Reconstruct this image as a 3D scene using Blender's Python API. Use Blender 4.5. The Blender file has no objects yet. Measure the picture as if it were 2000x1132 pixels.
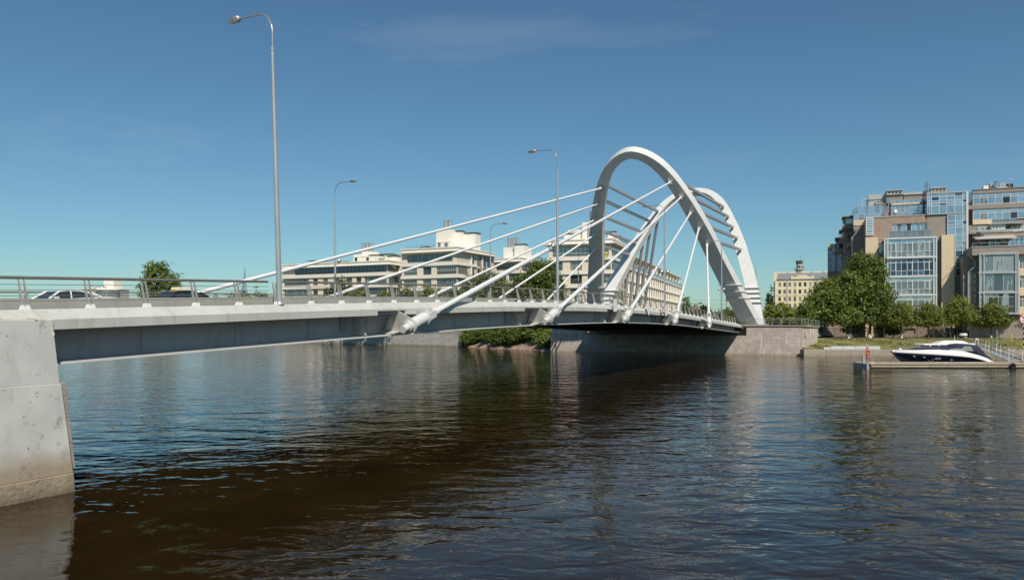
import bpy, math, random
import numpy as np
from mathutils import Matrix, Vector

random.seed(7)
scene = bpy.context.scene
COL = scene.collection
R = math.radians

# ------------------------------------------------------------------ camera
CAM_Z = 5.5
cam_d = bpy.data.cameras.new('camera')
cam = bpy.data.objects.new('camera', cam_d)
COL.objects.link(cam)
cam.location = (0, 0, CAM_Z)
cam.rotation_euler = (R(90), 0, 0)
cam_d.sensor_width = 36.0
cam_d.lens = 27.0
cam_d.shift_y = 0.032
cam_d.clip_start = 0.1
cam_d.clip_end = 20000
scene.camera = cam

# ------------------------------------------------------------------ sky and sun
SUN_TRAVEL = Vector((-0.26, 0.80, -0.96)).normalized()
sun_el = math.asin(-SUN_TRAVEL.z)
to_sun = -SUN_TRAVEL
sun_az = math.atan2(to_sun.x, to_sun.y)          # clockwise from +Y
world = bpy.data.worlds.new('World')
scene.world = world
world.use_nodes = True
wn, wl = world.node_tree.nodes, world.node_tree.links
wn.clear()
w_out = wn.new('ShaderNodeOutputWorld')
w_bg = wn.new('ShaderNodeBackground')
w_sky = wn.new('ShaderNodeTexSky')
w_sky.sky_type = 'NISHITA'
w_sky.sun_disc = False
w_sky.sun_elevation = sun_el
w_sky.sun_rotation = sun_az
w_sky.altitude = 20
w_sky.air_density = 1.0
w_sky.dust_density = 0.3
w_sky.ozone_density = 1.3
w_bg.inputs['Strength'].default_value = 0.083
# thin cirrus wisps high in the sky
tc = wn.new('ShaderNodeTexCoord')
mp = wn.new('ShaderNodeMapping')
mp.inputs['Rotation'].default_value = (0.2, 0.5, 0.1)
mp.inputs['Scale'].default_value = (1.2, 5.0, 9.0)
ns = wn.new('ShaderNodeTexNoise')
ns.inputs['Scale'].default_value = 1.3
ns.inputs['Detail'].default_value = 7
ns.inputs['Roughness'].default_value = 0.62
cr = wn.new('ShaderNodeValToRGB')
cr.color_ramp.elements[0].position = 0.575
cr.color_ramp.elements[0].color = (0, 0, 0, 1)
cr.color_ramp.elements[1].position = 0.92
cr.color_ramp.elements[1].color = (0.15, 0.15, 0.15, 1)
mx = wn.new('ShaderNodeMix')
mx.data_type = 'RGBA'
mx.inputs[7].default_value = (9.0, 9.6, 10.2, 1)
wl.new(tc.outputs['Generated'], mp.inputs['Vector'])
wl.new(mp.outputs['Vector'], ns.inputs['Vector'])
wl.new(ns.outputs['Fac'], cr.inputs['Fac'])
wl.new(cr.outputs['Color'], mx.inputs[0])
tint = wn.new('ShaderNodeVectorMath')          # colour balance of the photograph's sky, the same everywhere
tint.operation = 'MULTIPLY'
tint.inputs[1].default_value = (0.628, 0.912, 1.0)
wl.new(w_sky.outputs['Color'], tint.inputs[0])
wl.new(tint.outputs['Vector'], mx.inputs[6])
wl.new(mx.outputs[2], w_bg.inputs['Color'])
wl.new(w_bg.outputs['Background'], w_out.inputs['Surface'])

sun_d = bpy.data.lights.new('sun', 'SUN')
sun_d.energy = 4.7
sun_d.angle = R(0.53)
sun_d.color = (1.0, 0.925, 0.80)
sun = bpy.data.objects.new('sun', sun_d)
COL.objects.link(sun)
sun.rotation_euler = SUN_TRAVEL.to_track_quat('-Z', 'Y').to_euler()
sun.location = (0, 0, 60)

scene.view_settings.view_transform = 'Standard'
scene.view_settings.look = 'None'
scene.view_settings.exposure = 0.0
scene.view_settings.gamma = 1.0
scene.cycles.use_denoising = True
scene.cycles.max_bounces = 6
scene.cycles.diffuse_bounces = 3
scene.cycles.glossy_bounces = 4
scene.cycles.transparent_max_bounces = 6
scene.cycles.caustics_reflective = False
scene.cycles.caustics_refractive = False

# ------------------------------------------------------------------ materials
def _new(name):
    m = bpy.data.materials.new(name)
    m.use_nodes = True
    nt = m.node_tree
    b = nt.nodes['Principled BSDF']
    return m, nt.nodes, nt.links, b

def mat(name, col, rough=0.6, metal=0.0, var=0.12, scale=1.5, bump=0.0, bscale=8.0, rnd=0.0, detail=5, stretch=None, spec=None, coat=0.0, grime=0.0, rust=0.0):
    """Principled with noise variation of the base colour, variation per object and fine relief."""
    m, N, L, b = _new(name)
    b.inputs['Roughness'].default_value = rough
    b.inputs['Metallic'].default_value = metal
    if spec is not None:
        b.inputs['Specular IOR Level'].default_value = spec
    if coat:
        b.inputs['Coat Weight'].default_value = coat
        b.inputs['Coat Roughness'].default_value = 0.05
    t = N.new('ShaderNodeTexCoord')
    mpn = N.new('ShaderNodeMapping')
    if stretch:
        mpn.inputs['Scale'].default_value = stretch
    L.new(t.outputs['Object'], mpn.inputs['Vector'])
    n = N.new('ShaderNodeTexNoise')
    n.inputs['Scale'].default_value = scale
    n.inputs['Detail'].default_value = detail
    n.inputs['Roughness'].default_value = 0.65
    L.new(mpn.outputs['Vector'], n.inputs['Vector'])
    mr = N.new('ShaderNodeMapRange')
    mr.inputs['From Min'].default_value = 0.25
    mr.inputs['From Max'].default_value = 0.75
    mr.inputs['To Min'].default_value = 1 - var
    mr.inputs['To Max'].default_value = 1 + var
    L.new(n.outputs['Fac'], mr.inputs['Value'])
    val = mr.outputs['Result']
    if rnd:
        oi = N.new('ShaderNodeObjectInfo')
        r2 = N.new('ShaderNodeMapRange')
        r2.inputs['To Min'].default_value = 1 - rnd
        r2.inputs['To Max'].default_value = 1 + rnd
        L.new(oi.outputs['Random'], r2.inputs['Value'])
        mu = N.new('ShaderNodeMath')
        mu.operation = 'MULTIPLY'
        L.new(val, mu.inputs[0])
        L.new(r2.outputs['Result'], mu.inputs[1])
        val = mu.outputs[0]
    vm = N.new('ShaderNodeVectorMath')
    vm.operation = 'SCALE'
    vm.inputs[0].default_value = col[:3]
    L.new(val, vm.inputs['Scale'])
    cur = vm.outputs['Vector']
    if grime:                     # rain streaks and patches of dirt, with a shape of their own
        gp_ = N.new('ShaderNodeNewGeometry')
        for (sc_, st_, lo, hi, amt, cc) in ((1.0, (3.0, 3.0, 0.5), 0.52, 0.72, grime, (0.20, 0.185, 0.155)), (0.7, (1, 1, 1), 0.55, 0.75, grime * 0.8, (0.25, 0.235, 0.20)), (1.6, (2.0, 2.0, 0.35), 0.66, 0.74, rust, (0.26, 0.15, 0.08))):
            if not amt: continue
            mg_ = N.new('ShaderNodeMapping')
            mg_.inputs['Scale'].default_value = st_
            L.new(gp_.outputs['Position'], mg_.inputs['Vector'])
            ng_ = N.new('ShaderNodeTexNoise')
            ng_.inputs['Scale'].default_value = sc_
            ng_.inputs['Detail'].default_value = 7
            ng_.inputs['Roughness'].default_value = 0.7
            L.new(mg_.outputs['Vector'], ng_.inputs['Vector'])
            rg_ = N.new('ShaderNodeMapRange')
            rg_.inputs['From Min'].default_value = lo
            rg_.inputs['From Max'].default_value = hi
            rg_.inputs['To Max'].default_value = amt
            L.new(ng_.outputs['Fac'], rg_.inputs['Value'])
            xg_ = N.new('ShaderNodeMix')
            xg_.data_type = 'RGBA'
            xg_.inputs[7].default_value = (*cc, 1)
            L.new(rg_.outputs['Result'], xg_.inputs[0])
            L.new(cur, xg_.inputs[6])
            cur = xg_.outputs[2]
    L.new(cur, b.inputs['Base Color'])
    if bump:
        n2 = N.new('ShaderNodeTexNoise')
        n2.inputs['Scale'].default_value = bscale
        n2.inputs['Detail'].default_value = 4
        L.new(t.outputs['Object'], n2.inputs['Vector'])
        bp = N.new('ShaderNodeBump')
        bp.inputs['Strength'].default_value = 1.0
        bp.inputs['Distance'].default_value = bump
        L.new(n2.outputs['Fac'], bp.inputs['Height'])
        L.new(bp.outputs['Normal'], b.inputs['Normal'])
    return m

def mat_stained(name, col, stain, waterline, streak, streak_amt=0.5, rough=0.8, rnd=0.1, var=0.12, spots=None, bump=0.01):
    """stone or concrete: damp tan band over the water, pale or dark vertical streaks, pits."""
    m, N, L, b = _new(name)
    b.inputs['Roughness'].default_value = rough
    g = N.new('ShaderNodeNewGeometry')
    sx = N.new('ShaderNodeSeparateXYZ')
    L.new(g.outputs['Position'], sx.inputs[0])
    n = N.new('ShaderNodeTexNoise')
    n.inputs['Scale'].default_value = 0.9
    n.inputs['Detail'].default_value = 6
    L.new(g.outputs['Position'], n.inputs['Vector'])
    mr = N.new('ShaderNodeMapRange')
    mr.inputs['From Min'].default_value = 0.25
    mr.inputs['From Max'].default_value = 0.75
    mr.inputs['To Min'].default_value = 1 - var
    mr.inputs['To Max'].default_value = 1 + var
    L.new(n.outputs['Fac'], mr.inputs['Value'])
    oi = N.new('ShaderNodeObjectInfo')
    r2 = N.new('ShaderNodeMapRange')
    r2.inputs['To Min'].default_value = 1 - rnd
    r2.inputs['To Max'].default_value = 1 + rnd
    L.new(oi.outputs['Random'], r2.inputs['Value'])
    mu = N.new('ShaderNodeMath')
    mu.operation = 'MULTIPLY'
    L.new(mr.outputs['Result'], mu.inputs[0])
    L.new(r2.outputs['Result'], mu.inputs[1])
    vm = N.new('ShaderNodeVectorMath')
    vm.operation = 'SCALE'
    vm.inputs[0].default_value = col
    L.new(mu.outputs[0], vm.inputs['Scale'])
    cur = vm.outputs['Vector']
    # streaks: noise pulled out along z
    mp2 = N.new('ShaderNodeMapping')
    mp2.inputs['Scale'].default_value = (1.4, 1.4, 0.30)
    L.new(g.outputs['Position'], mp2.inputs['Vector'])
    n3 = N.new('ShaderNodeTexNoise')
    n3.inputs['Scale'].default_value = 1.15
    n3.inputs['Detail'].default_value = 4
    L.new(mp2.outputs['Vector'], n3.inputs['Vector'])
    c3 = N.new('ShaderNodeMapRange')
    c3.inputs['From Min'].default_value = 0.59
    c3.inputs['From Max'].default_value = 0.67
    c3.inputs['To Max'].default_value = streak_amt
    L.new(n3.outputs['Fac'], c3.inputs['Value'])
    mx1 = N.new('ShaderNodeMix')
    mx1.data_type = 'RGBA'
    mx1.inputs[7].default_value = (*streak, 1)
    L.new(c3.outputs['Result'], mx1.inputs[0])
    L.new(cur, mx1.inputs[6])
    cur = mx1.outputs[2]
    # tan band above the water
    ad = N.new('ShaderNodeMath')
    ad.operation = 'MULTIPLY_ADD'
    ad.inputs[1].default_value = 0.7
    L.new(n.outputs['Fac'], ad.inputs[0])
    L.new(sx.outputs['Z'], ad.inputs[2])
    c4 = N.new('ShaderNodeMapRange')
    c4.inputs['From Min'].default_value = waterline + 0.75
    c4.inputs['From Max'].default_value = waterline + 0.1
    c4.inputs['To Max'].default_value = 0.9
    L.new(ad.outputs[0], c4.inputs['Value'])
    mx2 = N.new('ShaderNodeMix')
    mx2.data_type = 'RGBA'
    mx2.inputs[7].default_value = (*stain, 1)
    L.new(c4.outputs['Result'], mx2.inputs[0])
    L.new(cur, mx2.inputs[6])
    cur = mx2.outputs[2]
    if spots:
        v = N.new('ShaderNodeTexVoronoi')
        v.inputs['Scale'].default_value = 3.0
        nw = N.new('ShaderNodeTexNoise')
        nw.inputs['Scale'].default_value = 7.0
        nw.inputs['Detail'].default_value = 4
        L.new(g.outputs['Position'], nw.inputs['Vector'])
        aw = N.new('ShaderNodeVectorMath')
        aw.operation = 'MULTIPLY_ADD'
        aw.inputs[1].default_value = (0.16, 0.16, 0.16)
        L.new(nw.outputs['Color'], aw.inputs[0])
        L.new(g.outputs['Position'], aw.inputs[2])
        L.new(aw.outputs['Vector'], v.inputs['Vector'])
        n5 = N.new('ShaderNodeTexNoise')
        n5.inputs['Scale'].default_value = 1.1
        L.new(g.outputs['Position'], n5.inputs['Vector'])
        sb = N.new('ShaderNodeMath')
        sb.operation = 'MULTIPLY'
        L.new(n5.outputs['Fac'], sb.inputs[0])
        sb.inputs[1].default_value = 0.15
        lt = N.new('ShaderNodeMath')
        lt.operation = 'LESS_THAN'
        L.new(v.outputs['Distance'], lt.inputs[0])
        L.new(sb.outputs[0], lt.inputs[1])
        mx3 = N.new('ShaderNodeMix')
        mx3.data_type = 'RGBA'
        mx3.inputs[7].default_value = (*spots, 1)
        L.new(lt.outputs[0], mx3.inputs[0])
        L.new(cur, mx3.inputs[6])
        cur = mx3.outputs[2]
        # grime blots
        n6 = N.new('ShaderNodeTexNoise')
        n6.inputs['Scale'].default_value = 2.0
        n6.inputs['Detail'].default_value = 9
        n6.inputs['Roughness'].default_value = 0.75
        L.new(g.outputs['Position'], n6.inputs['Vector'])
        c6 = N.new('ShaderNodeMapRange')
        c6.inputs['From Min'].default_value = 0.56
        c6.inputs['From Max'].default_value = 0.66
        c6.inputs['To Max'].default_value = 0.55
        L.new(n6.outputs['Fac'], c6.inputs['Value'])
        mx4 = N.new('ShaderNodeMix')
        mx4.data_type = 'RGBA'
        mx4.inputs[7].default_value = (0.16, 0.14, 0.11, 1)
        L.new(c6.outputs['Result'], mx4.inputs[0])
        L.new(cur, mx4.inputs[6])
        cur = mx4.outputs[2]
    L.new(cur, b.inputs['Base Color'])
    n2 = N.new('ShaderNodeTexNoise')
    n2.inputs['Scale'].default_value = 6
    n2.inputs['Detail'].default_value = 6
    L.new(g.outputs['Position'], n2.inputs['Vector'])
    bp = N.new('ShaderNodeBump')
    bp.inputs['Strength'].default_value = 1
    bp.inputs['Distance'].default_value = bump
    L.new(n2.outputs['Fac'], bp.inputs['Height'])
    L.new(bp.outputs['Normal'], b.inputs['Normal'])
    return m

def mat_tiles(name, col, joint, w, h, ang, rough=0.65, var=0.1):
    """cladding tiles far away: brick pattern in the plane of the facade."""
    m, N, L, b = _new(name)
    b.inputs['Roughness'].default_value = rough
    g = N.new('ShaderNodeNewGeometry')
    mpn = N.new('ShaderNodeMapping')
    mpn.inputs['Rotation'].default_value = (0, 0, ang)
    L.new(g.outputs['Position'], mpn.inputs['Vector'])
    sx = N.new('ShaderNodeSeparateXYZ')
    L.new(mpn.outputs['Vector'], sx.inputs[0])
    ad = N.new('ShaderNodeMath')
    ad.operation = 'ADD'
    L.new(sx.outputs['X'], ad.inputs[0])
    L.new(sx.outputs['Y'], ad.inputs[1])
    cb = N.new('ShaderNodeCombineXYZ')
    L.new(ad.outputs[0], cb.inputs['X'])
    L.new(sx.outputs['Z'], cb.inputs['Y'])
    br = N.new('ShaderNodeTexBrick')
    br.offset = 0.0
    br.inputs['Scale'].default_value = 1.0
    br.inputs['Brick Width'].default_value = w
    br.inputs['Row Height'].default_value = h
    br.inputs['Mortar Size'].default_value = 0.02
    br.inputs['Color1'].default_value = (*[c * (1 - var) for c in col], 1)
    br.inputs['Color2'].default_value = (*[c * (1 + var) for c in col], 1)
    br.inputs['Mortar'].default_value = (*joint, 1)
    L.new(cb.outputs[0], br.inputs['Vector'])
    L.new(br.outputs['Color'], b.inputs['Base Color'])
    return m

def mat_glass(name, col, metal, rough=0.03, rnd=0.35, wav=0.004, col2=None, cut=0.5):
    """window glass seen from far off: mirror of the sky over a dark room or a curtain; each pane differs a little."""
    m, N, L, b = _new(name)
    b.inputs['Roughness'].default_value = rough
    b.inputs['Metallic'].default_value = metal
    oi = N.new('ShaderNodeObjectInfo')
    r2 = N.new('ShaderNodeMapRange')
    r2.inputs['To Min'].default_value = 1 - rnd
    r2.inputs['To Max'].default_value = 1 + rnd
    L.new(oi.outputs['Random'], r2.inputs['Value'])
    vm = N.new('ShaderNodeVectorMath')
    vm.operation = 'SCALE'
    vm.inputs[0].default_value = col
    L.new(r2.outputs['Result'], vm.inputs['Scale'])
    cur = vm.outputs['Vector']
    if col2:
        t = N.new('ShaderNodeTexCoord')
        mpn = N.new('ShaderNodeMapping')
        mpn.inputs['Scale'].default_value = (1, 1, 0.15)
        L.new(t.outputs['Object'], mpn.inputs['Vector'])
        w = N.new('ShaderNodeTexNoise')
        w.inputs['Scale'].default_value = 2.5
        L.new(mpn.outputs['Vector'], w.inputs['Vector'])
        av = N.new('ShaderNodeMath')
        av.operation = 'MULTIPLY_ADD'
        L.new(oi.outputs['Random'], av.inputs[0])
        av.inputs[1].default_value = 0.6
        L.new(w.outputs['Fac'], av.inputs[2])
        gt = N.new('ShaderNodeMath')
        gt.operation = 'GREATER_THAN'
        L.new(av.outputs[0], gt.inputs[0])
        gt.inputs[1].default_value = 0.3 + cut
        mxx = N.new('ShaderNodeMix')
        mxx.data_type = 'RGBA'
        mxx.inputs[7].default_value = (*col2, 1)
        L.new(gt.outputs[0], mxx.inputs[0])
        L.new(cur, mxx.inputs[6])
        cur = mxx.outputs[2]
    L.new(cur, b.inputs['Base Color'])
    g = N.new('ShaderNodeNewGeometry')
    n = N.new('ShaderNodeTexNoise')
    n.inputs['Scale'].default_value = 0.7
    L.new(g.outputs['Position'], n.inputs['Vector'])
    bp = N.new('ShaderNodeBump')
    bp.inputs['Distance'].default_value = wav * 8
    L.new(n.outputs['Fac'], bp.inputs['Height'])
    L.new(bp.outputs['Normal'], b.inputs['Normal'])
    return m

def mat_leaf(name, dark, light, rnd=0.15):
    m, N, L, b = _new(name)
    g = N.new('ShaderNodeNewGeometry')
    cr = N.new('ShaderNodeValToRGB')
    cr.color_ramp.elements[0].color = (*dark, 1)
    cr.color_ramp.elements[1].color = (*light, 1)
    L.new(g.outputs['Random Per Island'], cr.inputs['Fac'])
    oi = N.new('ShaderNodeObjectInfo')
    r2 = N.new('ShaderNodeMapRange')
    r2.inputs['To Min'].default_value = 1 - rnd
    r2.inputs['To Max'].default_value = 1 + rnd
    L.new(oi.outputs['Random'], r2.inputs['Value'])
    vm = N.new('ShaderNodeVectorMath')
    vm.operation = 'SCALE'
    L.new(cr.outputs['Color'], vm.inputs[0])
    L.new(r2.outputs['Result'], vm.inputs['Scale'])
    b.inputs['Roughness'].default_value = 0.55
    L.new(vm.outputs['Vector'], b.inputs['Base Color'])
    tr = N.new('ShaderNodeBsdfTranslucent')
    v2 = N.new('ShaderNodeVectorMath')
    v2.operation = 'MULTIPLY'
    v2.inputs[1].default_value = (1.3, 1.5, 0.5)
    L.new(vm.outputs['Vector'], v2.inputs[0])
    L.new(v2.outputs['Vector'], tr.inputs['Color'])
    ms = N.new('ShaderNodeMixShader')
    ms.inputs[0].default_value = 0.36
    out = N['Material Output']
    L.new(b.outputs[0], ms.inputs[1])
    L.new(tr.outputs[0], ms.inputs[2])
    L.new(ms.outputs[0], out.inputs['Surface'])
    return m

def mat_water():
    m, N, L, b = _new('river_water')
    b.inputs['Roughness'].default_value = 0.03
    b.inputs['IOR'].default_value = 1.333
    g = N.new('ShaderNodeNewGeometry')
    # murky brown body, a little greener where weed grows under the surface
    nb = N.new('ShaderNodeTexNoise')
    nb.inputs['Scale'].default_value = 0.25
    nb.inputs['Detail'].default_value = 6
    L.new(g.outputs['Position'], nb.inputs['Vector'])
    cr = N.new('ShaderNodeValToRGB')
    cr.color_ramp.elements[0].position = 0.35
    cr.color_ramp.elements[0].color = (0.0140, 0.0084, 0.0030, 1)
    cr.color_ramp.elements[1].position = 0.7
    cr.color_ramp.elements[1].color = (0.0245, 0.0160, 0.0054, 1)
    L.new(nb.outputs['Fac'], cr.inputs['Fac'])
    L.new(cr.outputs['Color'], b.inputs['Base Color'])
    def layer(scale, sx, sy, rot, amp, detail=3, dist=0.0, rough=0.5):
        mp_ = N.new('ShaderNodeMapping')
        mp_.inputs['Rotation'].default_value = (0, 0, rot)
        mp_.inputs['Scale'].default_value = (sx, sy, 1)
        L.new(g.outputs['Position'], mp_.inputs['Vector'])
        n_ = N.new('ShaderNodeTexNoise')
        n_.inputs['Scale'].default_value = scale
        n_.inputs['Detail'].default_value = detail
        n_.inputs['Roughness'].default_value = rough
        n_.inputs['Distortion'].default_value = dist
        L.new(mp_.outputs['Vector'], n_.inputs['Vector'])
        k = N.new('ShaderNodeMath')
        k.operation = 'MULTIPLY'
        k.inputs[1].default_value = amp
        L.new(n_.outputs['Fac'], k.inputs[0])
        return k.outputs[0]
    def add(a, c):
        k = N.new('ShaderNodeMath')
        k.operation = 'ADD'
        L.new(a, k.inputs[0])
        L.new(c, k.inputs[1])
        return k.outputs[0]
    h1 = layer(0.42, 0.55, 1.0, 0.20, 0.135, 2, 0.7)
    h2 = layer(1.25, 0.62, 1.0, -0.25, 0.090, 2, 0.6)
    h3 = layer(3.6, 0.75, 1.0, 0.15, 0.013, 2, 0.4)
    # calm and ruffled patches
    nm = N.new('ShaderNodeTexNoise')
    nm.inputs['Scale'].default_value = 0.045
    nm.inputs['Detail'].default_value = 3
    L.new(g.outputs['Position'], nm.inputs['Vector'])
    mr = N.new('ShaderNodeMapRange')
    mr.inputs['From Min'].default_value = 0.35
    mr.inputs['From Max'].default_value = 0.65
    mr.inputs['To Min'].default_value = 0.45
    mr.inputs['To Max'].default_value = 1.15
    L.new(nm.outputs['Fac'], mr.inputs['Value'])
    k = N.new('ShaderNodeMath')
    k.operation = 'MULTIPLY'
    L.new(add(h2, h3), k.inputs[0])
    L.new(mr.outputs['Result'], k.inputs[1])
    bp = N.new('ShaderNodeBump')
    bp.inputs['Strength'].default_value = 1.0
    bp.inputs['Distance'].default_value = 1.0
    # the water lies calmer in the lee of the near abutment
    dv = N.new('ShaderNodeVectorMath')
    dv.operation = 'DISTANCE'
    dv.inputs[1].default_value = (-8.0, 22.0, 0.0)
    L.new(g.outputs['Position'], dv.inputs[0])
    mc = N.new('ShaderNodeMapRange')
    mc.inputs['From Min'].default_value = 5.0
    mc.inputs['From Max'].default_value = 20.0
    mc.inputs['To Min'].default_value = 0.38
    mc.inputs['To Max'].default_value = 1.0
    L.new(dv.outputs['Value'], mc.inputs['Value'])
    kc = N.new('ShaderNodeMath')
    kc.operation = 'MULTIPLY'
    L.new(add(h1, k.outputs[0]), kc.inputs[0])
    L.new(mc.outputs['Result'], kc.inputs[1])
    L.new(kc.outputs[0], bp.inputs['Height'])
    L.new(bp.outputs['Normal'], b.inputs['Normal'])
    return m

def mat_grass(name):
    m, N, L, b = _new(name)
    b.inputs['Roughness'].default_value = 0.9
    g = N.new('ShaderNodeNewGeometry')
    mp_ = N.new('ShaderNodeMapping')
    mp_.inputs['Scale'].default_value = (0.5, 1.0, 2.5)
    L.new(g.outputs['Position'], mp_.inputs['Vector'])
    n = N.new('ShaderNodeTexNoise')
    n.inputs['Scale'].default_value = 0.8
    n.inputs['Detail'].default_value = 8
    n.inputs['Roughness'].default_value = 0.7
    L.new(mp_.outputs['Vector'], n.inputs['Vector'])
    cr = N.new('ShaderNodeValToRGB')
    e = cr.color_ramp.elements
    e[0].position = 0.34
    e[0].color = (0.085, 0.125, 0.028, 1)
    e[1].position = 0.66
    e[1].color = (0.33, 0.245, 0.115, 1)
    x = e.new(0.5)
    x.color = (0.20, 0.19, 0.06, 1)
    L.new(n.outputs['Fac'], cr.inputs['Fac'])
    L.new(cr.outputs['Color'], b.inputs['Base Color'])
    n2 = N.new('ShaderNodeTexNoise')
    n2.inputs['Scale'].default_value = 5
    n2.inputs['Detail'].default_value = 5
    L.new(g.outputs['Position'], n2.inputs['Vector'])
    bp = N.new('ShaderNodeBump')
    bp.inputs['Distance'].default_value = 0.15
    L.new(n2.outputs['Fac'], bp.inputs['Height'])
    L.new(bp.outputs['Normal'], b.inputs['Normal'])
    return m

PH = R(22)            # the big residential building is turned this much from the picture plane
M = {}
M['white_steel'] = mat('white_painted_steel', (0.66, 0.655, 0.635), 0.42, var=0.06, scale=0.5, detail=8, bump=0.002, bscale=3, grime=0.22, rust=0.10)
M['cable_white'] = mat('white_cable_sheath', (0.72, 0.72, 0.70), 0.38, var=0.05, scale=0.8, detail=6)
M['grey_steel'] = mat('grey_painted_steel', (0.36, 0.37, 0.38), 0.5, var=0.08, scale=0.6, detail=7)
M['stay_grey'] = mat('strut_bar_grey', (0.30, 0.30, 0.31), 0.5, var=0.08, scale=0.6, detail=7)  # struts and backstays, a grey darker than the arches
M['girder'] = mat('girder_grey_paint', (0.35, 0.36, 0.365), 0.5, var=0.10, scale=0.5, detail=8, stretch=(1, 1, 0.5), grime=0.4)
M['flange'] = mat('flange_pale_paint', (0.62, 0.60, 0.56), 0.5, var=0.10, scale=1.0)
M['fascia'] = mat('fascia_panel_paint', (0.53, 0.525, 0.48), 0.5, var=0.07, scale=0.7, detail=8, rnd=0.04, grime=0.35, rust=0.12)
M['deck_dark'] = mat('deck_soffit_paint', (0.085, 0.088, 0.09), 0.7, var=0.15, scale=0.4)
M['asphalt'] = mat('asphalt', (0.055, 0.055, 0.057), 0.9, var=0.15, scale=3, bump=0.01, bscale=30)
M['walkway'] = mat('walkway_paving', (0.20, 0.195, 0.18), 0.85, var=0.1, scale=2)
M['barrier'] = mat('barrier_concrete', (0.33, 0.325, 0.29), 0.75, var=0.1, scale=0.8, detail=7, grime=0.4)
M['paint_line'] = mat('road_line_paint', (0.7, 0.7, 0.68), 0.7, var=0.1, scale=3)
M['rail_steel'] = mat('railing_brushed_steel', (0.30, 0.265, 0.225), 0.42, metal=0.55, var=0.15, scale=2.5)
M['post_steel'] = mat('railing_post_steel', (0.42, 0.40, 0.36), 0.45, metal=0.35, var=0.12, scale=4)
M['wire_steel'] = mat('railing_wire_steel', (0.22, 0.22, 0.22), 0.4, metal=0.5, var=0.1, scale=4)
M['foot_white'] = mat('post_foot_white', (0.74, 0.73, 0.68), 0.5, var=0.05, scale=4)
M['galv'] = mat('galvanised_steel', (0.46, 0.47, 0.47), 0.42, metal=0.45, var=0.12, scale=2.0, stretch=(1, 1, 0.4))
M['lamp_metal'] = mat('lamp_head_metal', (0.42, 0.41, 0.39), 0.35, metal=0.6, var=0.08, scale=5)
M['lamp_glass'] = mat_glass('lamp_glass', (0.5, 0.5, 0.46), 0.1, 0.1)
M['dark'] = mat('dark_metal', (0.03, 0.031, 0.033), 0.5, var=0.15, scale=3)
M['concrete'] = mat_stained('concrete_wing_wall', (0.58, 0.57, 0.53), (0.34, 0.265, 0.175), 1.15, (0.48, 0.475, 0.44), 0.7, spots=(0.05, 0.045, 0.04), rnd=0.0, var=0.12, bump=0.004)
M['concrete_rough'] = mat_stained('broken_concrete', (0.30, 0.24, 0.165), (0.10, 0.075, 0.045), 0.1, (0.3, 0.26, 0.2), 0.4, rnd=0.05, var=0.25, bump=0.05)
M['granite'] = mat_stained('abutment_granite', (0.43, 0.36, 0.315), (0.33, 0.255, 0.175), 0.15, (0.60, 0.585, 0.55), 0.75, rnd=0.12, var=0.16)
M['granite_pink'] = mat_stained('cladding_granite', (0.34, 0.27, 0.225), (0.22, 0.17, 0.115), 0.2, (0.4, 0.33, 0.27), 0.4, rnd=0.1, var=0.22, bump=0.012)
M['mortar'] = mat_stained('masonry_joint', (0.31, 0.265, 0.235), (0.24, 0.185, 0.125), 0.15, (0.5, 0.48, 0.44), 0.6, rnd=0.0)
M['quay_stone'] = mat_stained('quay_limestone', (0.40, 0.38, 0.335), (0.20, 0.14, 0.07), 0.2, (0.34, 0.32, 0.28), 0.4, rnd=0.09)
M['low_quay'] = mat_stained('low_quay_concrete', (0.34, 0.295, 0.235), (0.24, 0.185, 0.115), 0.1, (0.42, 0.37, 0.3), 0.4, rnd=0.08)
M['slab'] = mat('pale_concrete_slab', (0.52, 0.53, 0.53), 0.8, var=0.08, scale=2, rnd=0.06)
M['rubble'] = mat('shore_stones', (0.30, 0.20, 0.15), 0.9, var=0.35, scale=2.5, bump=0.1, bscale=5)
M['water'] = mat_water()
M['grass'] = mat_grass('bank_grass')
M['earth'] = mat('far_ground', (0.13, 0.13, 0.07), 0.95, var=0.3, scale=0.05, detail=8)
M['path'] = mat('trodden_path', (0.36, 0.29, 0.18), 0.95, var=0.15, scale=1.5)
M['bark'] = mat('bark', (0.085, 0.065, 0.048), 0.9, var=0.3, scale=4, bump=0.02, bscale=10)
M['lime'] = mat('limewashed_trunk', (0.72, 0.71, 0.66), 0.8, var=0.08, scale=4)
M['leaf_a'] = mat_leaf('leaves_dark', (0.055, 0.092, 0.020), (0.245, 0.29, 0.064))
M['leaf_b'] = mat_leaf('leaves_linden', (0.085, 0.120, 0.024), (0.31, 0.325, 0.070))
M['leaf_c'] = mat_leaf('leaves_willow', (0.075, 0.105, 0.038), (0.19, 0.225, 0.085))
M['leaf_d'] = mat_leaf('leaves_bush', (0.060, 0.100, 0.020), (0.25, 0.31, 0.070))
M['leaf_e'] = mat_leaf('leaves_conifer', (0.024, 0.042, 0.014), (0.075, 0.105, 0.032))
M['weed'] = mat_leaf('water_weed', (0.012, 0.016, 0.004), (0.045, 0.048, 0.010))
M['tuft'] = mat_leaf('grass_blades', (0.10, 0.13, 0.03), (0.29, 0.25, 0.095))
M['cream'] = mat('cream_stone_cladding', (0.78, 0.68, 0.53), 0.75, var=0.06, scale=0.6, detail=7)
M['cream_lt'] = mat('pale_cornice_stone', (0.82, 0.775, 0.69), 0.7, var=0.05, scale=0.6)
M['cream_side'] = mat('beige_brick_cladding', (0.62, 0.54, 0.44), 0.8, var=0.08, scale=1.0)
M['roof_dark'] = mat('dark_roof_cap', (0.06, 0.055, 0.05), 0.7, var=0.1, scale=2)
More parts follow.
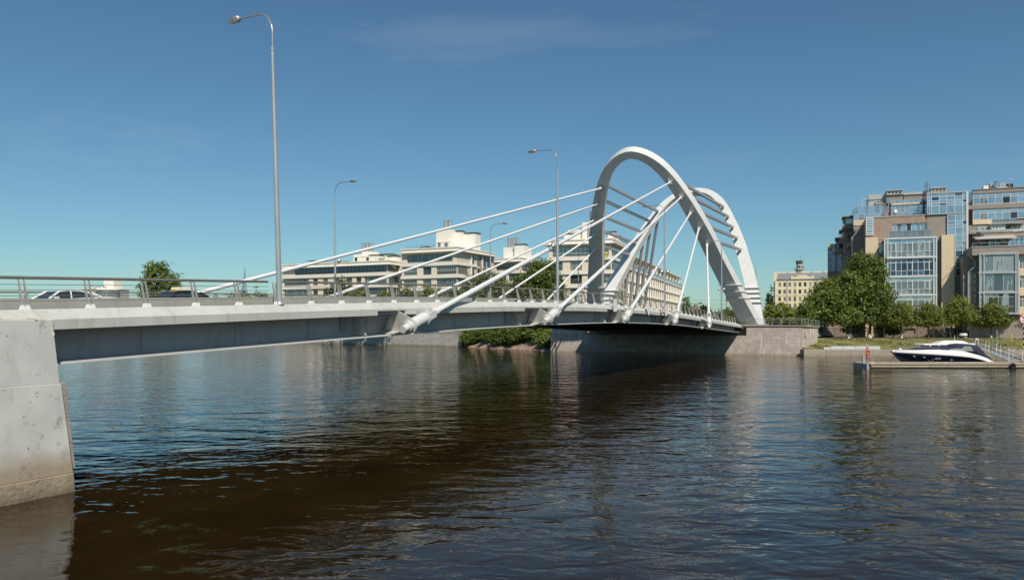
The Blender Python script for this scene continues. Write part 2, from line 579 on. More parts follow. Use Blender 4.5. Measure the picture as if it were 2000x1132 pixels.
M['frame_dark'] = mat('dark_window_frame', (0.05, 0.048, 0.045), 0.5, var=0.1, scale=3)
M['frame_lt'] = mat('pale_window_frame', (0.66, 0.66, 0.64), 0.45, var=0.06, scale=3)
M['frame_grey'] = mat('grey_window_frame', (0.48, 0.49, 0.50), 0.4, metal=0.2, var=0.06, scale=3)
M['glass_dark'] = mat_glass('dark_window_glass', (0.11, 0.13, 0.14), 0.55, rnd=0.6, col2=(0.36, 0.36, 0.33), cut=0.62)
M['glass_green'] = mat_glass('greenish_balcony_glass', (0.22, 0.27, 0.27), 0.5, rnd=0.35)
M['glass_room'] = mat_glass('loggia_glass', (0.20, 0.26, 0.30), 0.55, rnd=0.5, col2=(0.42, 0.42, 0.38), cut=0.55)
M['glass_blue'] = mat_glass('blue_mirror_glass', (0.50, 0.55, 0.58), 0.85, rnd=0.16)
M['glass_curtain'] = mat_glass('curtained_glass', (0.40, 0.44, 0.44), 0.3, 0.08, rnd=0.25, col2=(0.20, 0.24, 0.26), cut=0.5)
M['glass_navy'] = mat_glass('deep_blue_glass', (0.10, 0.14, 0.20), 0.75, rnd=0.45)
M['glass_rail'] = mat_glass('glass_balustrade', (0.22, 0.26, 0.27), 0.4, rnd=0.2)
M['brown_tile'] = mat_tiles('brown_facade_tiles', (0.37, 0.27, 0.21), (0.24, 0.175, 0.135), 0.62, 0.36, PH)
M['grey_tile'] = mat_tiles('grey_brown_tiles', (0.31, 0.265, 0.225), (0.22, 0.185, 0.16), 0.62, 0.36, PH, var=0.07)
M['cream_tile'] = mat_tiles('cream_facade_tiles', (0.72, 0.58, 0.40), (0.52, 0.41, 0.27), 0.62, 0.30, PH, var=0.035)
M['base_stone'] = mat_tiles('brown_base_stone', (0.33, 0.25, 0.20), (0.25, 0.19, 0.15), 0.6, 0.6, PH, var=0.05)
M['roof_panel'] = mat('pale_metal_roof_panel', (0.46, 0.46, 0.45), 0.5, metal=0.2, var=0.06, scale=1.0)
M['vent_grey'] = mat('vent_box_render', (0.42, 0.41, 0.38), 0.7, var=0.06, scale=1.5)
M['yellow_wall'] = mat('yellow_plaster', (0.76, 0.65, 0.44), 0.8, var=0.05, scale=0.4, detail=7)
M['tin_roof'] = mat('grey_tin_roof', (0.30, 0.30, 0.30), 0.5, metal=0.4, var=0.1, scale=0.8)
M['banner'] = mat('banner_cloth', (0.78, 0.74, 0.42), 0.8, var=0.04, scale=2)
M['banner_y'] = mat('yellow_banner_cloth', (0.72, 0.62, 0.06), 0.8, var=0.04, scale=2)
M['ink'] = mat('banner_ink', (0.05, 0.06, 0.04), 0.8, var=0.05, scale=4)
M['hull_navy'] = mat('navy_gelcoat', (0.006, 0.008, 0.026), 0.12, var=0.1, scale=1, coat=0.5)
M['gelcoat'] = mat('white_gelcoat', (0.78, 0.77, 0.74), 0.25, var=0.04, scale=1.5, coat=0.3)
M['canvas'] = mat('navy_canvas', (0.022, 0.026, 0.055), 0.85, var=0.15, scale=3, bump=0.01, bscale=6)
M['antifoul'] = mat('grey_boot_paint', (0.30, 0.31, 0.30), 0.6, var=0.15, scale=2)
M['screen'] = mat_glass('boat_windscreen', (0.10, 0.115, 0.12), 0.4, 0.05)
M['clear_vinyl'] = mat_glass('canopy_vinyl_window', (0.34, 0.34, 0.32), 0.15, 0.15)
M['chrome'] = mat('polished_steel', (0.6, 0.6, 0.6), 0.18, metal=0.9, var=0.05, scale=3)
M['timber'] = mat('weathered_timber', (0.36, 0.30, 0.22), 0.85, var=0.22, scale=2.0, stretch=(1, 1, 4), rnd=0.12)
M['timber_wet'] = mat('wet_brown_timber', (0.19, 0.105, 0.045), 0.7, var=0.2, scale=2)
M['orange'] = mat('orange_lifebuoy', (0.62, 0.09, 0.035), 0.5, var=0.08, scale=4)
M['rubber'] = mat('black_rubber', (0.012, 0.012, 0.012), 0.8, var=0.1, scale=5)
M['yellow'] = mat('yellow_bollard_paint', (0.62, 0.40, 0.05), 0.5, var=0.08, scale=5)
M['red'] = mat('sign_red_paint', (0.52, 0.05, 0.035), 0.5, var=0.05, scale=5)
M['sign_white'] = mat('sign_white_paint', (0.78, 0.74, 0.72), 0.5, var=0.04, scale=5)
M['black'] = mat('black_paint', (0.02, 0.02, 0.02), 0.5, var=0.05, scale=5)
M['car_white'] = mat('white_car_paint', (0.78, 0.78, 0.77), 0.25, var=0.02, scale=1, coat=0.6)
M['car_navy'] = mat('dark_car_paint', (0.012, 0.014, 0.022), 0.2, var=0.05, scale=1, coat=0.7)
M['car_blue'] = mat('blue_car_paint', (0.016, 0.022, 0.055), 0.2, var=0.05, scale=1, coat=0.7)
M['car_glass'] = mat_glass('car_glass', (0.06, 0.085, 0.09), 0.45, 0.03)
M['tyre'] = mat('tyre_rubber', (0.02, 0.02, 0.02), 0.85, var=0.1, scale=5)
M['headlamp'] = mat_glass('headlamp_lens', (0.6, 0.6, 0.58), 0.3, 0.08)
M['tail'] = mat('tail_lamp_lens', (0.5, 0.02, 0.015), 0.2, var=0.03, scale=4)
M['taxi_sign'] = mat('taxi_roof_sign_plastic', (0.72, 0.66, 0.42), 0.4, var=0.03, scale=4)
M['skin'] = mat('skin', (0.46, 0.27, 0.19), 0.55, var=0.05, scale=8)
M['hair'] = mat('dark_hair', (0.03, 0.022, 0.016), 0.6, var=0.1, scale=20)
M['cloth_white'] = mat('white_shirt_cloth', (0.72, 0.72, 0.72), 0.85, var=0.06, scale=8)
M['cloth_red'] = mat('red_shirt_cloth', (0.48, 0.05, 0.045), 0.85, var=0.06, scale=8)
M['cloth_pale'] = mat('pale_trouser_cloth', (0.50, 0.52, 0.54), 0.85, var=0.06, scale=8)
M['cloth_dark'] = mat('dark_trouser_cloth', (0.04, 0.045, 0.06), 0.85, var=0.06, scale=8)
M['chimney_red'] = mat('chimney_brick_red', (0.20, 0.075, 0.055), 0.85, var=0.1, scale=1)
M['chimney_white'] = mat('chimney_white_band', (0.50, 0.46, 0.43), 0.85, var=0.1, scale=1)
M['hazed_tower_glass'] = mat_glass('hazed_tower_glass', (0.34, 0.39, 0.46), 0.3, 0.25, rnd=0.05)  # blue-grey glass, with the haze of distance put into the colour

# ------------------------------------------------------------------ helpers
WM = {}     # world matrices of everything placed

def put(o, parent=None, mw=None):
    mw = mw if mw is not None else Matrix.Identity(4)
    COL.objects.link(o)
    if parent is not None:
        o.parent = parent
        o.matrix_basis = WM[parent.name].inverted() @ mw
    else:
        o.matrix_basis = mw
    WM[o.name] = mw
    return o

def tag(o, label=None, cat=None, group=None, kind=None):
    if label: o['label'] = label
    if cat: o['category'] = cat
    if group: o['group'] = group
    if kind: o['kind'] = kind
    return o

def thing(name, loc, label, cat, group=None, rz=0.0):
    o = bpy.data.objects.new(name, None)
    o.empty_display_size = 0.5
    put(o, None, Matrix.Translation(Vector(loc)) @ Matrix.Rotation(rz, 4, 'Z'))
    return tag(o, label, cat, group)

class MB:
    """collects faces in world coordinates (or local ones for shared meshes) and links them as one mesh object"""
    def __init__(self):
        self.v = []; self.f = []
    def face(self, *pts):
        n = len(self.v)
        self.v += [tuple(p) for p in pts]
        self.f.append(tuple(range(n, n + len(pts))))
        return self
    def hexa(self, b, t):
        n = len(self.v)
        self.v += [tuple(p) for p in b] + [tuple(p) for p in t]
        k = len(b)
        self.f.append(tuple(n + i for i in reversed(range(k))))
        self.f.append(tuple(n + k + i for i in range(k)))
        for i in range(k):
            j = (i + 1) % k
            self.f.append((n + i, n + j, n + k + j, n + k + i))
        return self
    def box(self, x0, x1, y0, y1, z0, z1, fr=None):
        P = (lambda a, b, c: fr.P(a, b, c)) if fr else (lambda a, b, c: (a, b, c))
        return self.hexa([P(x0, y0, z0), P(x1, y0, z0), P(x1, y1, z0), P(x0, y1, z0)],
                         [P(x0, y0, z1), P(x1, y0, z1), P(x1, y1, z1), P(x0, y1, z1)])
    def tube(self, pts, rad, n=8, caps=True, sq=None):
        """round tube; rad number or list; sq=(a,b) makes it a rectangular bar of half-widths a (sideways), b"""
        pts = [Vector(p) for p in pts]
        if not isinstance(rad, (list, tuple)): rad = [rad] * len(pts)
        base = len(self.v)
        m = 4 if sq else n
        for i, p in enumerate(pts):
            a = pts[max(0, i - 1)]; c = pts[min(len(pts) - 1, i + 1)]
            d = (c - a).normalized()
            up = Vector((0, 0, 1)) if abs(d.z) < 0.95 else Vector((0, 1, 0))
            x = d.cross(up).normalized(); y = x.cross(d).normalized()
            if sq:
                for (q, r) in ((-1, -1), (1, -1), (1, 1), (-1, 1)):
                    self.v.append(tuple(p + x * q * sq[0] + y * r * sq[1]))
            else:
                for k in range(n):
                    w = 2 * math.pi * k / n
                    self.v.append(tuple(p + x * math.cos(w) * rad[i] + y * math.sin(w) * rad[i]))
        for i in range(len(pts) - 1):
            for k in range(m):
                k2 = (k + 1) % m
                self.f.append((base + i * m + k, base + i * m + k2, base + (i + 1) * m + k2, base + (i + 1) * m + k))
        if caps:
            self.f.append(tuple(base + k for k in reversed(range(m))))
            self.f.append(tuple(base + (len(pts) - 1) * m + k for k in range(m)))
        return self
    def loft(self, secs, closed=True, caps=True):
        base = len(self.v); m = len(secs[0])
        for s_ in secs: self.v += [tuple(p) for p in s_]
        for i in range(len(secs) - 1):
            for k in range(m if closed else m - 1):
                k2 = (k + 1) % m
                self.f.append((base + i * m + k, base + i * m + k2, base + (i + 1) * m + k2, base + (i + 1) * m + k))
        if caps and closed:
            self.f.append(tuple(base + k for k in reversed(range(m))))
            self.f.append(tuple(base + (len(secs) - 1) * m + k for k in range(m)))
        return self
    def lathe(self, c, prof, n=12, axis='z'):
        secs = []
        for (r, h) in prof:
            ring = []
            for k in range(n):
                w = 2 * math.pi * k / n
                if axis == 'z': ring.append((c[0] + r * math.cos(w), c[1] + r * math.sin(w), c[2] + h))
                elif axis == 'y': ring.append((c[0] + r * math.cos(w), c[1] + h, c[2] + r * math.sin(w)))
                else: ring.append((c[0] + h, c[1] + r * math.cos(w), c[2] + r * math.sin(w)))
            secs.append(ring)
        return self.loft(secs)
    def mesh(self, name, m, smooth=False, inv=None):
        me = bpy.data.meshes.new(name)
        vs = self.v
        if inv is not None:
            a = np.array(vs, dtype=float)
            mi = np.array(inv)
            vs = (a @ mi[:3, :3].T + mi[:3, 3]).tolist()
        me.from_pydata(vs, [], self.f)
        me.materials.append(m)
        me.update()
        import bmesh
        bm = bmesh.new(); bm.from_mesh(me)
        bmesh.ops.recalc_face_normals(bm, faces=bm.faces)
        bm.to_mesh(me); bm.free()
        if smooth:
            me.polygons.foreach_set('use_smooth', [True] * len(me.polygons))
            me.set_sharp_from_angle(angle=R(38))
        return me
    def build(self, name, m, parent=None, smooth=False, bevel=0.0, origin=None):
        """verts are world coordinates"""
        if origin is not None: mw = Matrix.Translation(Vector(origin))
        elif parent is not None: mw = WM[parent.name].copy()
        else: mw = Matrix.Identity(4)
        me = self.mesh(name, m, smooth, mw.inverted())
        o = bpy.data.objects.new(name, me)
        put(o, parent, mw)
        if bevel:
            b = o.modifiers.new('edge', 'BEVEL')
            b.width = bevel; b.segments = 1; b.limit_method = 'ANGLE'; b.angle_limit = R(40)
        return o

def place(name, me, parent, mw):
    return put(bpy.data.objects.new(name, me), parent, mw)

class Fr:
    """a building's own axes: p along the front, v into the building, z up"""
    def __init__(self, ox, oy, ang):
        self.o = Vector((ox, oy, 0)); self.ang = ang
        self.e = Vector((math.cos(ang), math.sin(ang), 0)); self.n = Vector((-math.sin(ang), math.cos(ang), 0))
        self.m = Matrix.Translation(self.o) @ Matrix.Rotation(ang, 4, 'Z')
    def P(self, p, v, z):
        return self.o + self.e * p + self.n * v + Vector((0, 0, z))
    def M(self, p, v, z, rz=0.0):
        return self.m @ Matrix.Translation((p, v, z)) @ Matrix.Rotation(rz, 4, 'Z')

# bridge axes: s along the deck away from the near bank, t across the deck away from the camera
TH = math.atan2(0.452, 0.892)
A2 = Vector((math.sin(TH), math.cos(TH), 0)); N2 = Vector((-math.cos(TH), math.sin(TH), 0))
def B(s, t, z): return A2 * s + N2 * t + Vector((0, 0, z))
class BFr:
    def P(self, s, t, z): return B(s, t, z)
BF = BFr()
BANG = math.atan2(A2.y, A2.x)
def BM(s, t, z, rz=0.0): return Matrix.Translation(B(s, t, z)) @ Matrix.Rotation(BANG + rz, 4, 'Z')

_kn = np.array([[-40, 4.3], [-15, 5.0], [0, 5.45], [15, 5.95], [26, 6.3], [41, 6.78], [57, 7.12], [70, 7.2], [80, 7.1], [90, 6.85], [106, 6.35], [120, 5.85], [135, 5.3], [150, 5.0], [175, 4.9]])
_poly = np.polyfit(_kn[:, 0], _kn[:, 1], 6)
def zd(s):
    return float(np.polyval(_poly, s))
def gd(s): return float(np.interp(s, [15, 60, 95, 135], [1.76, 1.70, 1.48, 1.40]))
TE, TW = 24.3, 51.7          # the two edges of the deck
TC = 0.5 * (TE + TW)

# ------------------------------------------------------------------ river and land
water = MB()
water.face((-5000, -60, 0), (5000, -60, 0), (5000, 9000, 0), (-5000, 9000, 0))
tag(water.build('river', M['water']), 'dark brown rippled river reflecting the sky', None, None, 'structure')

def bw(s, t, z): return B(s, t, z)
gr = MB()
pts = [(6000, 150, 2.6), (44, 150, 2.6)] + [tuple(B(s, t, 2.6)) for s, t in ((150, 19), (141, 30), (141, 58), (142, 62), (156, 89), (163, 134), (176, 300), (330, 1500))] + [(-6000, 3500, 2.6), (-6000, 8800, 2.6), (6000, 8800, 2.6)]
gr.face(*pts)
tag(gr.build('ground', M['earth']), 'flat ground of the far bank', None, None, 'structure')

# right bank: low quay, grass slope, strip of path
qx0, qx1 = 47.9, 320.0
prof = [(125.6, 1.22), (127.0, 1.40), (130.0, 1.75), (134.0, 2.25), (138.0, 2.58), (141.0, 2.66), (152.0, 2.68)]
gb = MB()
nx = 160
vs = []
for j, (yy, zz) in enumerate(prof):
    for i in range(nx + 1):
        x = 48.1 + (qx1 - 48.1) * (i / nx) ** 1.6
        k = 0.10 if 0 < j < 5 else 0.0
        vs.append((x, yy + (k * 4) * math.sin(x * 0.37 + j), zz + k * math.sin(x * 0.9 + j * 2.1) * math.cos(x * 0.23)))
gb.v = vs
for j in range(len(prof) - 1):
    for i in range(nx):
        a = j * (nx + 1) + i
        gb.f.append((a, a + 1, a + nx + 2, a + nx + 1))
tag(gb.build('grass_bank', M['grass'], smooth=True), 'sloping grass bank with dry patches below the residential building', None, None, 'structure')
pb = MB()
for i in range(60):
    x0, x1 = 47 + i * 4, 51 + i * 4
    w = 0.25 * math.sin(i * 0.7)
    pb.face((x0, 138.9 + w, 2.69), (x1, 138.9 + 0.25 * math.sin((i + 1) * 0.7), 2.69), (x1, 139.7 + 0.25 * math.sin((i + 1) * 0.7), 2.70), (x0, 139.7 + w, 2.70))
tag(pb.build('footpath', M['path']), 'narrow trodden earth path along the top of the grass bank', None, None, 'structure')
# grass tufts
rng = np.random.default_rng(3)
nt = 16000
tx = 50 + rng.random(nt) ** 1.2 * 86
ty = 126 + rng.random(nt) * 23
tz = np.interp(ty, [p[0] for p in prof], [p[1] for p in prof])
ok = (np.abs(ty - 139.3) > 0.7)
tx, ty, tz = tx[ok], ty[ok], tz[ok]
nt = len(tx)
hh = 0.05 + rng.random(nt) * 0.13
ww = 0.05 + rng.random(nt) * 0.12
an = rng.random(nt) * math.pi
V = np.zeros((nt, 3, 3))
V[:, 0] = np.stack([tx - ww * np.cos(an), ty - ww * np.sin(an), tz - 0.08], 1)
V[:, 1] = np.stack([tx + ww * np.cos(an), ty + ww * np.sin(an), tz - 0.08], 1)
V[:, 2] = np.stack([tx + rng.normal(0, 0.12, nt), ty - 0.1, tz + hh], 1)
me = bpy.data.meshes.new('grass')
me.from_pydata(V.reshape(-1, 3).tolist(), [], np.arange(nt * 3).reshape(-1, 3).tolist())
me.materials.append(M['tuft'])
tag(put(bpy.data.objects.new('grass', me)), 'tufts of half-dry grass on the bank', None, None, 'stuff')

lq = thing('low_quay', (90, 124, 0), 'low stained concrete quay under the grass bank by the moored boats', 'quay')
x = qx0 - 0.6
i = 0
while x < 150:
    L_ = 3.6 + 0.5 * math.sin(i * 2.3)
    MB().box(x, x + L_ - 0.03, 124.4 + 0.02 * math.sin(i * 5), 125.2, -0.8, 1.12 + 0.02 * math.sin(i * 3.1)).build('quay_block', M['low_quay'], lq, bevel=0.03)
    x += L_; i += 1
MB().box(qx0 - 0.5, 320, 124.55, 126.4, -0.8, 1.17).build('quay_core', M['low_quay'], lq)
for i in range(5):
    x = 49.9 + i * 2.02
    w_ = (1.05, 2.0, 2.0, 2.0, 1.6)[i] if i else 1.0
    o = MB().box(x + (0.9 if i == 0 else 0), x + 1.97, 125.0, 125.6, 1.18, 1.18 + (0.34 if i == 0 else 0.5)).build('concrete_slab', (M['slab']), None, bevel=0.02, origin=(x + 1, 124.2, 1.15))
    tag(o, ['small pale concrete slab at the abutment end of the row on the quay', 'second pale concrete slab of the quay row, counted from the abutment', 'middle pale concrete slab in the row lying on the low quay', 'fourth pale concrete slab of the quay row, counted from the abutment', 'pale concrete slab of the quay row nearest the lifebuoy post'][i], 'slab', 'pale slabs lying along the low quay')

# left bank: stone quay wall, stony shore with bushes
def wall_blocks(parent, name, p0, p1, z0, z1, rows, bw_, mats, batter=0.0, depth=0.35, seed=1, flare=None, skip=None):
    """courses of separate blocks between two plan points; the face leans back by batter per metre of height"""
    r_ = random.Random(seed)
    p0, p1 = Vector((*p0, 0)), Vector((*p1, 0))
    d = (p1 - p0); Ln = d.length; d = d / Ln
    nrm = Vector((d.y, -d.x, 0))           # towards the water
    h = (z1 - z0) / rows
    out = []
    for k in range(rows):
        za, zb = z0 + k * h, z0 + (k + 1) * h
        x = -(bw_ * 0.5 if k % 2 else 0.0)
        while x < Ln - 0.05:
            L_ = bw_ * (0.88 + 0.24 * r_.random())
            xa, xb = max(0, x), min(Ln, x + L_)
            if Ln - xb < bw_ * 0.3: xb = Ln
            if xb - xa > 0.12:
                pr = 0.012 * r_.random()
                g_ = 0.008
                def q(xx, zz, back):
                    return p0 + d * xx + nrm * (pr - batter * (zz - z0)) * (0 if back else 1) + nrm * (-depth - batter * (zz - z0) if back else 0) + Vector((0, 0, zz))
                mb = MB()
                mb.hexa([q(xa + g_, za + g_, 0), q(xb - g_, za + g_, 0), q(xb - g_, za + g_, 1), q(xa + g_, za + g_, 1)],
                        [q(xa + g_, zb - g_, 0), q(xb - g_, zb - g_, 0), q(xb - g_, zb - g_, 1), q(xa + g_, zb - g_, 1)])
                out.append(mb.build(name, mats, parent))
            x = xb
    return out

def wall_core(parent, p0, p1, z0, z1, m, batter=0.0, back=0.04, depth=1.2, name='wall_core'):
    p0, p1 = Vector((*p0, 0)), Vector((*p1, 0))
    d = (p1 - p0).normalized(); nrm = Vector((d.y, -d.x, 0))
    def q(p, off, z): return p - nrm * (off + batter * (z - z0)) + Vector((0, 0, z))
    return MB().hexa([q(p0, back, z0), q(p1, back, z0), q(p1, depth, z0), q(p0, depth, z0)],
                     [q(p0, back, z1), q(p1, back, z1), q(p1, depth, z1), q(p0, depth, z1)]).build(name, m, parent)

def xy(s, t): p = B(s, t, 0); return (p.x, p.y)
qa, qb, qc = xy(157.6, 133.7), xy(150.8, 89.5), xy(176, 300)
qw = thing('stone_quay_wall', (*qb, 0), 'pale stone quay wall at the water beyond the bridge', 'quay wall')
wall_core(qw, qa, qb, -0.8, 3.38, M['mortar'], 0.06)
wall_blocks(qw, 'stone_block', qa, qb, -0.2, 3.1, 6, 1.5, M['quay_stone'], 0.06, seed=5)
wall_core(qw, qa, qb, 3.1, 3.42, M['quay_stone'], 0, back=0.12, depth=1.5, name='coping')
wall_core(qw, qc, qa, -0.8, 3.4, M['quay_stone'], 0.06, back=0.0, name='far_wall')
ls = MB()
ls.face(*[tuple(B(s, t, 3.36)) for s, t in ((151.2, 89.5), (158.0, 134), (176.5, 300), (420, 300), (420, 62), (150, 62))])
tag(ls.build('embankment', M['earth']), 'embankment land behind the stone quay wall', None, None, 'structure')
# stony shore
sm = MB(); gx, gy = 34, 9
r_ = random.Random(11)
vv = []
for j in range(gy):
    for i in range(gx):
        t = 58.5 + (91.0 - 58.5) * i / (gx - 1)
        s = 136.0 + 0.48 * (t - 60) + j * 1.3 + 0.8 * math.sin(t * 0.45) - 0.5
        z = -0.5 + j * 0.50 + (r_.random() - 0.5) * 0.35
        vv.append(tuple(B(s, t, z)))
sm.v = vv
for j in range(gy - 1):
    for i in range(gx - 1):
        a = j * gx + i
        sm.f.append((a, a + 1, a + gx + 1, a + gx))
tag(sm.build('shore', M['rubble']), 'reddish stony shore between abutment and quay wall', None, None, 'structure')
rv, rf = [], []
for k in range(700):
    t = 59.5 + r_.random() * 30; j = r_.random() * 3.6
    s = 136.0 + 0.48 * (t - 60) + j * 1.3 + 0.8 * math.sin(t * 0.45) - 0.5
    c = B(s, t, -0.5 + j * 0.5); q = 0.08 + 0.16 * r_.random()
    n0 = len(rv)
    for a_ in range(5):
        w = a_ * 1.2566 + r_.random()
        rv.append((c.x + q * math.cos(w), c.y + q * math.sin(w), c.z - 0.06))
    rv.append((c.x, c.y, c.z + q * 0.9))
    rf += [(n0 + a_, n0 + (a_ + 1) % 5, n0 + 5) for a_ in range(5)]
me = bpy.data.meshes.new('pebbles'); me.from_pydata(rv, [], rf); me.materials.append(M['rubble'])
tag(put(bpy.data.objects.new('pebbles', me)), 'loose reddish stones on the shore', None, None, 'stuff')

# near bank, behind and under the photographer
nb = MB()
nb.hexa([B(-60, -60, -0.6), B(2.0, -60, -0.6), B(2.0, 23.6, -0.6), B(-60, 23.6, -0.6)], [B(-60, -60, 3.7), B(2.0, -60, 3.7), B(2.0, 23.6, 3.7), B(-60, 23.6, 3.7)])
tag(nb.build('embankment', M['walkway']), 'near bank quay where the viewer stands', None, None, 'structure')
ar = MB()
for s0 in range(-60, 14, 2):
    s1 = min(s0 + 2, 14.6)
    ar.hexa([B(s0, 26, 2), B(s1, 26, 2), B(s1, 60, 2), B(s0, 60, 2)], [B(s0, 26, zd(s0) - 0.35), B(s1, 26, zd(s1) - 0.35), B(s1, 60, zd(s1) - 0.35), B(s0, 60, zd(s0) - 0.35)])
tag(ar.build('road', M['asphalt']), 'approach road of the near bank', None, None, 'structure')

# ------------------------------------------------------------------ near abutment
na = thing('near_abutment', B(15, 24.3, 0), 'pale weathered concrete wing wall of the near bridge abutment with brown waterline', 'abutment')
def wing(s_bot, s_top, t_face, t_back, z0, z1, bat=0.0, back_s=-40):
    mb = MB()
    mb.hexa([B(back_s, t_face - bat, z0), B(s_bot, t_face - bat, z0), B(s_bot, t_back, z0), B(back_s, t_back, z0)],
            [B(back_s, t_face, z1), B(s_top, t_face, z1), B(s_top, t_back, z1), B(back_s, t_back, z1)])
    return mb
wing(15.50, 15.27, 24.20, 53.0, 3.553, 5.60).build('upper_wall', M['concrete'], na, bevel=0.015)
wing(15.90, 15.54, 24.18, 53.0, 0.62, 3.55, 0.06).build('lower_wall', M['concrete'], na, bevel=0.015)
wing(16.02, 15.92, 24.10, 53.0, -1.5, 0.617, 0.16).build('wet_footing', M['concrete_rough'], na, bevel=0.03)
# ragged crumbling edge of the concrete
rr = random.Random(4)
ce = MB()
for k in range(46):
    z = 0.3 + k * 0.112
    s_e = np.interp(z, [0.6, 3.55, 3.56, 5.47], [15.90, 15.54, 15.50, 15.27])
    if z > 5.4: break
    if rr.random() < 0.6: continue
    c = B(s_e - 0.015, 24.2 + 0.03 * rr.random(), z + 0.05 * rr.random())
    q = 0.012 + 0.022 * rr.random() ** 2
    ce.hexa([c + Vector((q * a_, q * b_, -0.05)) for a_, b_ in ((-1, -1), (1, -.6), (.7, 1), (-1, .8))], [c + Vector((q * .7 * a_, q * .7 * b_, 0.07)) for a_, b_ in ((-1, -1), (1, -.6), (.7, 1), (-1, .8))])
tag(ce.build('crumbled_edge', M['concrete'], na), None, None, None, 'stuff')
# ragged top
ct = MB()
for k in range(60):
    s_ = 15.05 - k * 0.2
    q = 0.005 + 0.03 * rr.random()
    c = B(s_, 24.30, 5.60)
    ct.hexa([c + A2 * (0.1 * a_) + N2 * (0.08 * b_) for a_, b_ in ((-1, -1), (1, -1), (1, 1), (-1, 1))], [c + A2 * (0.08 * a_) + N2 * (0.06 * b_) + Vector((0, 0, q)) for a_, b_ in ((-1, -1), (1, -1), (1, 1), (-1, 1))])
tag(ct.build('crumbled_top', M['concrete_rough'], na), None, None, None, 'stuff')
# granite facing on the river side, seen edge-on: slabs one over the other
zz = [0.72, 1.55, 2.42, 3.1, 3.56]
for i in range(4):
    s0 = np.interp(zz[i], [0.62, 3.55], [15.90, 15.54]) + 0.012
    s1 = np.interp(zz[i + 1], [0.62, 3.55], [15.90, 15.54]) + 0.012
    for j in range(8):
        t0 = 24.26 + j * 3.4; t1 = t0 + 3.38
        MB().hexa([B(s0, t0, zz[i] + 0.008), B(s0 + 0.18, t0, zz[i] + 0.008), B(s0 + 0.18, t1, zz[i] + 0.008), B(s0, t1, zz[i] + 0.008)],
                  [B(s1, t0, zz[i + 1] - 0.008), B(s1 + 0.18, t0, zz[i + 1] - 0.008), B(s1 + 0.18, t1, zz[i + 1] - 0.008), B(s1, t1, zz[i + 1] - 0.008)]).build('granite_slab', M['granite_pink'], na, bevel=0.012)

# ------------------------------------------------------------------ far abutment
fa = thing('far_abutment', B(136, 37, 0), 'granite block abutment of the far bank with white lime streaks', 'abutment')
P2 = xy(134.7, 14.6); P1 = xy(134.7, 60.0)
bt = 0.10
wall_core(fa, P1, P2, -0.8, 3.3, M['mortar'], bt, back=0.03, depth=2.0)
# beside the deck the wall goes on up to the parapet
for (ta, tb, nm) in ((23.6, 14.6, 'parapet_core'), (60.0, 53.0, 'parapet_core')):
    wall_core(fa, xy(134.7 + bt * 3.5, ta), xy(134.7 + bt * 3.5, tb), 2.7, 4.98, M['mortar'], bt, back=0.03, depth=2.0, name=nm)
wall_blocks(fa, 'granite_block', P1, P2, -0.35, 3.3, 6, 1.35, M['granite'], bt, seed=9)
wall_blocks(fa, 'granite_block', xy(134.7 + bt * 3.65, 23.6), xy(134.7 + bt * 3.65, 14.6), 3.3, 4.85, 2, 1.5, M['granite'], bt, seed=10)
wall_blocks(fa, 'granite_block', xy(134.7 + bt * 3.65, 60.0), xy(134.7 + bt * 3.65, 53.0), 3.3, 4.85, 2, 1.5, M['granite'], bt, seed=12)
# side wall, splayed out to the right, falling with the bank
sb0, sb1 = B(134.7, 14.6, 0), B(141.5, 12.9, 0)
st0, st1 = B(135.2, 14.75, 0), B(142.5, 12.8, 0)
MB().hexa([sb0 + Vector((0, 0, -0.5)), sb1 + Vector((0, 0, -0.5)), B(141.5, 15, -0.5), B(135, 15.5, -0.5)],
          [st0 + Vector((0, 0, 4.86)), st1 + Vector((0, 0, 4.62)), B(142.5, 15, 4.62), B(135.4, 15.5, 4.86)]).build('side_wall', M['granite'], fa, bevel=0.03)
for (t0, t1) in ((23.9, 14.5), (60.2, 52.6)):
    n_ = 4
    for k in range(n_):
        a_, b_ = t0 + (t1 - t0) * k / n_, t0 + (t1 - t0) * (k + 1) / n_
        MB().hexa([B(135.05, a_, 4.87), B(135.05, b_ + 0.02, 4.87), B(136.6, b_ + 0.02, 4.87), B(136.6, a_, 4.87)],
                  [B(135.05, a_, 5.1), B(135.05, b_ + 0.02, 5.1), B(136.6, b_ + 0.02, 5.1), B(136.6, a_, 5.1)]).build('coping_stone', M['granite_pink'], fa, bevel=0.03)
MB().hexa([B(135.1, 14.48, 4.87), B(142.6, 12.6, 4.64), B(142.6, 14.5, 4.64), B(136.6, 15.2, 4.87)], [B(135.1, 14.48, 5.1), B(142.6, 12.6, 4.86), B(142.6, 14.5, 4.86), B(136.6, 15.2, 5.1)]).build('coping_stone', M['granite_pink'], fa, bevel=0.03)
ft = MB()
ft.hexa([B(136.2, 14.2, 3), B(176, 12, 3), B(176, 63, 3), B(136.2, 60, 3)], [B(136.2, 14.6, 5.02), B(176, 13, 4.6), B(176, 62, 4.6), B(136.2, 59.8, 5.02)])
ft.build('terrace_fill', M['walkway'], fa)
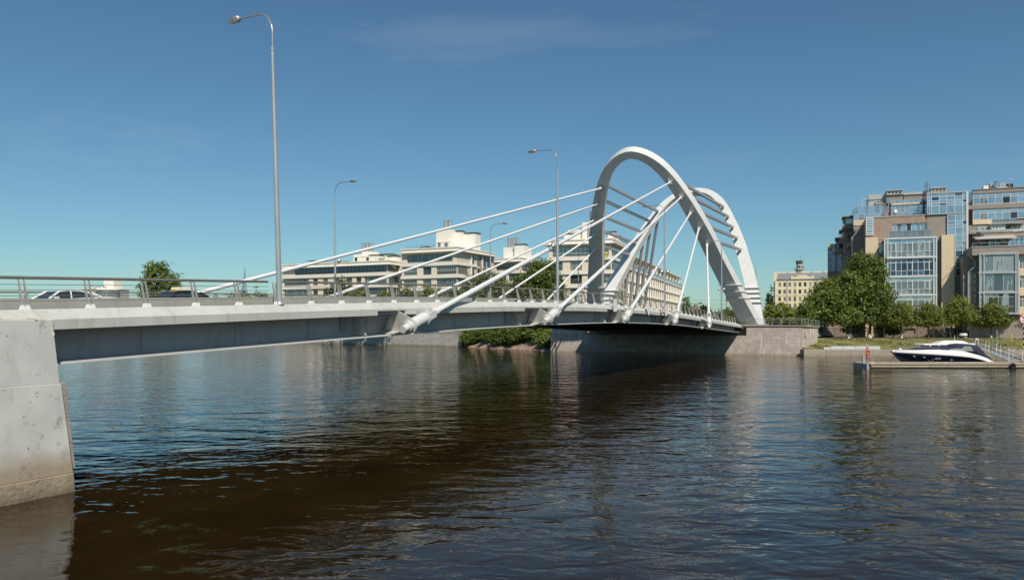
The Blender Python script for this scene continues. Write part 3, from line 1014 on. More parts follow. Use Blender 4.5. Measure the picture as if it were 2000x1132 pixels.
# railing round the terrace
tr = thing('terrace_railing', B(136, 17, 5.1), 'thin grey metal railing on the granite abutment terrace', 'railing')
rp = [B(135.6, 23.6, 5.1), B(135.6, 15.2, 5.1), B(142.2, 13.4, 4.86), B(158, 13.2, 4.8)]
for z in (1.12, 0.86, 0.6, 0.34):
    MB().tube([p + Vector((0, 0, z)) for p in rp], 0.035 if z > 1 else 0.016, 6).build('rail', M['galv'], tr)
for a_, b_, n_ in ((0, 1, 6), (1, 2, 5), (2, 3, 8)):
    for k in range(n_ + 1):
        p = rp[a_].lerp(rp[b_], k / n_)
        MB().tube([p, p + Vector((0, 0, 1.12))], 0.03, 6).build('post', M['galv'], tr)
for k in range(3):
    p = rp[0].lerp(rp[1], 0.02 + 0.3 * k)

# ------------------------------------------------------------------ bridge
br = thing('cable_stayed_bridge', B(75, TC, 0), 'long pale road bridge with two leaning white arches and slanting white cables', 'bridge')
SS = [15.0 + 2.5 * i for i in range(49)]      # 15 .. 135
ANCH = [34.2, 52.4, 70.6, 88.8, 107.0]
# slab, edge girders
dk = MB(); secs = []
for s in SS:
    z = zd(s)
    secs.append([B(s, TE + 1.3, z - 0.47), B(s, TW - 1.3, z - 0.47), B(s, TW - 1.3, z - 0.75), B(s, TE + 1.3, z - 0.75)])
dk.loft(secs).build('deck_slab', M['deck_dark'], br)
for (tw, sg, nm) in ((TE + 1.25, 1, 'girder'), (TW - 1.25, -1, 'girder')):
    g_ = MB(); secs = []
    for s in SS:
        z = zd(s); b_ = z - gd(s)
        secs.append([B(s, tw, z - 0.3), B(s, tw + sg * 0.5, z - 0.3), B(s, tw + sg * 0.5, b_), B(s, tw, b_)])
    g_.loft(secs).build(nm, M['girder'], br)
    g_ = MB(); secs = []
    for s in SS:
        b_ = zd(s) - gd(s)
        secs.append([B(s, tw - sg * 0.82, b_ - 0.003), B(s, tw + sg * 0.7, b_ - 0.003), B(s, tw + sg * 0.7, b_ - 0.07), B(s, tw - sg * 0.82, b_ - 0.07)])
    g_.loft(secs).build('bottom_flange', M['flange'], br)
    # soffit of the overhang
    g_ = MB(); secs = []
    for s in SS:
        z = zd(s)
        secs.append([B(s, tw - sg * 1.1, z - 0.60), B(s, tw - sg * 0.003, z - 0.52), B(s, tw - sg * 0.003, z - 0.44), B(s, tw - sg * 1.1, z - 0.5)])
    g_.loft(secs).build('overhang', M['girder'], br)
# inner beams and crossbeams
for tt in (30.5, 36, 40, 45.5):
    g_ = MB(); secs = []
    for s in SS:
        z = zd(s); b_ = z - gd(s) + 0.25
        secs.append([B(s, tt, z - 0.74), B(s, tt + 0.3, z - 0.74), B(s, tt + 0.3, b_), B(s, tt, b_)])
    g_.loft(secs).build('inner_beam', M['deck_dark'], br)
for s in np.arange(18, 135, 4.55):
    z = zd(s); b_ = z - gd(s) + 0.12
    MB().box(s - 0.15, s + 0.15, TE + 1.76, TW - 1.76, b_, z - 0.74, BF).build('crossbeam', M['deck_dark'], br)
# web joints: thin stiffener plates on the near girder
for s in np.arange(19.5, 134, 4.55):
    z = zd(s)
    MB().box(s - 0.01, s + 0.01, TE + 1.225, TE + 1.248, z - gd(s) + 0.02, z - 0.54, BF).build('web_seam', M['girder'], br)
# fascia panels
def notched(s): return any(a - 2.6 < s < a + 1.4 for a in ANCH)
for side, t0, sg in ((0, TE, 1), (1, TW, -1)):
    for i in range(len(SS) - 1):
        for (s0, s1) in ((SS[i] + 0.008, SS[i + 1] - 0.008),):
            nt_ = notched(0.5 * (s0 + s1)) and side == 0
            low = 0.36 if nt_ else 0.66
            def sec(s):
                z = zd(s)
                return [B(s, t0 + sg * 0.50, z), B(s, t0, z - 0.34), B(s, t0, z - (0.44 if nt_ else 0.66)), B(s, t0 + sg * 0.12, z - (0.44 if nt_ else 0.66)), B(s, t0 + sg * 0.6, z - 0.35), B(s, t0 + sg * 1.0, z - 0.1), B(s, t0 + sg * 1.0, z + 0.004)]
            mb = MB(); mb.loft([sec(s0), sec(s1)])
            mb.build('fascia_panel', M['fascia'], br)
# walkway, kerb barrier, roadway
for t0, t1 in ((TE + 1.0, TE + 3.4), (TW - 3.4, TW - 1.0)):
    g_ = MB(); g_.loft([[B(s, t0, zd(s) - 0.468), B(s, t1, zd(s) - 0.468), B(s, t1, zd(s) + 0.008), B(s, t0, zd(s) + 0.008)] for s in SS])
    g_.build('walkway', M['walkway'], br)
g_ = MB(); g_.loft([[B(s, TE + 3.75, zd(s) - 0.468), B(s, TW - 3.75, zd(s) - 0.468), B(s, TW - 3.75, zd(s) - 0.44), B(s, TE + 3.75, zd(s) - 0.44)] for s in SS])
g_.build('roadway', M['asphalt'], br)
for t0 in (TE + 3.4, TW - 3.75):
    for i in range(0, len(SS) - 1, 2):
        s0, s1 = SS[i] + 0.01, SS[i + 2] - 0.01
        MB().loft([[B(s, t0, zd(s) - 0.466), B(s, t0 + 0.34, zd(s) - 0.466), B(s, t0 + 0.28, zd(s) + 0.37), B(s, t0 + 0.06, zd(s) + 0.37)] for s in (s0, s1)]).build('barrier_block', M['barrier'], br)
for i in range(0, len(SS) - 1, 3):
    s0, s1 = SS[i], SS[i] + 3
    if s1 > 135: break
    MB().face(B(s0, TC - 0.08, zd(s0) - 0.435), B(s0, TC + 0.08, zd(s0) - 0.435), B(s1, TC + 0.08, zd(s1) - 0.435), B(s1, TC - 0.08, zd(s1) - 0.435)).build('lane_marking', M['paint_line'], br)
# approach beyond both ends, carried on the road level
for (sa, sb_) in ((135, 175),):
    g_ = MB(); g_.loft([[B(s, TE, zd(s) - 0.9), B(s, TW, zd(s) - 0.9), B(s, TW, zd(s) - 0.4), B(s, TE, zd(s) - 0.4)] for s in (135.02, 145, 155, 165, 175)])
    tag(g_.build('road', M['asphalt']), 'road leaving the bridge on the far bank', None, None, 'structure')
# fascia and edge over the wing wall at the near end
for i in range(6):
    s0, s1 = 15 - 2.5 * (i + 1) + 0.008, 15 - 2.5 * i - 0.008
    MB().loft([[B(s, TE + 0.50, zd(s)), B(s, TE, zd(s) - 0.34), B(s, TE + 0.02, zd(s) - 0.66), B(s, TE + 1.7, zd(s) - 0.66), B(s, TE + 1.7, zd(s))] for s in (s0, s1)]).build('fascia_panel', M['fascia'], br)

# arches
HW = [(4.6, 15.1), (8.2, 13.7), (12, 12.3), (16.6, 10.65), (20.3, 9.45), (24.2, 7.95), (27.0, 6.6), (29.0, 5.4), (30.6, 4.05), (31.7, 2.6), (32.35, 1.1), (32.5, 0.0)]
HWR = [(4.6, 15.3), (8.2, 14.5), (12.4, 13.5), (17, 11.9), (20.5, 10.6), (24, 9.05), (28, 6.95), (30.4, 5.15), (31.8, 3.3), (32.4, 1.5), (32.5, 0.0)]
def arch_frame(s_foot, s_apex, k=1.0, apex=32.5, HW=HW):
    """returns function h->(half width, s, z) samples from left foot over the apex to the right foot"""
    zs = [h for h, _ in HW]; ws = [w for _, w in HW]
    pl = []
    for h, w in HW:
        z = 4.6 + (h - 4.6) * (apex - 4.6) / (32.5 - 4.6)
        s = s_foot + (s_apex - s_foot) * (z - 5.0) / (apex - 5.0)
        pl.append((w * k, s, z))
    left = [(TC_A + w, s, z) for w, s, z in pl]
    right = [(TC_A - w, s, z) for w, s, z in reversed(pl[:-1])]
    return left + right
TC_A = 38.3
def smooth_poly(pts, n):
    """Catmull-Rom through points, n samples in all"""
    P = [np.array(p, float) for p in pts]
    d = [0]
    for a_, b_ in zip(P[:-1], P[1:]): d.append(d[-1] + np.linalg.norm(b_ - a_))
    out = []
    for q in np.linspace(0, d[-1], n):
        i = min(max(np.searchsorted(d, q) - 1, 0), len(P) - 2)
        u = (q - d[i]) / (d[i + 1] - d[i])
        p0, p1, p2, p3 = P[max(i - 1, 0)], P[i], P[i + 1], P[min(i + 2, len(P) - 1)]
        out.append(0.5 * ((2 * p1) + (-p0 + p2) * u + (2 * p0 - 5 * p1 + 4 * p2 - p3) * u * u + (-p0 + 3 * p1 - 3 * p2 + p3) * u ** 3))
    return out
def make_arch(s_foot, s_apex, apex, k=1.0, HW=HW, slim=1.0):
    pl = smooth_poly(arch_frame(s_foot, s_apex, k, apex, HW), 90)
    C3 = [B(p[1], p[0], p[2]) for p in pl]
    up = (B(s_apex, 0, apex) - B(s_foot, 0, 5.0)).normalized()
    nrm = N2.cross(up).normalized()            # normal of the leaning plane
    if nrm.dot(A2) > 0: nrm = -nrm             # towards the river side
    secs = []
    for i, c in enumerate(C3):
        a_ = C3[max(0, i - 1)]; b_ = C3[min(len(C3) - 1, i + 1)]
        tg = (b_ - a_).normalized()
        rad = tg.cross(nrm).normalized()
        hz = c.z
        wr = float(np.interp(hz, [5, 20, 30, apex], [2.9, 2.45, 1.65, 1.35])) / 2 * slim
        wn_ = float(np.interp(hz, [5, 20, 30, apex], [2.0, 1.75, 1.65, 1.6])) / 2 * slim
        secs.append([c + rad * wr + nrm * wn_, c - rad * wr + nrm * wn_, c - rad * wr - nrm * wn_, c + rad * wr - nrm * wn_])
    o = MB().loft(secs).build('arch', M['white_steel'], br, smooth=True, bevel=0.05)
    return o, C3, nrm
arch_f, CF, nF = make_arch(140.0, 117.0, 32.4)
arch_r, CR_, nR = make_arch(142.6, 158.8, 32.5, 1.0, HWR, 0.86)
tag(arch_f, 'white arch leaning out over the river with the cables on it'); tag(arch_r, 'white arch leaning back over the far bank')
def at_level(C3, z, side):
    """point on a leg at a height; side 0 = far leg (first half), 1 = near leg"""
    h = len(C3) // 2
    seq = C3[:h + 1] if side == 0 else C3[h:][::-1]
    for a_, b_ in zip(seq[:-1], seq[1:]):
        if a_.z <= z <= b_.z: return a_.lerp(b_, (z - a_.z) / (b_.z - a_.z))
    return seq[-1].copy()
LV = [28.4, 26.2, 23.9, 21.6, 19.2]
for side in (0, 1):
    for z in LV:
        a_, b_ = at_level(CF, z, side), at_level(CR_, z, side)
        MB().tube([a_ - nF * 0.3, b_ + nR * 0.3], 0.3, sq=(0.20, 0.22)).build('strut', M['stay_grey'], br)
    # back stays, rigid bars from the rear arch down to the ground
    for k, z in enumerate(LV):
        a_ = at_level(CR_, z, side)
        s_ = 165.5 - 3.2 * k
        t_ = 51.9 if side == 0 else 0.1484 * s_
        b_ = B(s_, t_, 3.0)
        MB().tube([a_, b_], 0.25, sq=(0.22, 0.22)).build('backstay', M['stay_grey'], br)
# collars (thin plates) round the leg feet
for (C3, nn, zs) in ((CF, nF, (9.7, 10.8, 11.9)), (CR_, nR, (9.2, 10.1, 11.0, 11.9))):
    for side in (0, 1):
        for z in zs:
            c = at_level(C3, z, side); c2 = at_level(C3, z + 0.3, side)
            tg = (c2 - c).normalized(); rad = tg.cross(nn).normalized()
            wr, wn_ = 1.55, 1.2
            pts = [c + rad * wr + nn * wn_, c - rad * wr + nn * wn_, c - rad * wr - nn * wn_, c + rad * wr - nn * wn_]
            # plates lie level
            lv = []
            for p in pts:
                lv.append(p + tg * ((c.z - p.z) / tg.z))
            MB().hexa([p - Vector((0, 0, 0.05)) for p in lv], [p + Vector((0, 0, 0.05)) for p in lv]).build('collar_plate', M['white_steel'], br)
# plinths under the feet
for C3 in (CF, CR_):
    for side in (0, 1):
        c = at_level(C3, 5.2, side)
        p = c - A2 * 0
        s_ = p.dot(A2); t_ = p.dot(N2)
        MB().box(s_ - 1.9, s_ + 1.9, t_ - 1.9, t_ + 1.9, 4.4, 5.25, BF).build('plinth', M['granite_pink'], br, bevel=0.05)

# cables with their anchorages
def ring(c, d, r0, r1, th):
    return MB().tube([c - d * th, c + d * th], r1, 16)
for side in (1, 0):
    for k, s in enumerate(ANCH):
        sg = 1 if side == 1 else -1            # outwards from the deck edge is -t for the near side
        te = (TE - 0.62) if side == 1 else (TW + 0.62)
        base = B(s, te, zd(s) - 1.36)
        top = at_level(CF, LV[k], side) + nF * 1.25
        d = (top - base).normalized()
        Ln = (top - base).length
        ca = thing_part = None
        j1 = 0.22 * Ln + 3
        cbl = MB().tube([base + d * 3.5, base + d * j1], 0.175, 14).tube([base + d * j1, base + d * (j1 + 0.35)], [0.215, 0.165], 14).tube([base + d * (j1 + 0.3), top - d * 0.9], 0.15, 14).build('cable', M['cable_white'], br, smooth=True)
        # lower anchorage
        MB().tube([base + d * 0.35, base + d * 2.15], 0.335, 20).build('anchor_tube', M['white_steel'], cbl, smooth=True)
        MB().tube([base - d * 0.42, base + d * 0.14], 0.20, 18).build('end_cap', M['white_steel'], cbl, smooth=True)
        MB().tube([base + d * 0.12, base + d * 0.36], [0.27, 0.27], 18).build('nut', M['white_steel'], cbl, smooth=True)
        ring(base + d * 0.42, d, 0, 0.42, 0.035).build('collar', M['white_steel'], cbl)
        ring(base + d * 2.1, d, 0, 0.42, 0.035).build('collar', M['white_steel'], cbl)
        # fork between tube and cable
        sx = d.cross(Vector((0, 0, 1))).normalized(); sy = sx.cross(d).normalized()
        MB().tube([base + d * 3.1, base + d * 3.75], [0.25, 0.235], 18).build('socket', M['white_steel'], cbl, smooth=True)
        for q in (-1, 1):
            c0 = base + d * 2.13 + sx * q * 0.2; c1 = base + d * 3.2 + sx * q * 0.2
            MB().hexa([c0 - sy * 0.2 - sx * 0.05, c0 - sy * 0.2 + sx * 0.05, c0 + sy * 0.2 + sx * 0.05, c0 + sy * 0.2 - sx * 0.05],
                      [c1 - sy * 0.2 - sx * 0.05, c1 - sy * 0.2 + sx * 0.05, c1 + sy * 0.2 + sx * 0.05, c1 + sy * 0.2 - sx * 0.05]).build('fork_plate', M['white_steel'], cbl)
        MB().tube([base + d * 2.3 - sy * 0.34, base + d * 2.95 - sy * 0.34], 0.1, sq=(0.10, 0.05)).build('drip_plate', M['white_steel'], cbl)
        # gussets to the girder
        N_in = N2 * sg
        for off, ap in ((0.42, 0.98), (2.06, 0.62)):
            c = base + d * off
            w = N_in * 1.9
            tri = [c - sy * 0.40, c - sy * 0.34 + w * 0.95, c + sy * ap + w * 0.50, c + sy * 0.42 - w * 0.06]
            MB().hexa([q_ - d * 0.03 for q_ in tri], [q_ + d * 0.03 for q_ in tri]).build('gusset', M['fascia'], cbl)
        bz = zd(s) - gd(s)
        c = base + d * 0.3
        MB().hexa([c - d * 0.35 - sy * 0.36 + N_in * 0.9, c + d * 1.3 - sy * 0.36 + N_in * 0.3, c + d * 1.3 + N_in * 1.86 - sy * 0.36, c - d * 0.35 + N_in * 1.86 - sy * 0.36],
                  [c - d * 0.35 - sy * 0.30 + N_in * 0.9, c + d * 1.3 - sy * 0.30 + N_in * 0.3, c + d * 1.3 + N_in * 1.86 - sy * 0.30, c - d * 0.35 + N_in * 1.86 - sy * 0.30]).build('bracket_shelf', M['fascia'], cbl)
        # bracket foot and lattice plate on the girder web
        tw = TE + 1.25 if side == 1 else TW - 1.25
        MB().hexa([B(s - 2.05, tw, bz), B(s - 2.05, tw - sg * 0.75, bz), B(s - 2.05, tw - sg * 0.15, zd(s) - 0.6), B(s - 2.05, tw, zd(s) - 0.6)], [B(s - 1.98, tw, bz), B(s - 1.98, tw - sg * 0.75, bz), B(s - 1.98, tw - sg * 0.15, zd(s) - 0.6), B(s - 1.98, tw, zd(s) - 0.6)]).build('bracket_plate', M['fascia'], cbl)
        if side == 1:
            g_ = MB()
            for q in range(9): g_.box(s - 3.25, s - 2.75, tw - 0.05, tw - 0.003, bz + 0.12 + q * 0.1, bz + 0.17 + q * 0.1, BF)
            for q in range(4): g_.box(s - 3.25 + q * 0.155, s - 3.22 + q * 0.155, tw - 0.06, tw - 0.003, bz + 0.1, bz + 1.02, BF)
            tag(g_.build('access_ladder', M['girder'], cbl), None, None, None, None)
        # upper fitting on the arch: socket and star of plates
        MB().tube([top - d * 1.1, top - d * 0.25], [0.17, 0.24], 14).build('upper_socket', M['white_steel'], cbl, smooth=True)
        f0 = top - nF * 0.42
        leg = (at_level(CF, LV[k] + 0.5, side) - at_level(CF, LV[k] - 0.5, side)).normalized()
        wd = leg.cross(nF).normalized()
        for (ax, ln) in ((leg, 0.85), (wd, 0.62)):
            bx = leg if ax is wd else wd
            MB().hexa([f0 - ax * ln - nF * 0.05 - bx * 0.03, f0 + ax * ln - nF * 0.05 - bx * 0.03, f0 + ax * ln - nF * 0.05 + bx * 0.03, f0 - ax * ln - nF * 0.05 + bx * 0.03],
                      [f0 - ax * 0.12 + nF * 0.5 - bx * 0.03, f0 + ax * 0.12 + nF * 0.5 - bx * 0.03, f0 + ax * 0.12 + nF * 0.5 + bx * 0.03, f0 - ax * 0.12 + nF * 0.5 + bx * 0.03]).build('star_plate', M['white_steel'], cbl)

# field joints of the arches: thin proud cover bands
def arch_band(C3, nn, i, apex, slim=1.0):
    c = C3[i]; tg = (C3[i + 1] - C3[i - 1]).normalized(); rad = tg.cross(nn).normalized()
    wr = float(np.interp(c.z, [5, 20, 30, apex], [2.9, 2.45, 1.65, 1.35])) / 2 * slim + 0.012
    wn_ = float(np.interp(c.z, [5, 20, 30, apex], [2.0, 1.75, 1.65, 1.6])) / 2 * slim + 0.012
    q = [c + rad * wr + nn * wn_, c - rad * wr + nn * wn_, c - rad * wr - nn * wn_, c + rad * wr - nn * wn_]
    return MB().loft([[p - tg * 0.03 for p in q], [p + tg * 0.03 for p in q]])
for i in range(12, 80, 11):
    arch_band(CF, nF, i, 32.4).build('joint_band', M['white_steel'], arch_f)
    arch_band(CR_, nR, i, 32.5, 0.86).build('joint_band', M['white_steel'], arch_r)
# boards for river traffic on the near fascia
def plate(name, label, s, z0, z1, w, kind):
    o = thing(name, B(s, TE - 0.1, (z0 + z1) / 2), label, 'sign', 'river traffic boards on the bridge side')
    zc, h = (z0 + z1) / 2, (z1 - z0) / 2
    t0 = TE - 0.16
    if kind == 'rect': pts = [(s - w / 2, z0), (s + w / 2, z0), (s + w / 2, z1), (s - w / 2, z1)]
    else: pts = [(s - w / 2, zc), (s, z0), (s + w / 2, zc), (s, z1)]
    MB().hexa([B(a_, t0, b_) for a_, b_ in pts], [B(a_, t0 + 0.03, b_) for a_, b_ in pts]).build('plate', M['sign_white'], o)
    MB().box(s - 0.03, s + 0.03, t0 + 0.031, TE + 0.3, zc - 0.05, zc + 0.03, BF).build('bracket', M['galv'], o)
    if kind == 'rect': MB().box(s - 0.03, s + 0.03, t0 + 0.031, t0 + 0.09, z0 + 0.05, z1 - 0.05, BF).build('upright', M['galv'], o)
    return o
plate('river_board', 'white rectangular board on the bridge side left of the third cable anchor', 69.3, zd(69) - 0.62, zd(69) + 0.52, 0.95, 'rect')
plate('river_board', 'pale diamond board hanging right of the third cable anchor', 80.0, zd(80) - 0.85, zd(80) + 0.75, 1.5, 'diamond')
plate('river_board', 'white rectangular board on the bridge side left of the fourth cable anchor', 87.0, zd(87) - 0.62, zd(87) + 0.55, 0.9, 'rect')
o = plate('river_board', 'reddish framed board just left of the white one by the fourth cable anchor', 85.6, zd(86) - 0.62, zd(86) + 0.55, 0.85, 'rect')
MB().box(85.25, 85.95, TE - 0.18, TE - 0.163, zd(86) - 0.45, zd(86) + 0.38, BF).build('red_field', M['red'], o)
MB().box(85.4, 85.8, TE - 0.2, TE - 0.183, zd(86) - 0.3, zd(86) + 0.23, BF).build('white_field', M['sign_white'], o)

# ------------------------------------------------------------------ railings on the deck
post_mb = MB()
post_mb.hexa([(-0.012, -0.075, 0.10), (0.012, -0.075, 0.10), (0.012, 0.075, 0.10), (-0.012, 0.075, 0.10)],
             [(-0.012, 0.175, 0.98), (0.012, 0.175, 0.98), (0.012, 0.235, 0.98), (-0.012, 0.235, 0.98)])
post_me = post_mb.mesh('post', M['post_steel'])
fm = MB(); fm.hexa([(-0.05, -0.10, 0), (0.05, -0.10, 0), (0.05, 0.10, 0), (-0.05, 0.10, 0)], [(-0.022, -0.075, 0.14), (0.022, -0.075, 0.14), (0.022, 0.06, 0.14), (-0.022, 0.06, 0.14)])
foot_me = fm.mesh('post_foot', M['foot_white'])
for side, t0, sg in ((1, TE + 0.62, 1), (0, TW - 0.62, -1)):
    rl = thing('bridge_railing', B(75, t0, zd(75)), 'brown steel tube railing with leaning paired posts along the near edge of the bridge' if side else 'steel railing along the far edge of the bridge behind the cars', 'railing', 'bridge railings')
    tl = 0.215 * sg
    s_list = [0.0 + 2.5 * i for i in range(70) if 0 + 2.5 * i <= 152]
    lamp_gap = 25.6
    # top tube in lengths
    if side:
        segs = [(0.4, 25.55), (26.5, 56.7), (57.7, 88.3), (89.3, 135.0)]
    else:
        segs = [(0.4, 60.8), (61.8, 135.0)]
    for (a_, b_) in segs:
        ns_ = max(2, int((b_ - a_) / 2.4))
        MB().tube([B(a_ + (b_ - a_) * i / ns_, t0 + tl, zd(a_ + (b_ - a_) * i / ns_) + 1.02) for i in range(ns_ + 1)], 0.056, 10).build('top_rail', M['rail_steel'], rl, smooth=True)
        for zz_, rr_ in ((0.80, 0.011), (0.62, 0.011), (0.44, 0.011), (0.27, 0.011)):
            MB().tube([B(a_ + (b_ - a_) * i / ns_, t0 + tl * zz_ * 0.95, zd(a_ + (b_ - a_) * i / ns_) + zz_) for i in range(ns_ + 1)], rr_, 5).build('wire', M['wire_steel'], rl)
    s = 1.5
    while s < 134.5:
        for q in (-0.085, 0.085):
            mw = BM(s + q, t0, zd(s + q), 0 if sg > 0 else math.pi)
            place('post', post_me, rl, mw)
            if side: place('post_foot', foot_me, rl, mw)
        s += 2.22

# ------------------------------------------------------------------ street lamps
def lamp(s, t, label, arm_dir, floods=None, zb=None, group='street lamps along the bridge', lean=0.0, tall=0.0):
    z0 = zd(s) if zb is None else zb
    o = thing('street_lamp', B(s, t, z0), label, 'street lamp', group)
    H_ = 12.55
    top = B(s, t, z0 + 10.75 + tall) + A2 * lean
    d = (N2 * arm_dir)
    MB().tube([B(s, t, z0 - 0.02), B(s, t, z0 + 4) + A2 * lean * .35, top], [0.125, 0.11, 0.07], 12).build('pole', M['galv'], o, smooth=True)
    MB().tube([B(s, t, z0 - 0.01), B(s, t, z0 + 0.12)], [0.2, 0.17], 12).build('base_flange', M['galv'], o)
    arm = [top - Vector((0, 0, 0.25))]
    arm.append(top + Vector((0, 0, 0.75)))
    for q in range(9):
        w = q / 8 * math.pi / 2
        arm.append(top + Vector((0, 0, 0.75)) + d * (0.75 * (1 - math.cos(w))) + Vector((0, 0, 0.95 * math.sin(w))))
    arm.append(arm[-1] + d * 1.15 + Vector((0, 0, 0.04)))
    MB().tube(arm, 0.036, 8).build('arm', M['lamp_metal'], o, smooth=True)
    MB().tube([top - Vector((0, 0, 0.02)), top + Vector((0, 0, 0.1))], 0.085, 10).build('clamp', M['galv'], o)
    e = arm[-1]; w_ = A2
    def sec(x, w, u, l): 
        c = e + d * x
        return [c + w_ * w + Vector((0, 0, l * 0.2)), c + w_ * w * 0.6 + Vector((0, 0, u)), c - w_ * w * 0.6 + Vector((0, 0, u)), c - w_ * w + Vector((0, 0, l * 0.2)), c - w_ * w * 0.7 + Vector((0, 0, -l)), c + w_ * w * 0.7 + Vector((0, 0, -l))]
    MB().tube([e - d * 0.04, e + d * 0.08], 0.055, 8).build('spigot', M['lamp_metal'], o)
    hd = MB().loft([sec(0.06, 0.08, 0.07, 0.07), sec(0.14, 0.15, 0.12, 0.11), sec(0.35, 0.17, 0.12, 0.11), sec(0.62, 0.11, 0.03, 0.10), sec(0.82, 0.03, -0.02, 0.05)]).build('lamp_head', M['lamp_metal'], o)
    c = e + d * 0.42
    MB().hexa([c + d * x_ + w_ * y_ + Vector((0, 0, -0.135)) for x_, y_ in ((-.22, -.1), (.22, -.08), (.22, .08), (-.22, .1))], [c + d * x_ + w_ * y_ + Vector((0, 0, -0.1)) for x_, y_ in ((-.24, -.12), (.24, -.1), (.24, .1), (-.24, .12))]).build('lens', M['lamp_glass'], hd)
    for (zf, a_) in (floods or []):
        c = B(s, t, z0 + zf)
        for q in ((-1, 1) if a_ == 2 else (a_,)):
            e2 = c + A2 * 0.25 * q + N2 * -0.28 * q
            MB().tube([c, e2], 0.03, 6).build('flood_arm', M['galv'], o)
            fd = (A2 * 0.8 + Vector((0, 0, 0.6))).normalized()
            p0 = e2 - fd * 0.22
            fl = MB().tube([p0, p0 + fd * 0.08, p0 + fd * 0.24, p0 + fd * 0.36], [0.08, 0.15, 0.21, 0.22], 14).build('floodlight', M['lamp_metal'], o, smooth=True)
            MB().tube([p0 + fd * 0.365, p0 + fd * 0.38], 0.2, 14).build('flood_glass', M['lamp_glass'], fl)
    return o
lamp(26.0, TE + 0.55, 'tallest nearest street lamp standing in a gap of the near railing', 1, lean=-0.45, tall=0.5)
lamp(57.2, TE + 0.55, 'street lamp on the near railing beside the second cable anchor with a floodlight halfway up', 1, [(4.6, -1)])
lamp(88.8, TE + 0.55, 'near side street lamp with two floodlights in front of the arches', 1, [(4.6, 2)])
lamp(121.0, TE + 0.55, 'near side street lamp with two floodlights below the arch close to the far abutment', 1, [(4.9, 2)])
lamp(153, TE + 0.6, 'street lamp beyond the arch feet above the abutment terrace', 1, None, 4.7)
lamp(61.3, TW - 0.55, 'street lamp on the far railing in front of the longer cream block', -1, [(4.6, 1)])
lamp(94.3, TW - 0.55, 'street lamp on the far railing in front of the tall cream block', -1, [(4.3, 2)])
lamp(127, TW - 0.55, 'street lamp on the far railing just in front of the arch foot', -1)
lamp(163, TW - 0.3, 'street lamp on the far approach behind the arch struts', -1, None, 4.7)
lamp(190, TE - 2.2, 'distant street lamp beside the yellow building', 1, None, 3.0)

# ------------------------------------------------------------------ windows and walls
_cache = {}
def frame_mesh(w, h, cols, rows, fw, m, dep=0.1):
    key = ('f', round(w, 2), round(h, 2), str(cols), str(rows), fw, m.name)
    if key in _cache: return _cache[key]
    cs = cols if isinstance(cols, (list, tuple)) else [i / cols for i in range(1, cols)]
    rs = rows if isinstance(rows, (list, tuple)) else [i / rows for i in range(1, rows)]
    mb = MB()
    mb.box(0, fw, 0, dep, 0, h); mb.box(w - fw, w, 0, dep, 0, h)
    mb.box(fw, w - fw, 0, dep, 0, fw); mb.box(fw, w - fw, 0, dep, h - fw, h)
    for c in cs: mb.box(c * w - fw / 2, c * w + fw / 2, 0.004, dep, fw, h - fw)
    for r in rs: mb.box(fw, w - fw, 0.008, dep - 0.004, r * h - fw / 2, r * h + fw / 2)
    _cache[key] = mb.mesh('window', m)
    return _cache[key]
def pane_mesh(w, h, m):
    key = ('p', round(w, 2), round(h, 2), m.name)
    if key not in _cache:
        mb = MB(); mb.box(0, w, 0, 0.02, 0, h)
        _cache[key] = mb.mesh('pane', m)
    return _cache[key]
def window(fr, parent, p0, p1, z0, z1, v, cols=1, rows=1, fw=0.08, mf='frame_dark', mg='glass_dark', split=False, name='window', rz=0.0, pick=None):
    """window part (frame with its bars) with one pane or one pane per light as sub-parts"""
    w, h = p1 - p0, z1 - z0
    if rz: mw = fr.M(v, p0, z0, rz)
    else: mw = fr.M(p0, v, z0)
    o = place(name, frame_mesh(w, h, cols, rows, fw, M[mf]), parent, mw)
    if not split:
        place('pane', pane_mesh(w - fw, h - fw, M[mg]), o, mw @ Matrix.Translation((fw / 2, 0.06, fw / 2)))
    else:
        cs = [0] + (list(cols) if isinstance(cols, (list, tuple)) else [i / cols for i in range(1, cols)]) + [1]
        rs = [0] + (list(rows) if isinstance(rows, (list, tuple)) else [i / rows for i in range(1, rows)]) + [1]
        for i in range(len(cs) - 1):
            for j in range(len(rs) - 1):
                g_ = mg if pick is None else pick(i, j, mg)
                a_, b_ = cs[i] * w, cs[i + 1] * w; c_, d_ = rs[j] * h, rs[j + 1] * h
                # every pane hangs a hair out of true, as real glass does
                tilt = Matrix.Rotation(random.uniform(-0.006, 0.006), 4, 'Z') @ Matrix.Rotation(random.uniform(-0.004, 0.004), 4, 'X')
                place('pane', pane_mesh(b_ - a_ - fw * 0.4, d_ - c_ - fw * 0.4, M[g_]), o, mw @ Matrix.Translation((a_ + fw * 0.2, 0.055, c_ + fw * 0.2)) @ tilt)
    return o
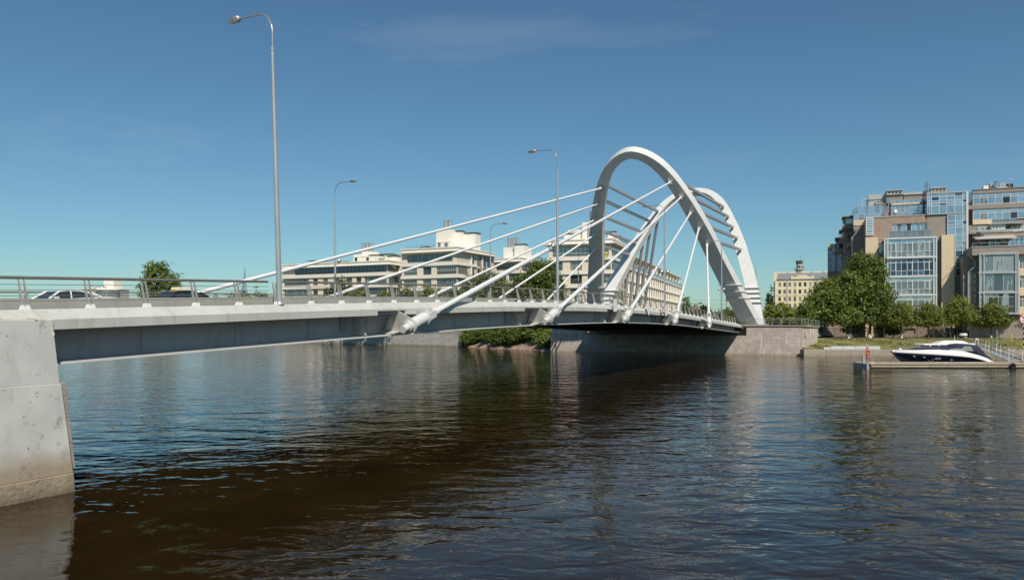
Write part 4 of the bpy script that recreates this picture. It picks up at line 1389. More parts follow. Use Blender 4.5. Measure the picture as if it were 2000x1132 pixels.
def holed(mb, P, p0, p1, z0, z1, holes, rev=0.3):
    """front sheet with openings and their reveals; P(p, inward, z)"""
    xs = sorted(set([p0, p1] + [min(max(h[k], p0), p1) for h in holes for k in (0, 1)]))
    zs = sorted(set([z0, z1] + [min(max(h[k], z0), z1) for h in holes for k in (2, 3)]))
    for a_, b_ in zip(xs[:-1], xs[1:]):
        for c_, d_ in zip(zs[:-1], zs[1:]):
            mx_, mz_ = (a_ + b_) / 2, (c_ + d_) / 2
            if any(h[0] < mx_ < h[1] and h[2] < mz_ < h[3] for h in holes): continue
            mb.face(P(a_, 0, c_), P(b_, 0, c_), P(b_, 0, d_), P(a_, 0, d_))
    for h in holes:
        a_, b_, c_, d_ = h[:4]
        mb.face(P(a_, 0, c_), P(a_, rev, c_), P(a_, rev, d_), P(a_, 0, d_))
        mb.face(P(b_, 0, c_), P(b_, rev, c_), P(b_, rev, d_), P(b_, 0, d_))
        mb.face(P(a_, 0, c_), P(b_, 0, c_), P(b_, rev, c_), P(a_, rev, c_))
        mb.face(P(a_, 0, d_), P(b_, 0, d_), P(b_, rev, d_), P(a_, rev, d_))
    return mb
def bx(name, fr, m, parent, p0, p1, v0, v1, z0, z1, bevel=0.0):
    return MB().box(p0, p1, v0, v1, z0, z1, fr).build(name, M[m], parent, bevel=bevel)
def chimney_caps(fr, parent, items):
    """(p, v, z, w, h) render-clad stacks with a flat dark cap"""
    for (p, v, z, w, h) in items:
        c = bx('chimney', fr, 'cream_lt', parent, p, p + w, v, v + w * 0.7, z, z + h)
        bx('chimney_cap', fr, 'roof_dark', c, p - 0.25, p + w + 0.25, v - 0.25, v + w * 0.7 + 0.25, z + h + 0.12, z + h + 0.26)
def roof_rail(fr, parent, p0, p1, v, z, v1=None):
    g_ = MB()
    for zz in (0.5, 1.0): g_.box(p0, p1, v, v + 0.04, z + zz, z + zz + 0.04, fr)
    n_ = int((p1 - p0) / 1.5)
    for k in range(n_ + 1):
        p = p0 + (p1 - p0) * k / n_
        g_.box(p - 0.02, p + 0.02, v + 0.045, v + 0.085, z, z + 1.04, fr)
    tag(g_.build('roof_railing', M['dark'], parent), None, None, None, None)
def pipes(fr, parent, p, v, z, n_, h=3.0):
    for k in range(n_):
        q = fr.P(p + k * 1.5, v, z)
        MB().tube([q, q + Vector((0, 0, h))], 0.55, 10).tube([q + Vector((0, 0, h)), q + Vector((0, 0, h + 0.1))], 0.62, 10).build('flue_pipe', M['galv'], parent, smooth=True)

# ------------------------------------------------------------------ cream residential blocks on the left
F1 = Fr(-15.2 - 63.9 * 0.892, 213 + 63.9 * 0.452, -math.atan2(0.452, 0.892))
GZ = 3.3
def storey_block(name, label, fr, p0, p1, depth, zt, rows, front, side_right=None, over=1.1, v0=0.0, parts=True):
    """cream block: rows = [(zbot, ztop)] of the window bands from the top; front = per-row openings (a, b, cols, kind)"""
    o = thing(name, fr.P(p0, v0, GZ), label, 'building', 'cream residential blocks beyond the bridge')
    zb = GZ
    holes = []
    for (c_, d_), ops in zip(rows, front):
        for op in ops: holes.append((op[0], op[1], c_ if op[3] != 'door' else c_ - 0.5, d_))
    mb = MB()
    holed(mb, lambda p, v, z: fr.P(p, v0 + v, z), p0, p1, zb, zt - 0.9, holes)
    mb.build('front_wall', M['cream'], o)
    k = 0
    for (c_, d_), ops in zip(rows, front):
        for op in ops:
            kind = op[3]
            if kind == 'loggia':
                window(fr, o, op[0], op[1], c_ + 1.0, d_, v0 + 0.22, op[2], 1, 0.10, 'frame_dark', 'glass_room', name='window')
                window(fr, o, op[0], op[1], c_, c_ + 1.0, v0 + 0.18, max(1, op[2] // 2), 1, 0.06, 'frame_dark', 'glass_green', name='balcony_glass')
            elif kind == 'door':
                window(fr, o, op[0], op[1], c_ - 0.5, d_, v0 + 0.25, op[2], 1, 0.10, 'frame_dark', 'glass_dark')
                g_ = MB()
                for q in range(9): g_.box(op[0] + q * (op[1] - op[0]) / 8 - 0.015, op[0] + q * (op[1] - op[0]) / 8 + 0.015, v0 - 0.05, v0 - 0.02, c_ - 0.5, c_ + 0.5, fr)
                g_.box(op[0], op[1], v0 - 0.06, v0 - 0.015, c_ + 0.5, c_ + 0.55, fr)
                g_.build('balcony_grille', M['dark'], o)
            else:
                window(fr, o, op[0], op[1], c_, d_, v0 + 0.25, op[2], 1, 0.10, 'frame_dark', 'glass_dark')
    # body behind the sheet
    bx('body', fr, 'cream_side', o, p0 + 0.01, p1 - 0.01, v0 + 0.45, v0 + depth, zb, zt - 0.95)
    # string courses and cornice
    for i, (c_, d_) in enumerate(rows):
        zz = d_ + 0.25
        if i: bx('string_course', fr, 'cream_lt', o, p0 - 0.3, p1 + 0.35, v0 - 0.35, v0 + depth * 0.5, zz, zz + 0.75)
        if i: bx('string_fillet', fr, 'cream_side', o, p0 - 0.12, p1 + 0.12, v0 - 0.16, v0 + 4, zz + 0.753, zz + 1.05)
    bx('cornice', fr, 'cream_lt', o, p0 - over, p1 + over, v0 - over, v0 + depth + 0.3, zt - 0.9, zt - 0.62)
    bx('attic', fr, 'cream_lt', o, p0 - 0.1, p1 + 0.1, v0 - 0.1, v0 + depth + 0.1, zt - 0.617, zt + 0.25)
    bx('cornice_lip', fr, 'cream_lt', o, p0 - 0.4, p1 + 0.4, v0 - 0.4, v0 + depth + 0.4, zt + 0.253, zt + 0.45)
    return o
# long lower block
rA = [(19.7, 22.4), (16.5, 19.05), (13.2, 15.7), (9.9, 12.4), (6.6, 9.1)]
colsA = [(0.6, 10.6, 6, 'loggia'), (12.3, 14.2, 2, 'door'), (16.2, 18.2, 2, 'door'), (20.6, 22.6, 2, 'door'), (25.4, 27.4, 2, 'door'), (28.9, 30.8, 2, 'door'), (32.0, 40.0, 14, 'loggia')]
frA = [[(5.0, 40.0, 24, 'loggia')]] + [colsA] * 4
bA = storey_block('apartment_building', 'long low cream apartment block behind the nearest lamp and thick cable', F1, 0, 40.4, 16, 23.3, rA, frA)
for i, (c_, d_) in enumerate(rA):      # return on the right
    window(F1, bA, 1.2, 6.0, c_ + 0.2, d_, 40.46, 4, 1, 0.1, 'frame_dark', 'glass_dark', rz=R(90)) if False else None
def side_windows(fr, o, p_side, vs, rows, w, cols=2, mg='glass_dark', frame='frame_dark'):
    """windows on the right-hand side wall"""
    for (c_, d_) in rows:
        for v in vs:
            mw = fr.m @ Matrix.Translation((p_side, v, c_)) @ Matrix.Rotation(R(90), 4, 'Z')
            q = place('window', frame_mesh(w, d_ - c_, cols, 1, 0.1, M[frame]), o, mw)
            place('pane', pane_mesh(w - 0.1, d_ - c_ - 0.1, M[mg]), q, mw @ Matrix.Translation((0.05, 0.03, 0.05)))
side_windows(F1, bA, 40.48, [0.6, 4.5], rA, 3.4, 4, 'glass_room')
bx('stair_wall', F1, 'cream', bA, 40.45, 45.3, 5, 16, GZ, 23.0)
chimney_caps(F1, bA, [(5, 6, 23.7, 3.2, 1.3), (29, 6, 23.7, 3.6, 2.2), (36.5, 5, 23.7, 3.4, 1.6), (31, 9, 23.7, 4.2, 2.6), (18, 7, 23.7, 2, 0.7), (34.2, 4, 23.7, 1.2, 0.7)])
bx('lift_house', F1, 'cream_lt', bA, 21.5, 28.5, 8, 14, 23.7, 26.6)
bx('lift_house_upper', F1, 'cream_lt', bA, 24.0, 27.6, 9, 13, 26.603, 27.6)
pipes(F1, bA, 23.8, 10, 27.6, 3, 2.6)
roof_rail(F1, bA, 10, 21, 2, 23.75)
# tall block
rB = [(22.1, 24.8), (18.7, 21.3), (15.2, 17.8), (11.7, 14.3), (8.2, 10.8), (4.6, 7.2)]
colB = [(46.0, 50.6, 6, 'loggia'), (52.6, 55.4, 4, 'win'), (57.2, 63.7, 9, 'loggia')]
frB = [[(47.2, 62.4, 14, 'loggia')]] + [colB] * 5
bB = storey_block('apartment_building', 'tall cream apartment block with roof stacks left of the leafy tree', F1, 45.4, 63.9, 21.6, 26.2, rB, frB)
side_windows(F1, bB, 63.95, [0.5], rB[1:], 5.0, 7, 'glass_room')
side_windows(F1, bB, 63.95, [8.0, 11.4], rB, 1.3, 2)
side_windows(F1, bB, 63.95, [14.6, 17.2], rB, 1.9, 2, 'glass_room')
for v in (7.4, 13.8): bx('pilaster', F1, 'cream_lt', bB, 63.92, 64.3, v, v + 0.35, GZ, 25.2)
bx('slot', F1, 'grey_tile', bB, 63.9, 64.02, 12.9, 13.7, GZ, 25.0)
bx('lift_house', F1, 'cream_lt', bB, 53.2, 58.0, 6, 12, 26.6, 32.4)
chimney_caps(F1, bB, [(56.8, 9, 26.6, 3.0, 5.4), (59.3, 11, 26.6, 4.2, 4.9), (49, 5, 26.6, 1.5, 0.9), (50.6, 5, 26.6, 1.0, 0.7), (47.4, 6, 26.6, 1.4, 0.7)])
pipes(F1, bB, 55.2, 8, 32.4, 2, 2.8)
roof_rail(F1, bB, 45.8, 52.8, 1.5, 26.65)
for (fr_, o_, p_, v_, z_, w_) in ((F1, bA, 21.5, 8, 23.7, 7.0), (F1, bB, 53.2, 6, 26.6, 4.8)):
    window(fr_, o_, p_ + 0.6, p_ + 1.5, z_ + 0.3, z_ + 2.0, v_ - 0.1, 1, 1, 0.08, 'frame_dark', 'glass_dark')
    window(fr_, o_, p_ + w_ - 1.9, p_ + w_ - 0.9, z_ + 0.7, z_ + 1.9, v_ - 0.1, 2, 1, 0.08, 'frame_dark', 'glass_dark')
    bx('lift_house_cap', fr_, 'cream_lt', o_, p_ - 0.12, p_ + w_ + 0.12, v_ - 0.14, v_ - 0.02, z_ + 2.2, z_ + 2.35)
roof_rail(F1, bA, 30, 40, 1.2, 23.75)
roof_rail(F1, bB, 53.5, 63.5, 1.2, 26.65)
# block behind
F3 = Fr(-6.0, 251.0, F1.ang)
rC = [(22.2, 24.6), (18.8, 21.2), (15.4, 17.8), (12.0, 14.4), (8.6, 11)]
frC = [[(1.0, 9.2, 7, 'loggia')]] + [[(0.6, 4.6, 4, 'loggia'), (5.6, 9.6, 4, 'loggia')]] * 4
bC = storey_block('apartment_building', 'farther cream apartment block half hidden behind the leafy tree', F3, 0, 10.4, 18, 26.0, rC, frC)
side_windows(F3, bC, 10.45, [1, 6, 11], rC, 2.4, 2)
bx('lift_house', F3, 'cream_lt', bC, 1.0, 8.5, 5, 11, 26.4, 30.4)
chimney_caps(F3, bC, [(5.6, 4, 26.4, 3.6, 4.6)])
pipes(F3, bC, 2.2, 7, 30.4, 3, 3.2)
# corner block with the long receding side
F4 = Fr(24.7 - 16.2 * 0.9455, 190 + 16.2 * 0.3256, -R(19))
rD = [(21.6, 24.6), (18.2, 20.9), (14.8, 17.4), (11.3, 14.0), (7.8, 10.5), (4.4, 7.0)]
colD = [(0.5, 3.6, 4, 'loggia'), (5.6, 8.6, 3, 'win'), (11.4, 15.9, 6, 'loggia')]
frD = [[(1.0, 15.4, 13, 'loggia')]] + [colD] * 5
bD = storey_block('apartment_building', 'cream corner block behind the arch foot with a very long receding side', F4, 0, 16.2, 22, 26.0, rD, frD)
side_windows(F4, bD, 16.25, [0.4, 5.6], rD[1:], 4.6, 6, 'glass_blue')
side_windows(F4, bD, 16.25, [0.4, 5.6, 10.8, 16], rD[:1], 4.6, 4, 'glass_dark')
side_windows(F4, bD, 16.25, [11.5, 16.5], rD[1:], 3.0, 3, 'glass_dark')
# long wing along the side street
wing_o = bx('wing_body', F4, 'cream', bD, 1.5, 16.0, 22.0, 150, GZ, 20.9)
bx('wing_attic', F4, 'cream_side', bD, 1.8, 14.2, 22.3, 149, 20.9, 24.4)
bx('wing_eaves', F4, 'cream_lt', bD, 1.0, 16.4, 21.8, 150.5, 24.4, 24.75)
bx('wing_roof', F4, 'tin_roof', bD, 2.5, 14.5, 23, 149, 24.753, 25.3)
rW = [(17.6, 20.0), (14.2, 16.6), (10.8, 13.2), (7.4, 9.8), (4.2, 6.6)]
for i in range(5):
    bx('wing_string', F4, 'cream_lt', bD, 15.9, 16.45, 21.9, 150.2, rW[i][1] + 0.25, rW[i][1] + 0.62)
nb_ = 26
for k in range(nb_):
    v = 23.2 + k * (126.0 / nb_)
    side_windows(F4, bD, 16.06, [v + 1.0, v + 2.9], rW, 1.35, 1)
    bx('pier', F4, 'cream_lt', bD, 15.99, 16.35, v - 0.1, v + 0.45, GZ, 20.6)
    if k % 2 == 0: side_windows(F4, bD, 14.25, [v + 0.6, v + 3.4], [(21.4, 23.9)], 2.2, 2, 'glass_room')
g_ = MB(); g_.box(16.2, 16.26, 22, 150, 20.95, 22.0, F4)
g_.build('terrace_glass', M['glass_rail'], bD)
for k in range(14): bx('terrace_wall', F4, 'cream_lt', bD, 14.2, 16.0, 24 + k * 9, 24.5 + k * 9, 20.95, 23.6)
bx('lift_house', F4, 'cream_lt', bD, 3.5, 11.5, 6, 12, 26.4, 29.6)
bx('lift_house_upper', F4, 'cream_lt', bD, 7.5, 12.0, 5, 11, 26.4, 31.3)
chimney_caps(F4, bD, [(2.6, 5, 26.4, 3.2, 2.0), (9.5, 4, 26.4, 2.6, 4.6), (14.0, 6, 26.4, 1.8, 2.2), (14.6, 10, 26.4, 1.6, 1.5)])
pipes(F4, bD, 9.2, 8, 31.3, 2, 3.0)
roof_rail(F4, bD, 0.4, 4.0, 1.0, 26.45)
g_ = MB()
for v in range(2, 22): g_.box(16.2, 16.26, v, v + 0.06, 26.4, 27.5, F4)
g_.box(16.27, 16.33, 2, 21, 27.4, 27.5, F4)
g_.build('roof_railing', M['dark'], bD)
# yellow banner on the corner block: two boxes of figures, too small to read
bn = bx('banner', F4, 'banner_y', bD, 12.2, 15.3, -0.42, -0.38, 21.7, 23.0)
for k in range(6):
    p = 12.45 + k * 0.46 + (0.22 if k > 2 else 0)
    bx('banner_figure', F4, 'ink', bn, p, p + 0.28, -0.435, -0.423, 22.05, 22.65)
    bx('banner_figure', F4, 'banner_y', bn, p + 0.07, p + 0.21, -0.447, -0.437, 22.15 + 0.05 * (k % 3), 22.45 + 0.05 * (k % 2))

# ------------------------------------------------------------------ yellow building, chimney, far things
F5 = Fr(133.9, 391.0, -R(19))
yb = thing('yellow_building', F5.P(0, 0, 2.6), 'old yellow plaster building with a small roof turret behind the trees', 'building')
holes = []; wins = []
for i, zc in enumerate((24.8, 21.2, 17.5, 14.0, 10.5, 7.0)):
    for j in range(14):
        p = 1.6 + j * 2.42
        holes.append((p, p + 1.25, zc - 1.05, zc + 1.05))
        wins.append((p, zc, i, j))
mb = MB(); holed(mb, lambda p, v, z: F5.P(p, v, z), 0, 36, 2.6, 27.4, holes, 0.3)
mb.build('front_wall', M['yellow_wall'], yb)
for p, zc, i, j in wins:
    window(F5, yb, p, p + 1.25, zc - 1.05, zc + 1.05, 0.2, 2, [0.62], 0.09, 'frame_lt' if (j + i) % 3 == 0 else 'frame_dark', 'glass_dark')
bx('body', F5, 'yellow_wall', yb, 0.02, 35.9, 0.42, 16, 2.6, 27.3)
bx('left_bay', F5, 'yellow_wall', yb, -0.6, 0.9, 2, 16, 2.6, 31.2)
bx('string_course', F5, 'yellow_wall', yb, -0.1, 36.1, -0.18, 0.0, 19.35, 19.6)
MB().hexa([F5.P(0.9, -0.5, 27.4), F5.P(36, -0.5, 27.4), F5.P(36, 16, 27.4), F5.P(0.9, 16, 27.4)], [F5.P(1.5, 5.5, 31.0), F5.P(36, 5.5, 31.0), F5.P(36, 11, 31.0), F5.P(1.5, 11, 31.0)]).build('roof', M['tin_roof'], yb)
bx('attic', F5, 'yellow_wall', yb, 8.6, 17.4, -0.12, 0.3, 27.4, 28.6)
bx('attic_step', F5, 'yellow_wall', yb, 10.6, 15.4, -0.14, 0.3, 28.603, 29.5)
for p in (7.6, 17.5): bx('pinnacle', F5, 'yellow_wall', yb, p, p + 1.0, -0.12, 0.8, 27.4, 29.2)
for k in range(5): bx('ridge_block', F5, 'yellow_wall', yb, 1.2 + k * 5.6, 5.6 + k * 5.6, 5.6, 9, 30.8, 31.6)
g_ = MB(); q = F5.P(5.9, -0.25, 2.6); g_.tube([q, q + Vector((0, 0, 24.7))], 0.12, 6); g_.build('downpipe', M['galv'], yb)
c = F5.P(11.8, 7, 31.0)
tw_ = MB().lathe(c, [(1.9, 0), (1.9, 1.4), (2.6, 1.6), (2.6, 1.85), (1.55, 1.86), (1.5, 4.6)], 8).build('turret', M['vent_grey'], yb)
MB().lathe(c + Vector((0, 0, 4.6)), [(1.6, 0), (1.75, 0.2), (1.75, 1.5), (1.3, 1.7)], 8).build('turret_top', M['roof_dark'], tw_)
g_ = MB()
for k in range(12):
    w = k * math.pi / 6
    q = c + Vector((2.55 * math.cos(w), 2.55 * math.sin(w), 1.85)); g_.tube([q, q + Vector((0, 0, 1.0))], 0.05, 5)
g_.tube([c + Vector((0.5, 0, 6)), c + Vector((0.5, 0, 9.5))], 0.06, 5); g_.tube([c + Vector((-2, 0, 6.3)), c + Vector((3, 0, 6.3))], 0.05, 5)
g_.build('turret_railing', M['dark'], tw_)
for k in range(4):
    w = -0.5 - k * 0.7
    q = c + Vector((1.52 * math.cos(w), 1.52 * math.sin(w), 2.6)); MB().box(q.x - 0.3, q.x + 0.3, q.y - 0.1, q.y + 0.1, q.z, q.z + 1.1).build('turret_window', M['glass_dark'], tw_)

ch = thing('factory_chimney', (224, 800, 2.6), 'distant red and white banded factory chimney seen beneath the near arch leg', 'chimney')
zc = 2.6
for k, h in enumerate((9, 8, 8, 11)):
    MB().lathe((224, 800, zc), [(1.35 - k * 0.08, 0), (1.30 - k * 0.08, h)], 14).build('band', M['chimney_red' if k % 2 == 1 else 'chimney_white'], ch, smooth=True)
    zc += h

tw = thing('skyscraper', (-2088, 6000, 0), 'slender tapering glass skyscraper far off on the horizon', 'skyscraper')
secs = []
for k in range(24):
    h = k / 23
    r_t = (52 * (1 - h) ** 1.05 * (1 + 0.35 * math.sin(math.pi * min(1, h * 1.6)) * (1 - h)) + 0.8)
    a0 = h * 1.57
    ring_ = []
    for j in range(10):
        w = a0 + j * math.pi / 5
        rr_ = r_t * (1.0 if j % 2 == 0 else 0.82)
        ring_.append((-2088 + rr_ * math.cos(w), 6000 + rr_ * math.sin(w), h * 448))
    secs.append(ring_)
MB().loft(secs).build('glass_body', M['hazed_tower_glass'], tw)
MB().lathe((-2088, 6000, 446), [(1.2, 0), (0.4, 18)], 6).build('spire', M['galv'], tw)

# pale rounded building far left, behind the white car
F6 = Fr(-224, 400, -R(16))
rb_ = thing('rounded_building', F6.P(10, 0, 2.6), 'pale apartment building with a rounded glass corner behind the white car', 'building')
bx('body', F6, 'vent_grey', rb_, 0, 17, 0.5, 14, 2.6, 23.0)
bx('tower', F6, 'cream_lt', rb_, 10, 16.5, 4, 10, 23.0, 27.6)
MB().lathe(F6.P(13.5, 3.2, 2.6), [(4.6, 0), (4.6, 19.8)], 20).build('glass_corner', M['glass_room'], rb_, smooth=True)
for k in range(6):
    MB().lathe(F6.P(13.5, 3.2, 4.4 + k * 3.4), [(4.85, 0), (4.85, 0.7)], 20).build('floor_band', M['cream_lt'], rb_)
MB().lathe(F6.P(13.5, 3.2, 22.4), [(5.6, 0), (5.6, 0.5)], 20).build('roof_rim', M['cream_lt'], rb_)
for i in range(5):
    for k in range(4):
        window(F6, rb_, 0.6 + k * 2.2, 2.2 + k * 2.2, 5.2 + i * 3.4, 7.2 + i * 3.4, 0.44, 2, 1, 0.09, 'frame_dark', 'glass_dark')
for k in range(7): chimney_caps(F6, rb_, [(-1.5 + k * 2.0, 3 + (k % 2), 23.0, 1.0, 0.8 + 0.4 * (k % 3))]) if k > 0 else None
bx('body_roof', F6, 'cream_lt', rb_, -4.0, 17.4, 0.1, 14.4, 22.95, 23.35)

# low pinkish wall building near the skyscraper foot
F7 = Fr(-98, 300, -R(20))
lb = thing('brick_annex', F7.P(0, 0, 2.6), 'low pinkish brick building seen through the railing beside the nearest lamp', 'building')
bx('wall', F7, 'chimney_white', lb, 0, 14, 0, 8, 2.6, 13.4)
bx('roof', F7, 'tin_roof', lb, -0.3, 14.3, -0.3, 8.3, 13.4, 13.8)
for k in range(5): window(F7, lb, 1 + k * 2.6, 2.4 + k * 2.6, 9.5, 11.5, -0.1, 2, 1, 0.08, 'frame_dark', 'glass_dark')

# ------------------------------------------------------------------ big residential building on the right
F8 = Fr(78.0, 150.0, -PH)
def U(u, y, v):
    """plan position along the front (p) and height z of a sight line through the photograph, on the plane v behind the front"""
    r = (u - 1000) / 1500.0
    ox, oy = F8.o.x + v * F8.n.x, F8.o.y + v * F8.n.y
    p = (r * oy - ox) / (F8.e.x - r * F8.e.y)
    d = oy + p * F8.e.y
    return p, CAM_Z + (630 - y) / 1500.0 * d
def rect(u0, y0, u1, y1, v):
    um, ym = (u0 + u1) / 2, (y0 + y1) / 2
    return U(u0, ym, v)[0], U(u1, ym, v)[0], U(um, y1, v)[1], U(um, y0, v)[1]
rbld = thing('residential_building', F8.P(0, 0, 2.6), 'stepped modern residential building of brown and cream tiles with blue glass bays', 'building')
def blk(name, m, u0, y0, u1, y1, v, depth, z0=None, bevel=0):
    p0, p1, za, zb = rect(u0, y0, u1, y1, v)
    if z0 is not None: za = z0
    return bx(name, F8, m, rbld, p0, p1, v, v + depth, za, zb, bevel)
def glz(u0, y0, u1, y1, v, cols, rows, fw=0.14, mf='frame_lt', mg='glass_blue', split=True, pick=None, name='glazing', holder=None):
    p0, p1, za, zb = rect(u0, y0, u1, y1, v)
    return window(F8, holder or rbld, p0, p1, za, zb, v - 0.12, cols, rows, fw, mf, mg, split, name, pick=pick)
G0 = 2.6
# -- lower mass with brown wall, windows cut into it
p0, p1, za, zb = rect(1690, 421, 1850, 640, 1.5)
hl = []
def hole(u0, y0, u1, y1, v=1.5):
    a_, b_, c_, d_ = rect(u0, y0, u1, y1, v); hl.append((a_, b_, c_, d_)); return a_, b_, c_, d_
hw_ = [(1744, 436, 1809, 460, 7, 1)]
for yy in (473, 509, 546, 583): hw_.append((1716, yy + 2, 1726, yy + 22, 1, 2))
for yy in (471, 508, 545, 582): hw_.append((1830.5, yy, 1838, yy + 22, 1, 2))
HR = [hole(*q[:4]) for q in hw_]
mb = MB(); holed(mb, lambda p, v, z: F8.P(p, 1.5 + v, z), p0, p1, G0 + 3.6, zb, hl, 0.35)
mb.build('brown_wall', M['brown_tile'], rbld)
for q, h in zip(hw_, HR):
    window(F8, rbld, h[0], h[1], h[2], h[3], 1.75, [0.12, 0.28, 0.42, 0.56, 0.7, 0.84] if q[4] == 7 else 1, 1 if q[4] == 7 else [0.62], 0.09, 'frame_lt' if q[4] == 7 else 'frame_grey', 'glass_navy' if q[4] == 7 else 'glass_dark', q[4] == 7,
           pick=(lambda i, j, g_: 'glass_dark' if i in (1, 3) else 'glass_blue') if q[4] == 7 else None)
bx('lower_body', F8, 'brown_tile', rbld, p0 + 0.02, p1 - 0.02, 1.9, 22, G0, zb - 0.05)
blk('parapet_cap', 'roof_panel', 1688.5, 420, 1850.5, 422, 1.4, 0.6)
glz(1691, 425, 1706, 459.5, 1.42, 1, 7, 0.16)
# balcony glass in front of the wide window
glz(1736, 450, 1820, 463.5, 0.35, 6, 1, 0.05, 'frame_grey', 'glass_rail', True, name='balcony_glass')
# balcony furniture
p_, z_ = U(1778, 461, 0.9)
tb = MB(); tb.box(p_ - 2, p_ + 1.2, 0.7, 1.2, z_ + 0.35, z_ + 0.75, F8); tb.build('balcony_screen', M['grey_tile'], rbld)
# -- cream piers
blk('cream_pier', 'cream_tile', 1690.5, 463.5, 1715, 640, 0.7, 1.2, G0)
blk('cream_pier', 'cream_tile', 1839, 458.5, 1864.5, 640, 0.5, 1.6, G0)
# -- glass bay with its white frame, five storeys
fl = [465, 503, 540, 576.5, 613]
p0b, p1b = U(1727.5, 550, -1.2)[0], U(1829.5, 550, -1.2)[0]
for k in range(4):
    _, _, za, zb = rect(1728, fl[k] + 1.6, 1829, fl[k + 1] - 1.6, -1.2)
    mgk = ['glass_curtain', 'glass_navy', 'glass_curtain', 'glass_curtain'][k]
    w_ = p1b - p0b
    cs = [0.055, 0.115, 0.225, 0.33, 0.435, 0.545, 0.65, 0.76, 0.865, 0.93]
    def pk(i, j, g_, k=k):
        if j == 2: return 'glass_blue' if k != 1 else 'glass_navy'
        if i in (0, 10): return 'glass_blue'
        return g_
    window(F8, rbld, p0b, p1b, za, zb, -1.2, cs, [0.30, 0.78], 0.085, 'frame_lt', mgk, True, 'glass_bay', pick=pk)
    # opening casements: thicker frames
    for ci in (2, 5, 8):
        a_, b_ = p0b + cs[ci - 1] * w_, p0b + cs[ci] * w_
        g_ = MB()
        c_, d_ = za + 0.30 * (zb - za), za + 0.78 * (zb - za)
        g_.box(a_ + 0.04, a_ + 0.14, -1.27, -1.21, c_, d_, F8); g_.box(b_ - 0.14, b_ - 0.04, -1.27, -1.21, c_, d_, F8)
        g_.box(a_ + 0.14, b_ - 0.14, -1.268, -1.21, c_, c_ + 0.10, F8); g_.box(a_ + 0.14, b_ - 0.14, -1.268, -1.21, d_ - 0.10, d_, F8)
        g_.build('casement', M['frame_lt'], rbld)
for k in range(5):
    z_ = U(1778, fl[k], -1.2)[1]
    bx('bay_beam', F8, 'frame_lt', rbld, p0b - 0.1, p1b + 0.1, -1.45, 1.4, z_ - 0.13, z_ + 0.13)
for p in (p0b - 0.06, p0b + 0.055 * (p1b - p0b), p0b + 0.935 * (p1b - p0b), p1b - 0.12):
    bx('bay_post', F8, 'frame_lt', rbld, p - 0.02, p + 0.17, -1.42, -1.15, U(1778, 613, -1.2)[1] + 0.18, U(1778, 465, -1.2)[1] - 0.172)
for (p, nm) in ((p0b, 'bay_side'), (p1b, 'bay_side')):
    bx(nm, F8, 'glass_room', rbld, p - 0.02, p + 0.02, -1.1, 1.45, U(1778, 612, -1.2)[1], U(1778, 466, -1.2)[1])
bx('bay_core', F8, 'glass_dark', rbld, p0b + 0.1, p1b - 0.1, -0.95, 1.45, U(1778, 612, -1.2)[1], U(1778, 466, -1.2)[1])
# -- blue glass tower
def tower_pick(i, j, g_):
    return 'glass_blue' if (i * 3 + j * 5) % 7 else 'glass_navy'
pT0, pT1 = U(1810.5, 395, 1.2)[0], U(1888, 395, 1.2)[0]
glz(1810.5, 377, 1888, 417.5, 1.2, [0.05, 0.115, 0.31, 0.5, 0.70, 0.90], [0.40, 0.53, 0.66, 0.84], 0.09, pick=tower_pick, name='glass_tower')
glz(1850, 418.5, 1888, 472, 1.2, [0.42, 0.80], [0.26, 0.53, 0.63, 0.76], 0.09, pick=tower_pick, name='glass_tower')
glz(1865.5, 473, 1888, 502, 1.2, [0.63], [0.45, 0.78], 0.09, pick=tower_pick, name='glass_tower')
glz(1865.5, 503, 1888, 540, 1.2, [0.63], [0.45, 0.78], 0.15, 'frame_grey', 'glass_navy', name='glass_tower')
zt_ = U(1850, 377, 1.2)[1]
bx('tower_body', F8, 'grey_tile', rbld, pT0 + 0.05, pT1 - 0.05, 1.4, 16, G0, zt_ - 0.1)
bx('tower_left_return', F8, 'glass_navy', rbld, pT0 - 0.06, pT0 + 0.02, 1.25, 6.4, U(1810, 418, 1.2)[1], zt_)
bx('tower_edge', F8, 'frame_lt', rbld, pT1 - 0.1, pT1 + 0.25, 0.95, 1.3, U(1888, 540, 1.2)[1], zt_ + 0.15)
blk('tower_cap', 'roof_panel', 1809.5, 374.8, 1889, 376.8, 1.0, 15)
# dark lower link between cream pier and right block
blk('link', 'grey_tile', 1864.6, 540, 1886, 660, 2.2, 10, G0)
glz(1866, 545, 1884, 575, 2.1, 2, 2, 0.12, 'frame_dark', 'glass_dark', name='glazing')
# -- set-back storeys on the left
def sb_pick(i, j, g_): return 'glass_blue' if j else ('glass_room' if (i % 3) else 'glass_blue')
pS0, pS1 = U(1667, 415, 6.0)[0], U(1729, 415, 6.0)[0]
glz(1667, 402, 1729, 429, 6.0, 6, [0.18, 0.42], 0.10, 'frame_grey', 'glass_blue', pick=sb_pick, name='setback_glazing')
blk('setback_body', 'grey_tile', 1667.3, 402.5, 1800, 430, 6.2, 16, G0)
blk('cream_band', 'cream_tile', 1667, 429.5, 1689, 440, 5.8, 0.6)
blk('setback_pier', 'grey_tile', 1667, 440.5, 1690, 640, 5.9, 0.6, G0)
glz(1740, 390, 1803, 419, 5.8, 7, [0.2, 0.4, 0.62, 0.8], 0.10, 'frame_grey', 'glass_blue', pick=lambda i, j, g_: 'glass_blue' if j != 3 else 'glass_curtain', name='setback_glazing')
blk('setback_strip', 'cream_tile', 1741, 396.5, 1802, 399.3, 5.55, 0.2)
blk('corner_strip', 'granite_pink', 1727.5, 397, 1729.5, 421, 5.5, 0.4)
